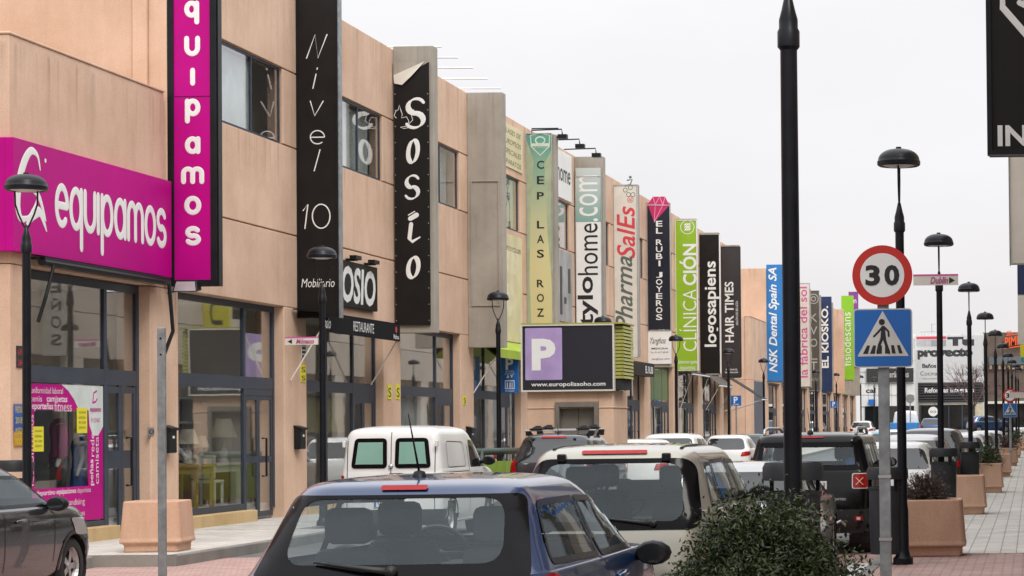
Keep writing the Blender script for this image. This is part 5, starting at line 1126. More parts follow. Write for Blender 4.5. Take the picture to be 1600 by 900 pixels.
car('parked_van', 'white panel van with two mint-tinted rear door windows, parked in front of the restaurant', 'van', -10.24, 35.8, VAN, P_WHT, kb=.02, detail=1, win=dict(side=[rpoly([(1.85,1.14),(2.95,1.14),(2.45,1.55),(1.85,1.6)], .05)], front=rpoly([(-.7,1.18),(.7,1.18),(.62,1.7),(-.62,1.7)], .08), mirror_mat=M_BLACK), tail=[('t', rpoly([(.25,.7),(.34,.7),(.34,1.05),(.25,1.05)], .02))], mirror=(2.75,1.2), ex=van_ex, plate='0417 CWJ', plate_z=.6, wheels=((.65,.31),(3.1,.31)))
# --- dark grey estate-like SUV with roof carriers
SUV = [(.28,.1,4.3,.80,.24,.5,.05),(.40,.02,4.42,.86,.24,.5,.06),(.60,.0,4.45,.89,.22,.5,.07),(.85,.03,4.4,.895,.22,.5,.07),(1.0,.07,4.2,.885,.2,.45,.07),(1.08,.1,3.9,.87,.2,.4,.07),
       (1.11,.12,3.3,.85,.2,.4,.07),(1.28,.24,3.0,.79,.2,.4,.07),(1.43,.36,2.75,.73,.19,.35,.07),(1.55,.43,2.55,.68,.19,.35,.07),(1.62,.5,2.4,.6,.2,.35,.07),(1.66,.8,2.1,.42,.2,.3,.05),(1.675,1.2,1.7,.16,.1,.12,.02)]
P_GRY = paint('dark_grey_paint', (.022,.024,.028), .4, .3)
def suv_win(): return dict(rear=(rpoly([(-.73,1.08),(.73,1.08),(.62,1.53),(-.62,1.53)], .1), .05), side=[rpoly([(.72,1.13),(1.7,1.13),(1.66,1.5),(1.0,1.52)], .06), rpoly([(1.8,1.13),(3.1,1.13),(2.65,1.48),(1.76,1.51)], .05)], front=rpoly([(-.75,1.14),(.75,1.14),(.64,1.55),(-.64,1.55)], .08))
def rack_ex(t, sh):
    for y_, dz in ((1.05,0),(2.1,.02)):
        m_ = MB(); m_.box(-.74,.74,y_-.03,y_+.03,1.715+dz,1.74+dz); b = m_.build('roof_bar', M_ALU, t, bevel=.008)
        m_ = MB()
        for sg in (1,-1): m_.add([(sg*.62-.08,y_-.05,1.62),(sg*.62+.08,y_-.05,1.62),(sg*.62+.08,y_+.05,1.62),(sg*.62-.08,y_+.05,1.62),(sg*.66-.05,y_-.04,1.714+dz),(sg*.66+.05,y_-.04,1.714+dz),(sg*.66+.05,y_+.04,1.714+dz),(sg*.66-.05,y_+.04,1.714+dz)],[(0,3,2,1),(4,5,6,7),(0,1,5,4),(1,2,6,5),(2,3,7,6),(3,0,4,7)]); m_.box(sg*.48-.13,sg*.48+.13,y_-.12,y_+.12,1.741+dz,1.775+dz); m_.add([(sg*.48-.1,y_-.08,1.776+dz),(sg*.48+.1,y_-.08,1.776+dz),(sg*.48+.1,y_+.08,1.776+dz),(sg*.48-.1,y_+.08,1.776+dz),(sg*.48,y_-.05,1.83+dz),(sg*.48+.08,y_-.05,1.83+dz),(sg*.48+.08,y_+.05,1.83+dz),(sg*.48,y_+.05,1.83+dz)],[(0,3,2,1),(4,5,6,7),(0,1,5,4),(1,2,6,5),(2,3,7,6),(3,0,4,7)])
        m_.build('carrier', M_BLACK, b, bevel=.01)
    m_ = MB()
    for x in (-.42,.42): p = sh.onto('rear',(x,1.56),.02); m_.box(p.x-.03,p.x+.03,p.y-.02,p.y+.04,p.z-.06,p.z+.0)
    m_.build('hinges', M_BLACK, t, bevel=.01)
car('parked_car', 'dark grey tall car with carriers on silver roof bars, in front of the parking kiosk', 'car', -9.72, 45.2, SUV, P_GRY, detail=1, win=suv_win(), tail=[('t', rpoly([(.23,.85),(.33,.85),(.34,1.15),(.26,1.15)], .03))], brake=(-.25,.25,1.565,1.6), ex=rack_ex, wheels=((.8,.34),(3.5,.34)), ant=(0,.9,1.66,.3), mirror=(3.05,1.14))
# --- dark grey hatchback at the left edge
P_ANT = paint('anthracite_paint', (.035,.037,.043), .55, .28)
def grey_ex(t, sh):
    m_ = MB()
    for sd_ in (1,-1): seam(sh, [(1.72,.35),(1.72,.95)], 'side', sd_, .012, m_); seam(sh, [(2.88,.4),(2.9,.9),(2.75,1.0)], 'side', sd_, .012, m_)
    m_.build('shut_lines', M_INK, t)
    for sg in (1,-1): patch(sh, 't', [(p[0]*sg,p[1]) for p in rpoly([(.80,.66),(.90,.64),(.88,.83),(.80,.86)], .03)][::sg], .008, h=.03).build('headlight', M_ALU, t, smooth=True)
HATCH2 = [(r[0], r[1], r[2]+.25, r[3]*1.02, *r[4:]) for r in HATCH]
car('parked_car', 'dark grey hatchback at the left edge, only its front half in view', 'car', -11.36, 21.15, HATCH2, P_ANT, detail=2, win=dict(rear=(rw,.085), side=[rpoly([(.72,1.0),(1.60,1.0),(1.52,1.34),(1.0,1.345)], [.1,.05,.04,.12]), rpoly([(1.70,1.0),(3.0,1.0),(2.4,1.33),(1.62,1.345)], [.05,.05,.06,.04])], front=rpoly([(-.72,1.02),(.72,1.02),(.58,1.38),(-.58,1.38)], .1), seats=(((-.40,.42),1.0,.5),((-.40,.40),2.0,.5))), mirror=(2.8,.99), handle=((1.0,.86),(1.95,.86)), ex=grey_ex, wheels=((.72,.32),(3.4,.32)))
# --- the queue of smaller cars
def hatch_win(): return dict(rear=(rpoly([(-.70,.97),(.70,.97),(.58,1.36),(-.58,1.36)], .12), .05), side=[rpoly([(.72,1.0),(1.60,1.0),(1.52,1.34),(1.0,1.345)], .06), rpoly([(1.70,1.0),(2.9,1.0),(2.35,1.32),(1.62,1.34)], .05)], front=rpoly([(-.72,1.02),(.72,1.02),(.58,1.38),(-.58,1.38)], .1))
def scl(rows, sz=1., sy=1.): return [(r[0]*sz, r[1]*sy, r[2]*sy, *r[3:]) for r in rows]
def swin(w_, sz, sy=1.): return dict(rear=([(p[0],p[1]*sz) for p in w_['rear'][0]], .05), side=[[(p[0]*sy,p[1]*sz) for p in q] for q in w_['side']], front=[(p[0],p[1]*sz) for p in w_['front']])
P_SIL = paint('silver_paint', (.42,.42,.42), .6, .35); P_CYAN = paint('pale_blue_paint', (.16,.34,.44), .2, .35); P_DBL = paint('mid_blue_paint', (.02,.06,.16), .4, .3)
TAILS = {'wrap': [('t', rpoly([(.2,.72),(.36,.78),(.36,.9),(.22,.9)], .03))], 'tall': [('t', rpoly([(.25,.7),(.33,.7),(.34,1.1),(.27,1.1)], .03))]}
def small(label, px, py, Y, rows, P, z0=0., tails='wrap', suv=False, dt=1, cat='car', name='parked_car', rz=0., sz=1.):
    xx = at(px, py, Y=Y).x; w_ = suv_win() if suv else hatch_win()
    return car(name, label, cat, xx, Y, scl(rows, sz), P, detail=dt, z0=z0, rz=rz, win=swin(w_, sz), tail=TAILS[tails] if sz == 1 else (), brake=None, bumper=.45*sz, wheels=((.75,.31),(3.2 if not suv else 3.5,.31)))
small('silver low hatchback squeezed between the beige people carrier and the black off-roader', 1150, 740, 25.7, HATCH, P_SIL, sz=.9)
small('white hatchback with swept red lights, left of the black off-roader and farther off', 1132, 700, 78, HATCH, P_WHT)
small('white car with a wide dark rear window, right of the car with roof bars', 1040, 700, 60, SUV, P_WHT, suv=True, tails='tall', sz=.96)
small('white car of which only the flat roof shows behind the beige people carrier', 985, 705, 54, HATCH, P_WHT)
small('dark green car half hidden between the white hatchback and the black off-roader', 1165, 695, 88, HATCH, paint('dark_green_paint', (.03,.06,.055), .3, .3))
small('white-roofed car directly behind the grey sign post on the right', 1392, 705, 41, HATCH, paint('pearl_white_paint', (.6,.6,.58), .2, .35), sz=.97)
small('silver-roofed dark car two behind the black off-roader, with a red lamp at its corner', 1420, 695, 46.5, SUV, P_SIL, suv=True, tails='tall', sz=.93)
small('dark tall car with silver roof beside the first litter bin row on the right', 1452, 695, 53, SUV, P_GRY, suv=True, tails='wrap')
small('white car just right of the black off-roader rail, small and far', 1336, 690, 96, HATCH, P_WHT)
small('pale blue car far behind the black off-roader', 1368, 690, 104, HATCH, P_CYAN)
small('second white car far behind, left of the dark lamp post', 1392, 688, 112, HATCH, P_WHT, z0=zg(112))
small('white hatchback among the lamp posts on the right, third from the dark tall car', 1500, 690, 66, HATCH, P_WHT)
small('silver hatchback between two lamp posts on the right', 1522, 688, 76, HATCH, P_SIL)
small('white car beside the green planter bush, right of the lamp posts', 1542, 686, 92, HATCH, P_WHT)
small('mid blue hatchback with tall red lights in front of the far showroom', 1454, 668, 178, HATCH, P_DBL, z0=zg(178), tails='tall')
small('dark blue saloon turned sideways in front of the far showroom', 1512, 664, 196, HATCH, P_DBL, z0=zg(196), rz=R(-70))
small('white car far left of the blue lorry, near the far white building', 1345, 668, 165, HATCH, P_WHT, z0=zg(165))
# white and blue lorry
t = thing('parked_lorry', 'small lorry with white cab roof and bright blue load box, far down the street', 'lorry', (at(1412, 660, Y=150).x, 150, zg(150)), 'cars parked along the street')
mb = MB(); mb.box(-.95,.95,0,2.4,.5,1.5); mb.build('load_box', mat('lorry_blue', (.05,.25,.62), .5), t, bevel=.04)
sh = Shell([(.5,2.45,4.2,.85,.1,.3,.02),(1.1,2.45,4.3,.9,.1,.3,.02),(1.5,2.45,4.2,.88,.1,.3,.02),(2.0,2.5,3.8,.8,.12,.3,.02),(2.25,2.6,3.6,.68,.15,.25,.02),(2.32,2.9,3.3,.2,.1,.1,.0)], .0)
cb = shell_mesh(sh, nq=20, sub=3).build('cab', P_WHT, t, smooth=True)
patch(sh,'rear',rpoly([(-.6,1.55),(.6,1.55),(.5,2.0),(-.5,2.0)],.06),.01,h=.2).build('rear_window', M_TINT, cb)
for sd_ in (1,-1):
    patch(sh,'side',rpoly([(2.85,1.5),(3.7,1.5),(3.5,2.0),(2.85,2.0)],.05),.01,sd_,h=.2).build('side_window', M_TINT, cb)
    for wy in (.6,3.6): wheel(t, sd_*.78, wy, .35, sd_)

# ------------------------------------------------------------------ parking kiosk
YK = 51.0
a, b = at(817, 610, Y=YK), at(957, 506, Y=YK); kx0, kz0, kx1, kz1 = a.x, a.z, b.x, b.z
t = thing('parking_kiosk', 'pink lift kiosk with a dark P screen and lime louvres round the top', 'kiosk', ((kx0+kx1)/2, YK+1, .15))
W = MB(); bx0, bx1 = at(822, 640, Y=YK).x, at(950, 640, Y=YK).x+.1
dx0, dx1 = at(866, 660, Y=YK).x, at(934, 660, Y=YK).x; dz = at(900, 628, Y=YK).z
W.box(bx0,dx0,YK+.12,YK+1.9,0,kz0-.01); W.box(dx1,bx1,YK+.12,YK+1.9,0,kz0-.01); W.box(dx0,dx1,YK+.12,YK+1.9,dz,kz0-.01); W.box(dx0,dx1,YK+.45,YK+1.9,0,dz-.01)
W.box(bx0-.02,bx1+.02,YK+.1,YK+1.92,kz0-.42,kz0-.40); W.build('wall', M_WALL, t, world=True, bevel=.012)
D = MB(); D.box(dx0+.002,dx0+.1,YK+.06,YK+.44,.1,dz-.002); D.box(dx1-.1,dx1-.002,YK+.06,YK+.44,.1,dz-.002); D.box(dx0+.1,dx1-.1,YK+.06,YK+.44,dz-.12,dz-.002); fr_ = D.build('door_frame', mat('taupe_metal', (.20,.18,.155), .45, .2), t, world=True, bevel=.01)
for sg in (0,1): 
    xm = (dx0+dx1)/2; x0 = dx0+.1 if sg == 0 else xm+.006; x1 = xm-.006 if sg == 0 else dx1-.1
    MB().box(x0,x1,YK+.3,YK+.34,.1,dz-.12).build('door_leaf', MATS['taupe_metal'], t, world=True)
LM = mat('lime_yellow_metal', (.36,.36,.08), .5, var=.06)
l = MB(); sx0, sx1 = kx0+.02, kx1+.22
l.box(kx0-.02,sx1+.03,YK-.03,YK+1.4,kz1,kz1+.035)
n = 15
for i in range(n):
    z = kz0+.25+(kz1-kz0-.27)*i/n; h_ = (kz1-kz0)/n*.62
    l.add([(sx1-.03,YK+.12,z),(sx1+.02,YK+.12,z+.0),(sx1+.02,YK+1.35,z),(sx1-.03,YK+1.35,z),(sx1-.03,YK+.12,z+h_),(sx1,YK+.12,z+h_),(sx1,YK+1.35,z+h_),(sx1-.03,YK+1.35,z+h_)],[(0,3,2,1),(4,5,6,7),(0,1,5,4),(1,2,6,5),(2,3,7,6),(3,0,4,7)])
    l.box(kx1+.03,sx1-.031,YK+.1,YK+.12,z,z+h_)
l.build('louvres', LM, t, world=True); MB().box(kx0+.03,sx1-.05,YK+.14,YK+1.34,kz0+.0,kz1-.001).build('louvre_core', M_DARK, t, world=True)
s_ = MB().box(kx0,kx1,YK,YK+.13,kz0,kz1-.002).build('screen', mat('dark_screen', (.016,.018,.026), .35, var=.1, scale=40), t, world=True)
f = MB(); q = .035
f.box(kx0-q,kx0,YK-.03,YK+.13,kz0-q,kz1); f.box(kx1,kx1+q,YK-.03,YK+.13,kz0-q,kz1); f.box(kx0,kx1,YK-.03,YK+.13,kz0-q,kz0); f.box(kx0,kx1,YK-.03,YK+.13,kz1-.03,kz1-.001); f.build('screen_frame', M_CREAM, t, world=True)
u0,v0,u1,v1 = fbox(YK,821,512,878,594); g = MB(); g.poly(rpoly([(u0,v0),(u1,v0),(u1,v1),(u0,v1)], .03), fr_front(YK), .003)
g.build('lilac_panel', mat('lilac_print', (.42,.31,.58), .5, var=.18, scale=1.4), s_, world=True)  # flat lilac sheet with a mottled tone
lt = MB(); T(lt,'P',YK,831,529,868,579,bold=.05,d=.007); T(lt,'www.europolissoho.com',YK,830,596,946,606,bold=.015); lt.build('lettering', M_WHITE, s_, world=True)
# tube railing with a lime panel
t = thing('railing', 'grey-green tube railing with a lime panel below, beside the parking kiosk', 'railing', (-11.6, 47, 0)); a, b = at(752, 706, Y=46.5), at(818, 704, Y=50.0)
mb = MB(); mb.tube([(a.x,46.5,a.z),(b.x,50,b.z)], .075, 10); mb.tube([(a.x,46.5,a.z),(a.x-1.5,46.5,a.z)], .075, 10); mb.tube([(a.x,46.5,.1),(a.x,46.5,a.z)], .05, 8); mb.tube([(b.x,50,.1),(b.x,50,b.z)], .05, 8); mb.tube([((a.x+b.x)/2,48.25,.1),((a.x+b.x)/2,48.25,b.z)], .04, 8); mb.build('tube', mat('grey_green_paint', (.06,.085,.075), .5), t, world=True, smooth=True)
mb = MB(); c, d = at(756, 722, Y=46.6), at(818, 722, Y=50.0); mb.beam((c.x,46.6,c.z-.35),(d.x,49.95,d.z-.35),.05,.75); mb.build('panel', mat('lime_panel', (.30,.46,.06), .5), t, world=True)

# ------------------------------------------------------------------ street lamps
def make_lamp(label, loc, rz, group):
    t = thing('street_lamp', label, 'street lamp', loc, group, rz)
    p = MB(); p.lathe([(.0,.0),(.115,.0),(.115,.07),(.085,.10),(.07,.16),(.066,.62),(.056,.70),(.053,1.8),(.05,3.82)], 16); p.lathe([(.05,3.82),(.066,3.84),(.066,3.93),(.056,3.95),(.056,4.0),(.04,4.06),(.018,4.16),(.0,4.18)], 16); p.build('pole', M_LAMP, t, auto=True)
    a = MB()
    for sg in (1,-1): a.tube([(0,0,4.1),(sg*.03,0,4.16),(sg*.09,0,4.3),(sg*.125,0,4.42),(sg*.13,0,4.58)], .011, 6)
    a.build('arms', M_LAMP, t, smooth=True)
    s_ = MB(); prof = [(.0,4.81),(.03,4.81),(.035,4.79)]
    for k in range(9): q = k/8*math.pi/2; prof.append((.05+.19*math.sin(q), 4.655+.13*math.cos(q)))
    prof += [(.25,4.64),(.248,4.6),(.225,4.585),(.2,4.6)]; s_.lathe(prof, 28); sh_ = s_.build('lamp_shade', M_LAMP, t, auto=True)
    MB().lathe([(.2,4.602),(.12,4.578),(0,4.57)], 24).build('diffuser', mat('frosted_glass', (.6,.62,.62), .4), sh_, smooth=True)
    return t
lamp0 = make_lamp('tall near black lamp post in front of the off-roader, its head above the picture', (0,0,0), 0, 'street lamps on the right')
p = at(1230, 600, Y=13.2); lamp0.location = (p.x+.03, 13.2, .15); lamp0.rotation_euler = (0, R(-.3), R(90))
RL = [(1399,245),(1463,374),(1511,448),(1537,493),(1553,520),(1566,542),(1574,558),(1580,569),(1586,580),(1590,587)]
RN = ['black street lamp with its dome right above the speed limit sign', 'black street lamp carrying the white arrow sign that points right', 'black street lamp first to the right of the one with the arrow sign', 'black street lamp in front of the grey far showroom wall, right of its big lettering', 'black street lamp in front of the join of the far white and brown walls', 'black street lamp just left of the far orange neon sign', 'small black street lamp under the left end of the orange sign', 'tiny black street lamp under the middle of the orange sign', 'tiny black street lamp beside the far second speed limit sign', 'farthest tiny black street lamp on the right']
lamps_r = [lamp0]
for i, (px, py) in enumerate(RL):
    q = at(px, py, Z=4.85) if i < 5 else None
    if q is None: Yl = lamps_r[-1].location.y+12.2; q = at(px, 600, Y=Yl)
    Yl = q.y; c = dup(lamp0, (q.x+.04, Yl, .15+zg(Yl)), R(90), RN[i]); c.rotation_euler = (0, R(-.35), R(90)); lamps_r.append(c)
LLN = ['black street lamp at the left edge in front of the magenta fascia', 'black street lamp carrying the white arrow sign that points left', 'black street lamp in front of the bare concrete fin', 'black street lamp whose dome just clears the top of the parking kiosk', 'black street lamp under the navy gem and lime green blade signs', 'black street lamp in front of the charcoal blade sign', 'black street lamp in front of the gap between the two shop buildings', 'black street lamp in front of the brown-grey blade sign', 'small black street lamp left of the bright green blade sign', 'small black street lamp below the purple blade sign', 'farthest small black street lamp of the left row']
LL = [(41,290),(503,398),(778,465),(942,502),(1056,530),(1138,550),(1193,565),(1275,583),(1307,591),(1345,592),(1366,606)]
l0 = None
for i, (px, py) in enumerate(LL):
    if i < 7: q = at(px, py, Z=4.8)
    else: Yl = [0]*7+[138,156,176,190]; q = at(px, 620, Y=Yl[i])
    c = copy_tree(lamp0); c.location = (q.x, q.y, .15+zg(q.y)); c.rotation_euler = (0,0,R(12)); c['label'] = LLN[i]; c['group'] = 'street lamps on the left'
def arrow(label, px0, py0, px1, py1, Y, word, right, sh_=0.0):
    a, b = at(px0, py1, Y=Y), at(px1, py0, Y=Y); t = thing('arrow_sign', label, 'direction sign', (a.x, Y, a.z), 'white arrow signs'); dy = .0
    MB().box(a.x,b.x,Y,Y+.03,a.z,b.z).build('panel', M_CREAM, t, world=True); h_ = b.z-a.z; w_ = b.x-a.x
    f = MB(); f.poly([(a.x,b.z-h_*.16),(b.x,b.z-h_*.16),(b.x,b.z),(a.x,b.z)], fr_front(Y), .003); f.build('stripe', M_PINKT, t, world=True)
    g = MB(); x = (b.x-.05) if right else (a.x+.05); s = -1 if right else 1
    g.poly([(x,a.z+h_*.42),(x+s*h_*.55,a.z+h_*.12),(x+s*h_*.55,a.z+h_*.72)][::(1 if right else 1)], fr_front(Y), .003); g.build('arrow', M_INK, t, world=True)
    if word:
        lt = MB(); c0 = a.x+w_*(.38 if right else .34); c1 = a.x+w_*(.78 if right else .88); text(lt, word, fr_front(Y), c0, a.z+h_*.12, c1, a.z+h_*.74, shear=.25, bold=.035); lt.build('lettering', mat('lettering_plum', (.38,.08,.22), .5), t, world=True)
arrow('white arrow sign reading Mónaco on the left lamp post, pointing left', 445, 526, 497, 539, 38.45, 'Mónaco', False)
arrow('white arrow sign reading Dublín on a lamp post, behind the speed limit sign', 1427, 428, 1497, 446, 36.8, 'Dublín', True)
arrow('small white arrow sign at the right edge near the far speed limit sign', 1578, 611, 1612, 622, 84.5, '', True)

# ------------------------------------------------------------------ traffic signs
def traffic(label, px, cy_round, Y, dia, sq, base_z, post_w, lp):
    t = thing('traffic_sign', label, 'traffic sign', (0,0,0), 'speed limit and crossing signs'); p = at(px, cy_round, Y=Y); x0 = at(px, 700, Y=Y).x
    x, zr, r = p.x, p.z, dia/2; t.location = (x, Y, base_z); s2 = sq/2; zs = zr-r-.03-s2
    MB().box(x-post_w/2,x+post_w/2,Y+.04,Y+.04+post_w*.55,base_z-.05,zr+r*.8).build('post', M_GALV, t, world=True, bevel=.004)
    d = MB(); d.lathe([(0,0),(r,0),(r,.025),(0,.025)], 48, (x,Y,zr), axis='y'); rd = d.build('round_plate', M_REDS, t, world=True)
    w_ = MB(); w_.poly(circle(x,zr,r*.735,48), fr_front(Y), .003); w_.build('white_disc', M_WHITE, rd, world=True)
    l = MB(); text(l,'3',fr_front(Y),x-r*.56,zr-r*.35,x-r*.07,zr+r*.34,bold=.04,d=.006); text(l,'0',fr_front(Y),x+r*.07,zr-r*.35,x+r*.57,zr+r*.34,bold=.04,d=.006); l.build('lettering', M_INK, rd, world=True)
    P_ = rpoly([(x-s2,zs-s2),(x+s2,zs-s2),(x+s2,zs+s2),(x-s2,zs+s2)], sq*.07); q = MB(); q.poly(P_, (Vector((0,Y,0)),XA,ZA,-YA), (-.025,0)); sp = q.build('square_plate', M_ALU if False else mat('sign_rim_grey', (.55,.56,.57), .4), t, world=True)
    q = MB(); q.poly(inset(P_, sq*.022), fr_front(Y), .003); q.build('blue_field', M_BLUE, sp, world=True)
    k = lambda a, c: (x+a*sq, zs+c*sq)
    q = MB(); q.poly([k(-.435,-.31),k(.435,-.31),k(0,.46)], fr_front(Y), .006); q.build('white_triangle', mat('sign_white_reflective', (.62,.61,.58), .45), sp, world=True)
    q = MB(); fr3 = (Vector((0,Y-.008,0)),XA,ZA,-YA); q.poly([k(a,c) for a, c in circle(-.015,.27,.052,16)], fr_front(Y), .009)
    q.poly([k(-.02,.205),k(.035,.205),k(.055,-.02),k(-.045,-.02)], fr_front(Y), .009)
    for pts, wd in ((((.0,.19),(-.08,.1),(-.15,.03)),.035),(((.02,.19),(.095,.11),(.10,.03)),.035),(((-.01,.0),(-.06,-.11),(-.09,-.25)),.05),(((.02,.0),(.05,-.1),(.10,-.25)),.05)): q.stroke([k(*p_) for p_ in pts], wd*sq, fr3, .002)
    for i in range(6):
        a = -.29+i*.118+.0; s_ = (a+.03)*.25; q.poly([k(a-.03+s_*.0+ (0.25*(-a))*.0-.02*(a<0)+0,-.265),k(a+.035,-.265),k(a*.86+.03,-.125),k(a*.86-.02,-.125)], fr_front(Y), .009)
    q.build('pedestrian', M_INK, sp, world=True)
    for dz_ in lp: 
        MB().box(x-post_w/2-.006,x+post_w/2+.006,Y+.034,Y+.04+post_w*.6,dz_,dz_+.025).build('clamp', M_ALU, t, world=True)
p_ = at(1380, 700, Y=20)
traffic('round 30 speed limit sign above a blue crossing sign on a grey post, close by', 1378.5, 430, 20.0, .537, .526, .15, .1, (.72,1.28))
traffic('far small red speed limit and blue crossing signs at the right edge', 1578, 618, 85.0, .53, .53, .15, .09, ())
t = thing('metal_post', 'bare grey metal post without a sign in front of the left-hand planter', 'post', (0,0,0)); p = at(251, 512, Y=25); t.location = (p.x,25,0)
m_ = MB(); m_.box(p.x-.043,p.x+.043,25,25.05,0,p.z); m_.build('post', M_GALV, t, world=True, bevel=.006); m_ = MB()
for zz in (p.z-.12,p.z-.3): m_.lathe([(0,0),(.012,0),(.012,-.008),(0,-.008)], 8, (p.x,25,zz), axis='y')
m_.build('bolts', M_BLACK, t, world=True)
p = at(1422, 623, Y=150); t = thing('traffic_sign', 'back of a small grey round sign in front of the far white building', 'traffic sign', (p.x,150,zg(150))); MB().lathe([(0,0),(.3,0),(.3,.03),(0,.03)],24,(p.x,150,p.z),axis='y').build('round_plate', M_GALV, t, world=True); MB().box(p.x-.04,p.x+.04,150.04,150.08,zg(150),p.z+.2).build('post', M_GALV, t, world=True)

# ------------------------------------------------------------------ planters, bins, plants
def make_planter(label, group='square concrete planters'):
    t = thing('planter', label, 'planter', (0,0,0), group); m_ = MB()
    def ring(w, z, c): c *= .5; return [(-w+c,-w,z),(w-c,-w,z),(w,-w+c,z),(w,w-c,z),(w-c,w,z),(-w+c,w,z),(-w,w-c,z),(-w,-w+c,z)]
    lv = [ring(.36,.0,.07),ring(.36,.11,.07),ring(.415,.13,.08),ring(.40,.19,.08),ring(.365,.69,.07),ring(.31,.69,.06),ring(.30,.60,.06)]
    vs = [q for r in lv for q in r]; fs = [(i*8+k, i*8+(k+1)%8, i*8+8+(k+1)%8, i*8+8+k) for i in range(len(lv)-1) for k in range(8)]+[tuple(range(8))[::-1]]
    m_.add(vs, fs); m_.build('tub', M_PLANT, t, bevel=.018); m_ = MB(); m_.add(ring(.30,.605,.06), [tuple(range(8))]); m_.build('soil', mat('soil', (.045,.032,.022), .95, var=.4, scale=20, bump=.6), t)
    return t
pl0 = make_planter('concrete planter on the left in front of the corner shop, behind the bare metal post')
p = at(231, 863, Z=.15); pl0.location = (p.x, p.y+.35, .15); pl0.rotation_euler = (0,0,R(6))
PN = ['concrete planter hidden under the big dark bush in the foreground', 'nearest large concrete planter of the right-hand row, holding the dry twiggy shrub', 'second concrete planter of the right-hand row, with nothing growing above its rim', 'third concrete planter of the right-hand row, under the round green bush', 'fourth concrete planter of the right-hand row, seen right of the round bush', 'fifth small concrete planter of the right-hand row', 'sixth small concrete planter of the right-hand row', 'farthest tiny concrete planter of the right-hand row']
pls = []
PP = [(1195,None,11.9),(1456,870,None),(1506,804,None),(1541,770,None),(1560,745,None),(1574,728,None),(1582,716,None),(1590,708,None)]
for i, (px, py, Y) in enumerate(PP):
    q = at(px, py, Z=.15) if py else at(px, 800, Y=Y); pls.append(dup(pl0, (q.x, q.y+(.38 if py else 0), .15+zg(q.y)), R(1), PN[i]))
def leaf_mat(name, c, c2, rough=.45):
    m = bpy.data.materials.new(name); m.use_nodes = True; t = m.node_tree; b = t.nodes['Principled BSDF']; b.inputs['Roughness'].default_value = rough
    g = t.nodes.new('ShaderNodeNewGeometry'); r = t.nodes.new('ShaderNodeValToRGB'); t.links.new(g.outputs['Random Per Island'], r.inputs[0])
    r.color_ramp.elements[0].color = (*c, 1); r.color_ramp.elements[1].color = (*c2, 1); t.links.new(r.outputs[0], b.inputs['Base Color']); MATS[name] = m; return m
M_LEAF = leaf_mat('dark_leaves', (.008,.019,.004), (.042,.060,.013), .55); M_LEAF2 = leaf_mat('dry_twig_leaves', (.07,.035,.03), (.16,.10,.075), .7); M_LEAF3 = leaf_mat('bush_leaves', (.02,.045,.012), (.06,.09,.03))
M_TWIG = mat('twig_bark', (.09,.065,.05), .9, var=.3, scale=15)
def bush(label, loc, rx, ry, rz_, n, ls, m_, group=None, twigs=40, name='bush'):
    t = thing(name, label, 'shrub', loc, group); rnd = random.Random(sum(map(ord, label))); tw = MB(); lf = MB(); tips = []
    for i in range(twigs):
        a, e_ = rnd.uniform(0,2*math.pi), rnd.uniform(.1,1.45); d = Vector((math.cos(a)*math.cos(e_)*rx, math.sin(a)*math.cos(e_)*ry, math.sin(e_)*rz_))*rnd.uniform(.8,1.08); b0 = Vector((rnd.uniform(-.08,.08),rnd.uniform(-.08,.08),0)); mid = d*.5+Vector((rnd.uniform(-.05,.05),rnd.uniform(-.05,.05),rz_*.1))
        tw.tube([b0, mid, d], [.012,.008,.003], 4); tips += [mid.lerp(d, .6), d, d*.98]
    tw.build('branches', M_TWIG, t)
    for i in range(n):
        if rnd.random() < .35: c = rnd.choice(tips)+Vector([rnd.gauss(0,.05*rx/.4) for _ in range(3)])
        else:
            a = rnd.uniform(0,2*math.pi); cz = rnd.uniform(-.25,1); s = math.sqrt(max(0,1-cz*cz)); rr = rnd.uniform(.25,1.)**.5; nz = 1+.22*noise.noise(Vector((math.cos(a)*s*2.2,math.sin(a)*s*2.2,cz*2.2+loc[1])))
            c = Vector((math.cos(a)*s*rx, math.sin(a)*s*ry, cz*rz_))*rr*nz; 
            if noise.noise(c*7/max(.3,rx*2)+Vector((loc[1],0,0))) < -.28: continue
        if c.z < -.12: continue
        u = Vector([rnd.gauss(0,1) for _ in range(3)]).normalized(); v = u.cross(Vector([rnd.gauss(0,1) for _ in range(3)])).normalized(); l = ls*rnd.uniform(.6,1.3); w_ = l*.42; nn = u.cross(v)*l*.12
        lf.add([c-u*l*.5, c-v*w_*.5+nn, c+u*l*.5, c+v*w_*.5+nn], [(0,1,2),(0,2,3)])
    lf.build('foliage', m_, t); return t
q = pls[0].location; bush('large dark glossy bush in the foreground in front of the black lamp post', (q.x, q.y, .79), .47, .47, .53, 22000, .036, M_LEAF, twigs=80)
q = pls[1].location; bush('dry reddish twiggy shrub in the nearest right-hand planter', (q.x-.1, q.y, .79), .36, .36, .36, 1500, .035, M_LEAF2, twigs=260)
q = pls[3].location; bush('round dark green bush in the third right-hand planter', (q.x, q.y, .79), .42, .42, .45, 1600, .07, M_LEAF3)
q = pls[5].location; bush('brownish small shrub farther along the right-hand planters', (q.x, q.y, .79+zg(q.y)), .45, .45, .5, 700, .09, M_LEAF2, twigs=60)
q = pls[6].location; bush('small green bush far along the right-hand planters', (q.x, q.y, .79+zg(q.y)), .5, .5, .5, 700, .1, M_LEAF3)
q = pls[7].location; bush('tiny green bush at the far end of the right-hand planters', (q.x, q.y, .79+zg(q.y)), .5, .5, .5, 500, .12, M_LEAF3)
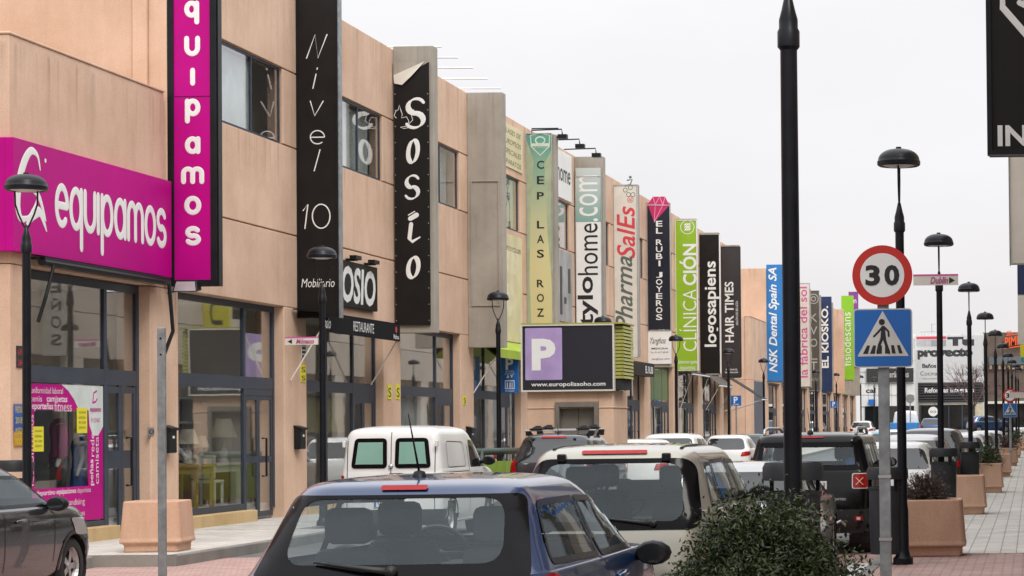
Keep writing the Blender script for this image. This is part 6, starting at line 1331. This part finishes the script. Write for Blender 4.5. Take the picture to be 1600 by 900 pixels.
def make_bin(label):
    t = thing('litter_bin', label, 'litter bin', (0,0,0), 'dark grey litter bins'); b = MB(); b.lathe([(0,.0),(.20,.0),(.205,.05),(.215,.74),(.225,.75),(.225,.775),(.20,.775),(.195,.1),(0,.1)], 28); b.build('body', M_GREY, t, auto=True)
    h_ = MB(); h_.lathe([(.235,.86),(.24,.86),(.24,.96),(.22,1.0),(.215,1.0),(.225,.95),(.225,.87)], 28); h_.lathe([(.215,.995),(0,1.005)], 28); h_.build('hood', M_GREY, t, auto=True)
    s_ = MB()
    for a in (0.5,2.6,4.7): s_.box(.21*math.cos(a)-.015,.21*math.cos(a)+.015,.21*math.sin(a)-.015,.21*math.sin(a)+.015,.73,.91)
    s_.build('stems', M_BLACK, t); f = MB(); f.lathe([(.04,-.34),(.04,.0)], 14); f.build('foot', M_BLACK, t, auto=True); return t
b0 = make_bin('dark grey litter bin behind the tall near lamp post'); p = at(1239, 728, Y=17.6); b0.location = (p.x, 17.6, .47)
for px, Y, lb in ((1387,25.9,'dark grey litter bin beside the grey sign post, in front of the nearest right-hand planter'),(1475,37.2,'dark grey litter bin behind the dry twiggy shrub'),(1516,49.9,'dark grey litter bin left of the round green bush'),):
    dup(b0, (at(px, 780, Y=Y).x, Y, .27 if Y < 30 else .36), R(30), lb)
dup(b0, (at(20, 730, Y=27.6).x, 27.6, .45), 0, 'dark grey litter bin at the left edge beside the street lamp')

# ------------------------------------------------------------------ far end of the street
YE = 226.
def far(px, py, Y=YE): q = at(px, py, Y=Y); return q.x, q.z
def fb(mb, xl, yt, xr, yb, Y, dp): a, b = at(xl, yb, Y=Y), at(xr, yt, Y=Y); mb.box(a.x,b.x,Y,Y+dp,a.z,b.z); return mb
t = thing('showroom_building', 'grey and white showroom with a big printed hoarding, closing the far end of the street', 'building', (far(1480,600)[0], YE, zg(YE)))
fb(MB(), 1428, 521, 1537, 690, YE+.3, 10).build('wall', M_WHITE_W, t, world=True)
m_ = MB()
for i in range(7): fb(m_, 1429, 600+i*4.1, 1536, 603.3+i*4.1, YE, .28)
m_.build('louvres', mat('slate_louvre', (.05,.048,.055), .5), t, world=True); fb(MB(), 1428, 599, 1537, 629, YE+.2, .09).build('louvre_back', M_INK, t, world=True)
lt = MB(); T(lt,'Reformas Integrales',YE-.01,1445,605,1522,616,bold=.02); lt.build('lettering', M_WHITE, t, world=True)
fb(MB(), 1430, 631, 1536, 690, YE+.15, .14).build('base', mat('beige_render', (.55,.50,.36), .8), t, world=True)
fb(MB(), 1437, 632, 1523, 690, YE+.02, .12).build('glazing', M_TINT, t, world=True)
m_ = MB()
for x in (1437,1460,1482,1503,1522): fb(m_, x, 632, x+1.2, 690, YE-.05, .06)
m_.build('glazing_bars', M_FRAME, t, world=True)
t2 = thing('billboard', 'white printed hoarding with a red bar and the bold words Tu proyecto', 'hoarding', (far(1480,560)[0], YE, far(1480,598)[1])); bz = YE-.12
fb(MB(), 1430, 524, 1535, 598, bz, .3).build('panel', mat('hoarding_white', (.56,.56,.56), .6, var=.04), t2, world=True)
lt = MB(); T(lt,'Tu',bz,1480,526,1522,541,bold=.07); T(lt,'proyecto',bz,1432,543,1520,562,bold=.07); T(lt,'Baños y',bz,1441,568,1470,577,bold=.04); T(lt,'· Cocinas',bz,1433,580,1468,587); T(lt,'· Vestidores',bz,1486,580,1527,587); T(lt,'Interiorismo',bz,1441,590,1465,593); lt.build('lettering', mat('lettering_dark_grey', (.035,.035,.04), .5), t2, world=True)
m_ = MB(); fb(m_, 1432, 525.5, 1478, 530, bz-.02, .01); m_.build('red_bar', M_RED2, t2, world=True); m_ = MB(); fb(m_, 1432, 531, 1455, 541, bz-.02, .01); m_.build('grey_block', mat('pale_grey_block', (.42,.42,.44), .6), t2, world=True); m_ = MB(); fb(m_, 1455, 531, 1478, 541, bz-.02, .01); m_.build('grey_block', mat('mid_grey_block', (.3,.3,.32), .6), t2, world=True)
t3 = thing('round_sign', 'round white shop sign hanging at the far showroom entrance', 'sign', (far(1458,640)[0], YE-2, 0)); c_ = at(1458, 643, Y=YE-2); MB().lathe([(0,0),(.48,0),(.48,.1),(0,.1)],24,(c_.x,YE-2,c_.z),axis='y').build('disc', M_WHITE, t3, world=True); MB().tube([(c_.x,YE-1.8,c_.z),(c_.x,YE+.1,c_.z)],.04,6).build('bracket', M_BLACK, t3, world=True); lt = MB(); text(lt,'oca',fr_front(YE-2),c_.x-.3,c_.z-.12,c_.x+.3,c_.z+.1); lt.build('lettering', M_INK, t3, world=True)
t = thing('restaurant_building', 'dark brown restaurant building with an orange sign, right of the far showroom', 'building', (far(1580,600)[0], YE+1, zg(YE)))
fb(MB(), 1537.3, 518, 1680, 690, YE+1, 12).build('wall', M_BROWN, t, world=True); fb(MB(), 1545, 556, 1640, 570, YE+.8, .19).build('window', mat('grey_window_band', (.12,.13,.14), .15), t, world=True)
m_ = MB()
for i in range(14): x = 1546+i*7; fb(m_, x, 571, x+4, 577, YE+.7, .28)
m_.build('stone_band', mat('warm_stones', (.35,.25,.15), .8, var=.4, scale=2), t, world=True); fb(MB(), 1545, 632, 1640, 690, YE+.75, .24).build('glazing', M_TINT, t, world=True); fb(MB(), 1541, 626, 1640, 631, YE+.3, .6).build('canopy', M_CREAM, t, world=True)
t = thing('wall_sign', 'orange-red slanted lettering sign on the dark brown far building', 'wall sign', (far(1580,535)[0], YE+.7, far(1580,545)[1])); lt = MB(); OR = mat('orange_letters', (.75,.10,.02), .5)
q = at(1568, 546, Y=YE+.6); s_ = FPX/YE; fr_ = (q, (XA+ZA*.12).normalized(), (ZA-XA*.0).normalized(), -YA)
text(lt,'PIMIENTO',fr_,.15,.25,3.6,1.2,bold=.03); lt.poly([(-.1,.05),(3.8,.05),(3.8,.16),(-.1,.16)],fr_,.01); lt.poly([(.3,1.33),(3.8,1.33),(3.8,1.44),(.3,1.44)],fr_,.01); text(lt,'EL',fr_,.4,1.5,1.0,1.8,bold=.03); lt.build('lettering', OR, t, world=True); m_ = MB(); m_.beam((q.x,q.y+.25,q.z+.5),(q.x+3.6,q.y+.25,q.z+.95),.2,.08); m_.build('mounting_rail', M_BLACK, t, world=True)
t = thing('shop_building', 'white tiled building with a dark sign band, left of the far showroom', 'building', (far(1385,600)[0], YE-6, zg(YE-6))); Yw = YE-6
m_ = MB(); 
for r_ in range(5):
    for c_ in range(7): fb(m_, 1345+c_*12, 546+r_*18, 1356.4+c_*12, 563.2+r_*18, Yw, .25)
m_.build('cladding', M_WHITE_W, t, world=True); fb(MB(), 1345, 545.5, 1429, 690, Yw+.1, 12).build('wall', M_WHITE_W, t, world=True)
fb(MB(), 1354, 575, 1427, 597, Yw-.3, .29).build('sign_band', CHAR, t, world=True); lt = MB(); T(lt,'cal',Yw-.02,1353,606,1368,614,bold=.02); lt.build('lettering', M_INK, t, world=True); fb(MB(), 1352, 634, 1428, 690, Yw-.05, .2).build('glazing', M_TINT, t, world=True); p = at(1362,628,Y=Yw-.4); MB().box(p.x-.3,p.x+.3,Yw-.42,Yw-.05,p.z-.3,p.z+.25).build('parking_plate', M_BLUE, t, world=True)
lt = MB(); T(lt,'cerámicas',Yw-.32,1385,580,1420,590,bold=.02); lt.build('lettering', mat('pale_grey_print', (.4,.4,.4), .5), t, world=True)
t = thing('roof_antenna', 'thin rooftop antenna on the white building left of the hoarding', 'antenna', (far(1456,520)[0], YE+2, far(1456,522)[1])); c_ = at(1456, 521, Y=YE+2); m_ = MB(); m_.tube([c_,c_+Vector((0,0,1.0))],.03,5); m_.tube([c_+Vector((0,0,.95)),c_+Vector((.4,0,.95))],.03,5); m_.tube([c_+Vector((-1.2,0,.15)),c_+Vector((.3,0,.2))],.03,5); m_.build('mast', M_GALV, t, world=True)
# bare tree in front of the hoarding
p = at(1519, 660, Y=170); t = thing('bare_tree', 'leafless pinkish tree in front of the printed hoarding', 'tree', (p.x,170,zg(170))); rnd = random.Random(4)
def limb(mb, a, d, l, r, dep):
    b = a+d*l; mb.tube([a, a.lerp(b,.5)+Vector([rnd.uniform(-.04,.04)*l for _ in range(3)]), b], [r, r*.85, r*.65], 5, cap=False)
    if dep == 0: return
    for i in range(3 if dep > 1 else 4):
        ax = Vector([rnd.gauss(0,1) for _ in range(3)]).normalized(); nd = (d+ax*rnd.uniform(.45,.85)+Vector((0,0,.12))).normalized(); limb(mb, a.lerp(b, rnd.uniform(.55,1)), nd, l*rnd.uniform(.6,.82), r*.6, dep-1)
tr, cr_ = MB(), MB(); tr.tube([(0,0,0),(.02,0,1.4),(0,.03,2.2)],[.13,.11,.1],8)
for i in range(5): limb(cr_, Vector((0,.03,2.15)), Vector((math.cos(i*1.26+.3)*.7, math.sin(i*1.26+.3)*.7, 1)).normalized(), 1.55, .06, 4)
tr.build('trunk', M_TWIG, t, smooth=True); cr_.build('crown', mat('pinkish_twigs', (.14,.085,.085), .9), t)
# person far off between the cars
t = thing('person', 'person in a dark coat and hood walking between the parked cars, far down the street', 'person', (at(1345,675,Y=84).x,84,zg(84)))
me = bpy.data.meshes.new('body'); J = [(0,0,.95,.15,.11),(0,0,1.2,.17,.12),(0,0,1.42,.18,.11),(0,0,1.52,.06,.06),(0,-.02,1.62,.095,.11),(0,-.02,1.72,.08,.09),(.2,0,1.40,.07,.07),(.27,.02,1.13,.055,.055),(.24,-.1,.9,.045,.045),(-.2,0,1.40,.07,.07),(-.27,.02,1.13,.055,.055),(-.24,-.08,.9,.045,.045),(.1,0,.85,.1,.1),(.11,-.1,.48,.07,.07),(.11,0,.08,.05,.05),(.11,-.13,.04,.045,.04),(-.1,0,.85,.1,.1),(-.11,.1,.48,.07,.07),(-.11,.2,.1,.05,.05),(-.11,.08,.05,.045,.04)]
me.from_pydata([j[:3] for j in J], [(0,1),(1,2),(2,3),(3,4),(4,5),(2,6),(6,7),(7,8),(2,9),(9,10),(10,11),(0,12),(12,13),(13,14),(14,15),(0,16),(16,17),(17,18),(18,19)], []); o = bpy.data.objects.new('body', me); COL.objects.link(o); o.parent = t
o.modifiers.new('skin','SKIN'); 
for i, j in enumerate(J): me.skin_vertices[0].data[i].radius = j[3:]
me.skin_vertices[0].data[0].use_root = True; o.modifiers.new('sub','SUBSURF').levels = 1; o.modifiers['sub'].render_levels = 2; me.materials.append(mat('dark_coat', (.02,.02,.024), .9))
h_ = MB(); h_.lathe([(0,-.12),(.08,-.1),(.105,0),(.1,.08),(.06,.13),(0,.14)], 12, (0,0,1.65)); h_.build('hood', MATS['dark_coat'], t, smooth=True)

# ------------------------------------------------------------------ corner shop window: poster sheet, mannequins, notices
y0, z0, y1, z1 = sbox(F-.2, 49, 580, 155, 808); XW = F-.2
ya_, yb_ = 31.95, 34.53; t = thing('window_poster', 'magenta window print with white words round a clear opening, on the corner shop', 'poster', (XW, ya_, .44)); za, zb = .46, 2.5
hy0, hy1, hz0, hz1 = ya_+.2, ya_+2.05, .98, 2.12
m_ = MB()
for b in ((ya_,yb_,za,hz0),(ya_,yb_,hz1,zb),(ya_,hy0,hz0,hz1),(hy1,yb_,hz0,hz1)): m_.box(XW-.012,XW-.004,b[0],b[1],b[2],b[3])
sp = m_.build('sheet', M_MAG, t, world=True); fr_ = fr_side(XW-.004); m_ = MB()
c0 = [(yb_,zb),(ya_+1.1,zb),(ya_+1.34,zb-.09),(ya_+1.54,zb-.22),(ya_+1.7,zb-.37),(ya_+2.05,zb-.375),(ya_+2.08,zb-.6),(ya_+2.2,zb-.76),(ya_+2.4,zb-.76),(yb_,zb-.62)]
m_.poly(c0, fr_, .003); m_.build('white_corner', mat('pale_sheet', (.62,.68,.66), .5), sp, world=True)
lt = MB(); tx = lambda s, xa, xb, xc, xd, **k: text(lt, s, fr_, ya_+xa, za+xb, ya_+xc, za+xd, **k)
tx('uniformidad laboral',.1,1.9,1.15,1.99); tx('tenis',.06,1.78,.45,1.86); tx('camisetas',.6,1.78,1.3,1.87,bold=.02); tx('deporteñas',.03,1.64,.82,1.77,bold=.02); tx('fitness',.86,1.64,1.45,1.79)
tx('deportivo',.25,.40,.88,.5,bold=.02); tx('equipaciones',.92,.40,1.6,.5,bold=.02); tx('deportivas',1.64,.40,2.12,.5); tx('empresas',.2,.2,.85,.33); tx('merchandising',.9,.22,1.9,.34); tx('trofeos',.95,.08,1.4,.17,bold=.02); tx('regalos',.5,.08,.88,.15); tx('balones',1.45,.08,1.9,.16)
fu = (Vector((XW-.004,0,0)), ZA, -YA, XA)
text(lt,'peñas',fu,.98,-(hy1+.2),1.38,-(hy1+.04),bold=.02); text(lt,'redes',fu,1.42,-(hy1+.2),1.85,-(hy1+.06)); text(lt,'camisetas',fu,1.0,-(hy1+.36),1.8,-(hy1+.23)); text(lt,'fútbol',fu,1.02,-(ya_+.17),1.5,-(ya_+.04)); text(lt,'trofeos',fu,1.52,-(ya_+.17),2.05,-(ya_+.04))
lt.build('lettering', mat('pale_pink_print', (.78,.66,.73), .5), sp, world=True)
lt = MB(); tx('equipamos',2.1,1.62,2.5,1.72,bold=.015,d=.006); tx('91 123 45 67',2.14,1.48,2.46,1.55,d=.006); lt.stroke([(ya_+2.2,za+1.78),(ya_+2.24,za+1.93),(ya_+2.34,za+1.96)],.03,(Vector((XW,0,0)),YA,ZA,XA),.003); lt.stroke([(ya_+2.2,za+1.78),(ya_+2.32,za+1.8),(ya_+2.36,za+1.84)],.03,(Vector((XW,0,0)),YA,ZA,XA),.003); lt.build('emblem', M_MAG, sp, world=True)
for lb, a, c, d, e_ in (('yellow notice at the lower left of the magenta window print', hy0-.05, 1.52, .34, .36), ('yellow notice at the upper right of the magenta window print', hy1-.42, 1.78, .36, .38)):
    n_ = thing('notice', lb, 'notice', (XW,a,c), 'yellow notices on the corner shop glass'); MB().box(XW-.003,XW+.004,a,a+d,c,c+e_).build('sheet', M_YEL, n_, world=True); lt = MB()
    for i, s in enumerate(('SE ALQUILA','LOCAL','91 555','CONTACTO')): text(lt, s, fr_side(XW+.004), a+.06, c+e_*(.78-.2*i), a+d-.06, c+e_*(.86-.2*i))
    lt.build('lettering', M_INK, n_, world=True)
n_ = thing('notice', 'white and yellow notice on the corner shop door', 'notice', (XW,35.5,1.5), 'yellow notices on the corner shop glass'); q = sbox(XW,213,650,226,692); MB().box(XW-.003,XW+.004,q[0],q[2],q[1],(q[1]+q[3])/2-.002).build('sheet', M_YEL, n_, world=True); MB().box(XW-.003,XW+.004,q[0],q[2],(q[1]+q[3])/2,q[3]).build('sheet', M_CREAM, n_, world=True)
lt = MB(); text(lt,'ABIERTO',fr_side(XW+.004),q[0]+.03,q[3]-.15,q[2]-.03,q[3]-.08); lt.build('lettering', M_INK, n_, world=True)
def mannequin(label, x, y, H, top, bottom, child):
    t = thing('mannequin', label, 'mannequin', (x,y,.45), 'mannequins in the corner shop window', R(-55)); s = H/1.8; me = bpy.data.meshes.new('body')
    J = [(0,0,.95,.13,.1),(0,0,1.15,.12,.09),(0,0,1.38,.16,.1),(0,0,1.5,.05,.05),(0,-.02,1.6,.075,.085),(0,-.02,1.7,.075,.085),(.19,0,1.4,.06,.06),(.24,.02,1.13,.045,.045),(.25,-.06,.9,.035,.035),(.25,-.09,.8,.03,.04),(-.19,0,1.4,.06,.06),(-.24,.02,1.13,.045,.045),(-.25,-.06,.9,.035,.035),(-.25,-.09,.8,.03,.04),(.09,0,.86,.085,.085),(.1,-.02,.48,.06,.06),(.1,0,.08,.04,.04),(.1,-.12,.04,.035,.03),(-.09,0,.86,.085,.085),(-.1,-.02,.48,.06,.06),(-.1,0,.08,.04,.04),(-.1,-.12,.04,.035,.03)]
    me.from_pydata([(j[0]*s,j[1]*s,j[2]*s) for j in J], [(0,1),(1,2),(2,3),(3,4),(4,5),(2,6),(6,7),(7,8),(8,9),(2,10),(10,11),(11,12),(12,13),(0,14),(14,15),(15,16),(16,17),(0,18),(18,19),(19,20),(20,21)], []); o = bpy.data.objects.new('body', me); COL.objects.link(o); o.parent = t
    o.modifiers.new('skin','SKIN')
    for i, j in enumerate(J): me.skin_vertices[0].data[i].radius = (j[3]*s, j[4]*s)
    me.skin_vertices[0].data[0].use_root = True; o.modifiers.new('sub','SUBSURF').levels = 1; o.modifiers['sub'].render_levels = 2; me.materials.append(mat('mannequin_white', (.62,.60,.57), .5))
    c = MB(); c.lathe([(.17*s,.82*s),(.165*s,1.0*s),(.15*s,1.15*s),(.19*s,1.35*s),(.16*s,1.45*s),(.07*s,1.52*s)], 20, sy=.72)
    if not child:
        for sg in (1,-1): c.tube([(sg*.17*s,0,1.42*s),(sg*.25*s,.02*s,1.14*s),(sg*.255*s,-.05*s,.93*s)], [.08*s,.065*s,.05*s], 10)
    c.build('top', top, t, smooth=True); c = MB()
    if child: c.lathe([(.24*s,.45*s),(.2*s,.7*s),(.175*s,.95*s)], 20, sy=.75)
    else:
        for sg in (1,-1): c.tube([(sg*.08*s,0,.95*s),(sg*.1*s,-.02*s,.5*s),(sg*.1*s,0,.1*s)], [.12*s,.09*s,.08*s], 12)
    c.build('bottom', bottom, t, smooth=True)
mannequin('adult mannequin in a magenta hooded top and black trousers in the corner shop window', F-.52, 33.7, 1.84, mat('magenta_cloth', (.30,.01,.16), .85), mat('black_cloth', (.012,.012,.013), .9), False)
mannequin('child mannequin in a blue sports dress with yellow trim in the corner shop window', F-.5, 34.35, 1.5, mat('blue_cloth', (.01,.10,.42), .8), mat('blue_cloth', (0,0,0)), True)
MB_ = MB(); MB_.box(F-1.1,F-1.05,32.5,35.3,.2,2.6); bk = thing('backdrop_screen', 'grey backdrop panel behind the mannequins', 'panel', (F-1.55,32.7,.2)); MB_.build('panel', mat('backdrop_grey', (.16,.15,.15), .9), bk, world=True)
# furniture seen through the second shopfront
def table(label, x, y, m_, l=1.3, d=.7):
    t = thing('table', label, 'table', (x,y,.442), 'furniture in the shop window'); MB().box(-d/2,d/2,-l/2,l/2,.72,.77).build('tabletop', m_, t, bevel=.006); MB().box(-d/2+.05,d/2-.05,-l/2+.05,l/2-.05,.6,.718).build('apron', m_, t)
    for sx in (1,-1):
        for sy in (1,-1): MB().box(sx*(d/2-.07)-.03,sx*(d/2-.07)+.03,sy*(l/2-.07)-.03,sy*(l/2-.07)+.03,0,.6).build('leg', m_, t)
table('yellow painted desk in the furniture shop window', F-.8, 39.6, mat('yellow_wood', (.45,.30,.06), .5), .9)
table('white table in the furniture shop window', F-1.0, 41.2, M_CREAM, 1.5)
def tlamp(label, x, y, z, sc, m_):
    t = thing('table_lamp', label, 'lamp', (x,y,z), 'lamps in the furniture shop'); MB().lathe([(0,0),(.08*sc,0),(.08*sc,.02),(.05*sc,.1),(.07*sc,.2),(.02*sc,.32),(.015*sc,.4)],14).build('base', m_, t, smooth=True); MB().lathe([(.19*sc,.36*sc),(.11*sc,.62*sc)],18).build('lamp_shade', mat('cream_shade', (.7,.62,.48), .8), t, smooth=True)
tlamp('table lamp with cream shade on the yellow desk', F-.8, 39.6, .442+.77, 1, M_CREAM); tlamp('taller white table lamp on the white table', F-.9, 41.6, .442+.77, 1.3, M_CREAM); tlamp('small table lamp at the left of the white table', F-1.0, 40.75, .442+.77, .8, M_CREAM)
t = thing('cabinet', 'white open cabinet at the back of the furniture shop window', 'cabinet', (F-2.0,42.4,.442)); m_ = MB(); m_.box(-.2,.2,-.6,-.56,0,2.0); m_.box(-.2,.2,.56,.6,0,2.0)
for z in (0,.5,1.0,1.5,1.96): m_.box(-.2,.2,-.56,.56,z,z+.04)
m_.build('carcass', M_CREAM, t); MB().box(-.19,-.17,-.56,.56,.05,1.95).build('back_panel', mat('tan_wood', (.24,.15,.08), .7), t)
t = thing('chair', 'white chair beside the white table in the furniture shop window', 'chair', (F-.75,40.4,.442)); MB().box(-.22,.22,-.22,.22,.42,.47).build('seat', M_CREAM, t, bevel=.01); MB().box(-.22,.22,-.24,-.2,.5,.92).build('backrest', M_CREAM, t, bevel=.01)
for sx in (1,-1):
    for sy in (1,-1): MB().box(sx*.19-.02,sx*.19+.02,sy*.19-.02,sy*.19+.02,0,.42).build('leg', M_CREAM, t)
t = thing('display_counter', 'orange-fronted low counter at the back of the furniture shop', 'counter', (F-1.5,42.2,.442)); m_ = MB(); m_.box(-.3,.3,-.8,.6,0,.6); m_.build('body', mat('orange_brown_wood', (.30,.10,.03), .6), t, bevel=.01); MB().box(-.33,.33,-.83,.63,.602,.64).build('top', M_CREAM, t)

t = thing('string_lights', 'string of small coloured lights hanging inside the restaurant door', 'fairy lights', (F-.5,48.3,1.2)); mb = MB(); pts = [(F-.5+.03*math.sin(i*2.1), 48.25+.07*math.sin(i*1.7), 1.25+i*.075) for i in range(16)]; mb.tube(pts, .006, 4); mb.build('wire', M_BLACK, t, world=True)
for i, p in enumerate(pts): c = ((.9,.12,.05),(.9,.6,.08),(.1,.7,.2))[i%3]; q = MB(); q.lathe([(0,-.022),(.02,0),(0,.022)], 6, p); q.build('bulb', mat(('red_bulb','amber_bulb','green_bulb')[i%3], c, .4, emit=(c, 1.6)), t, world=True)
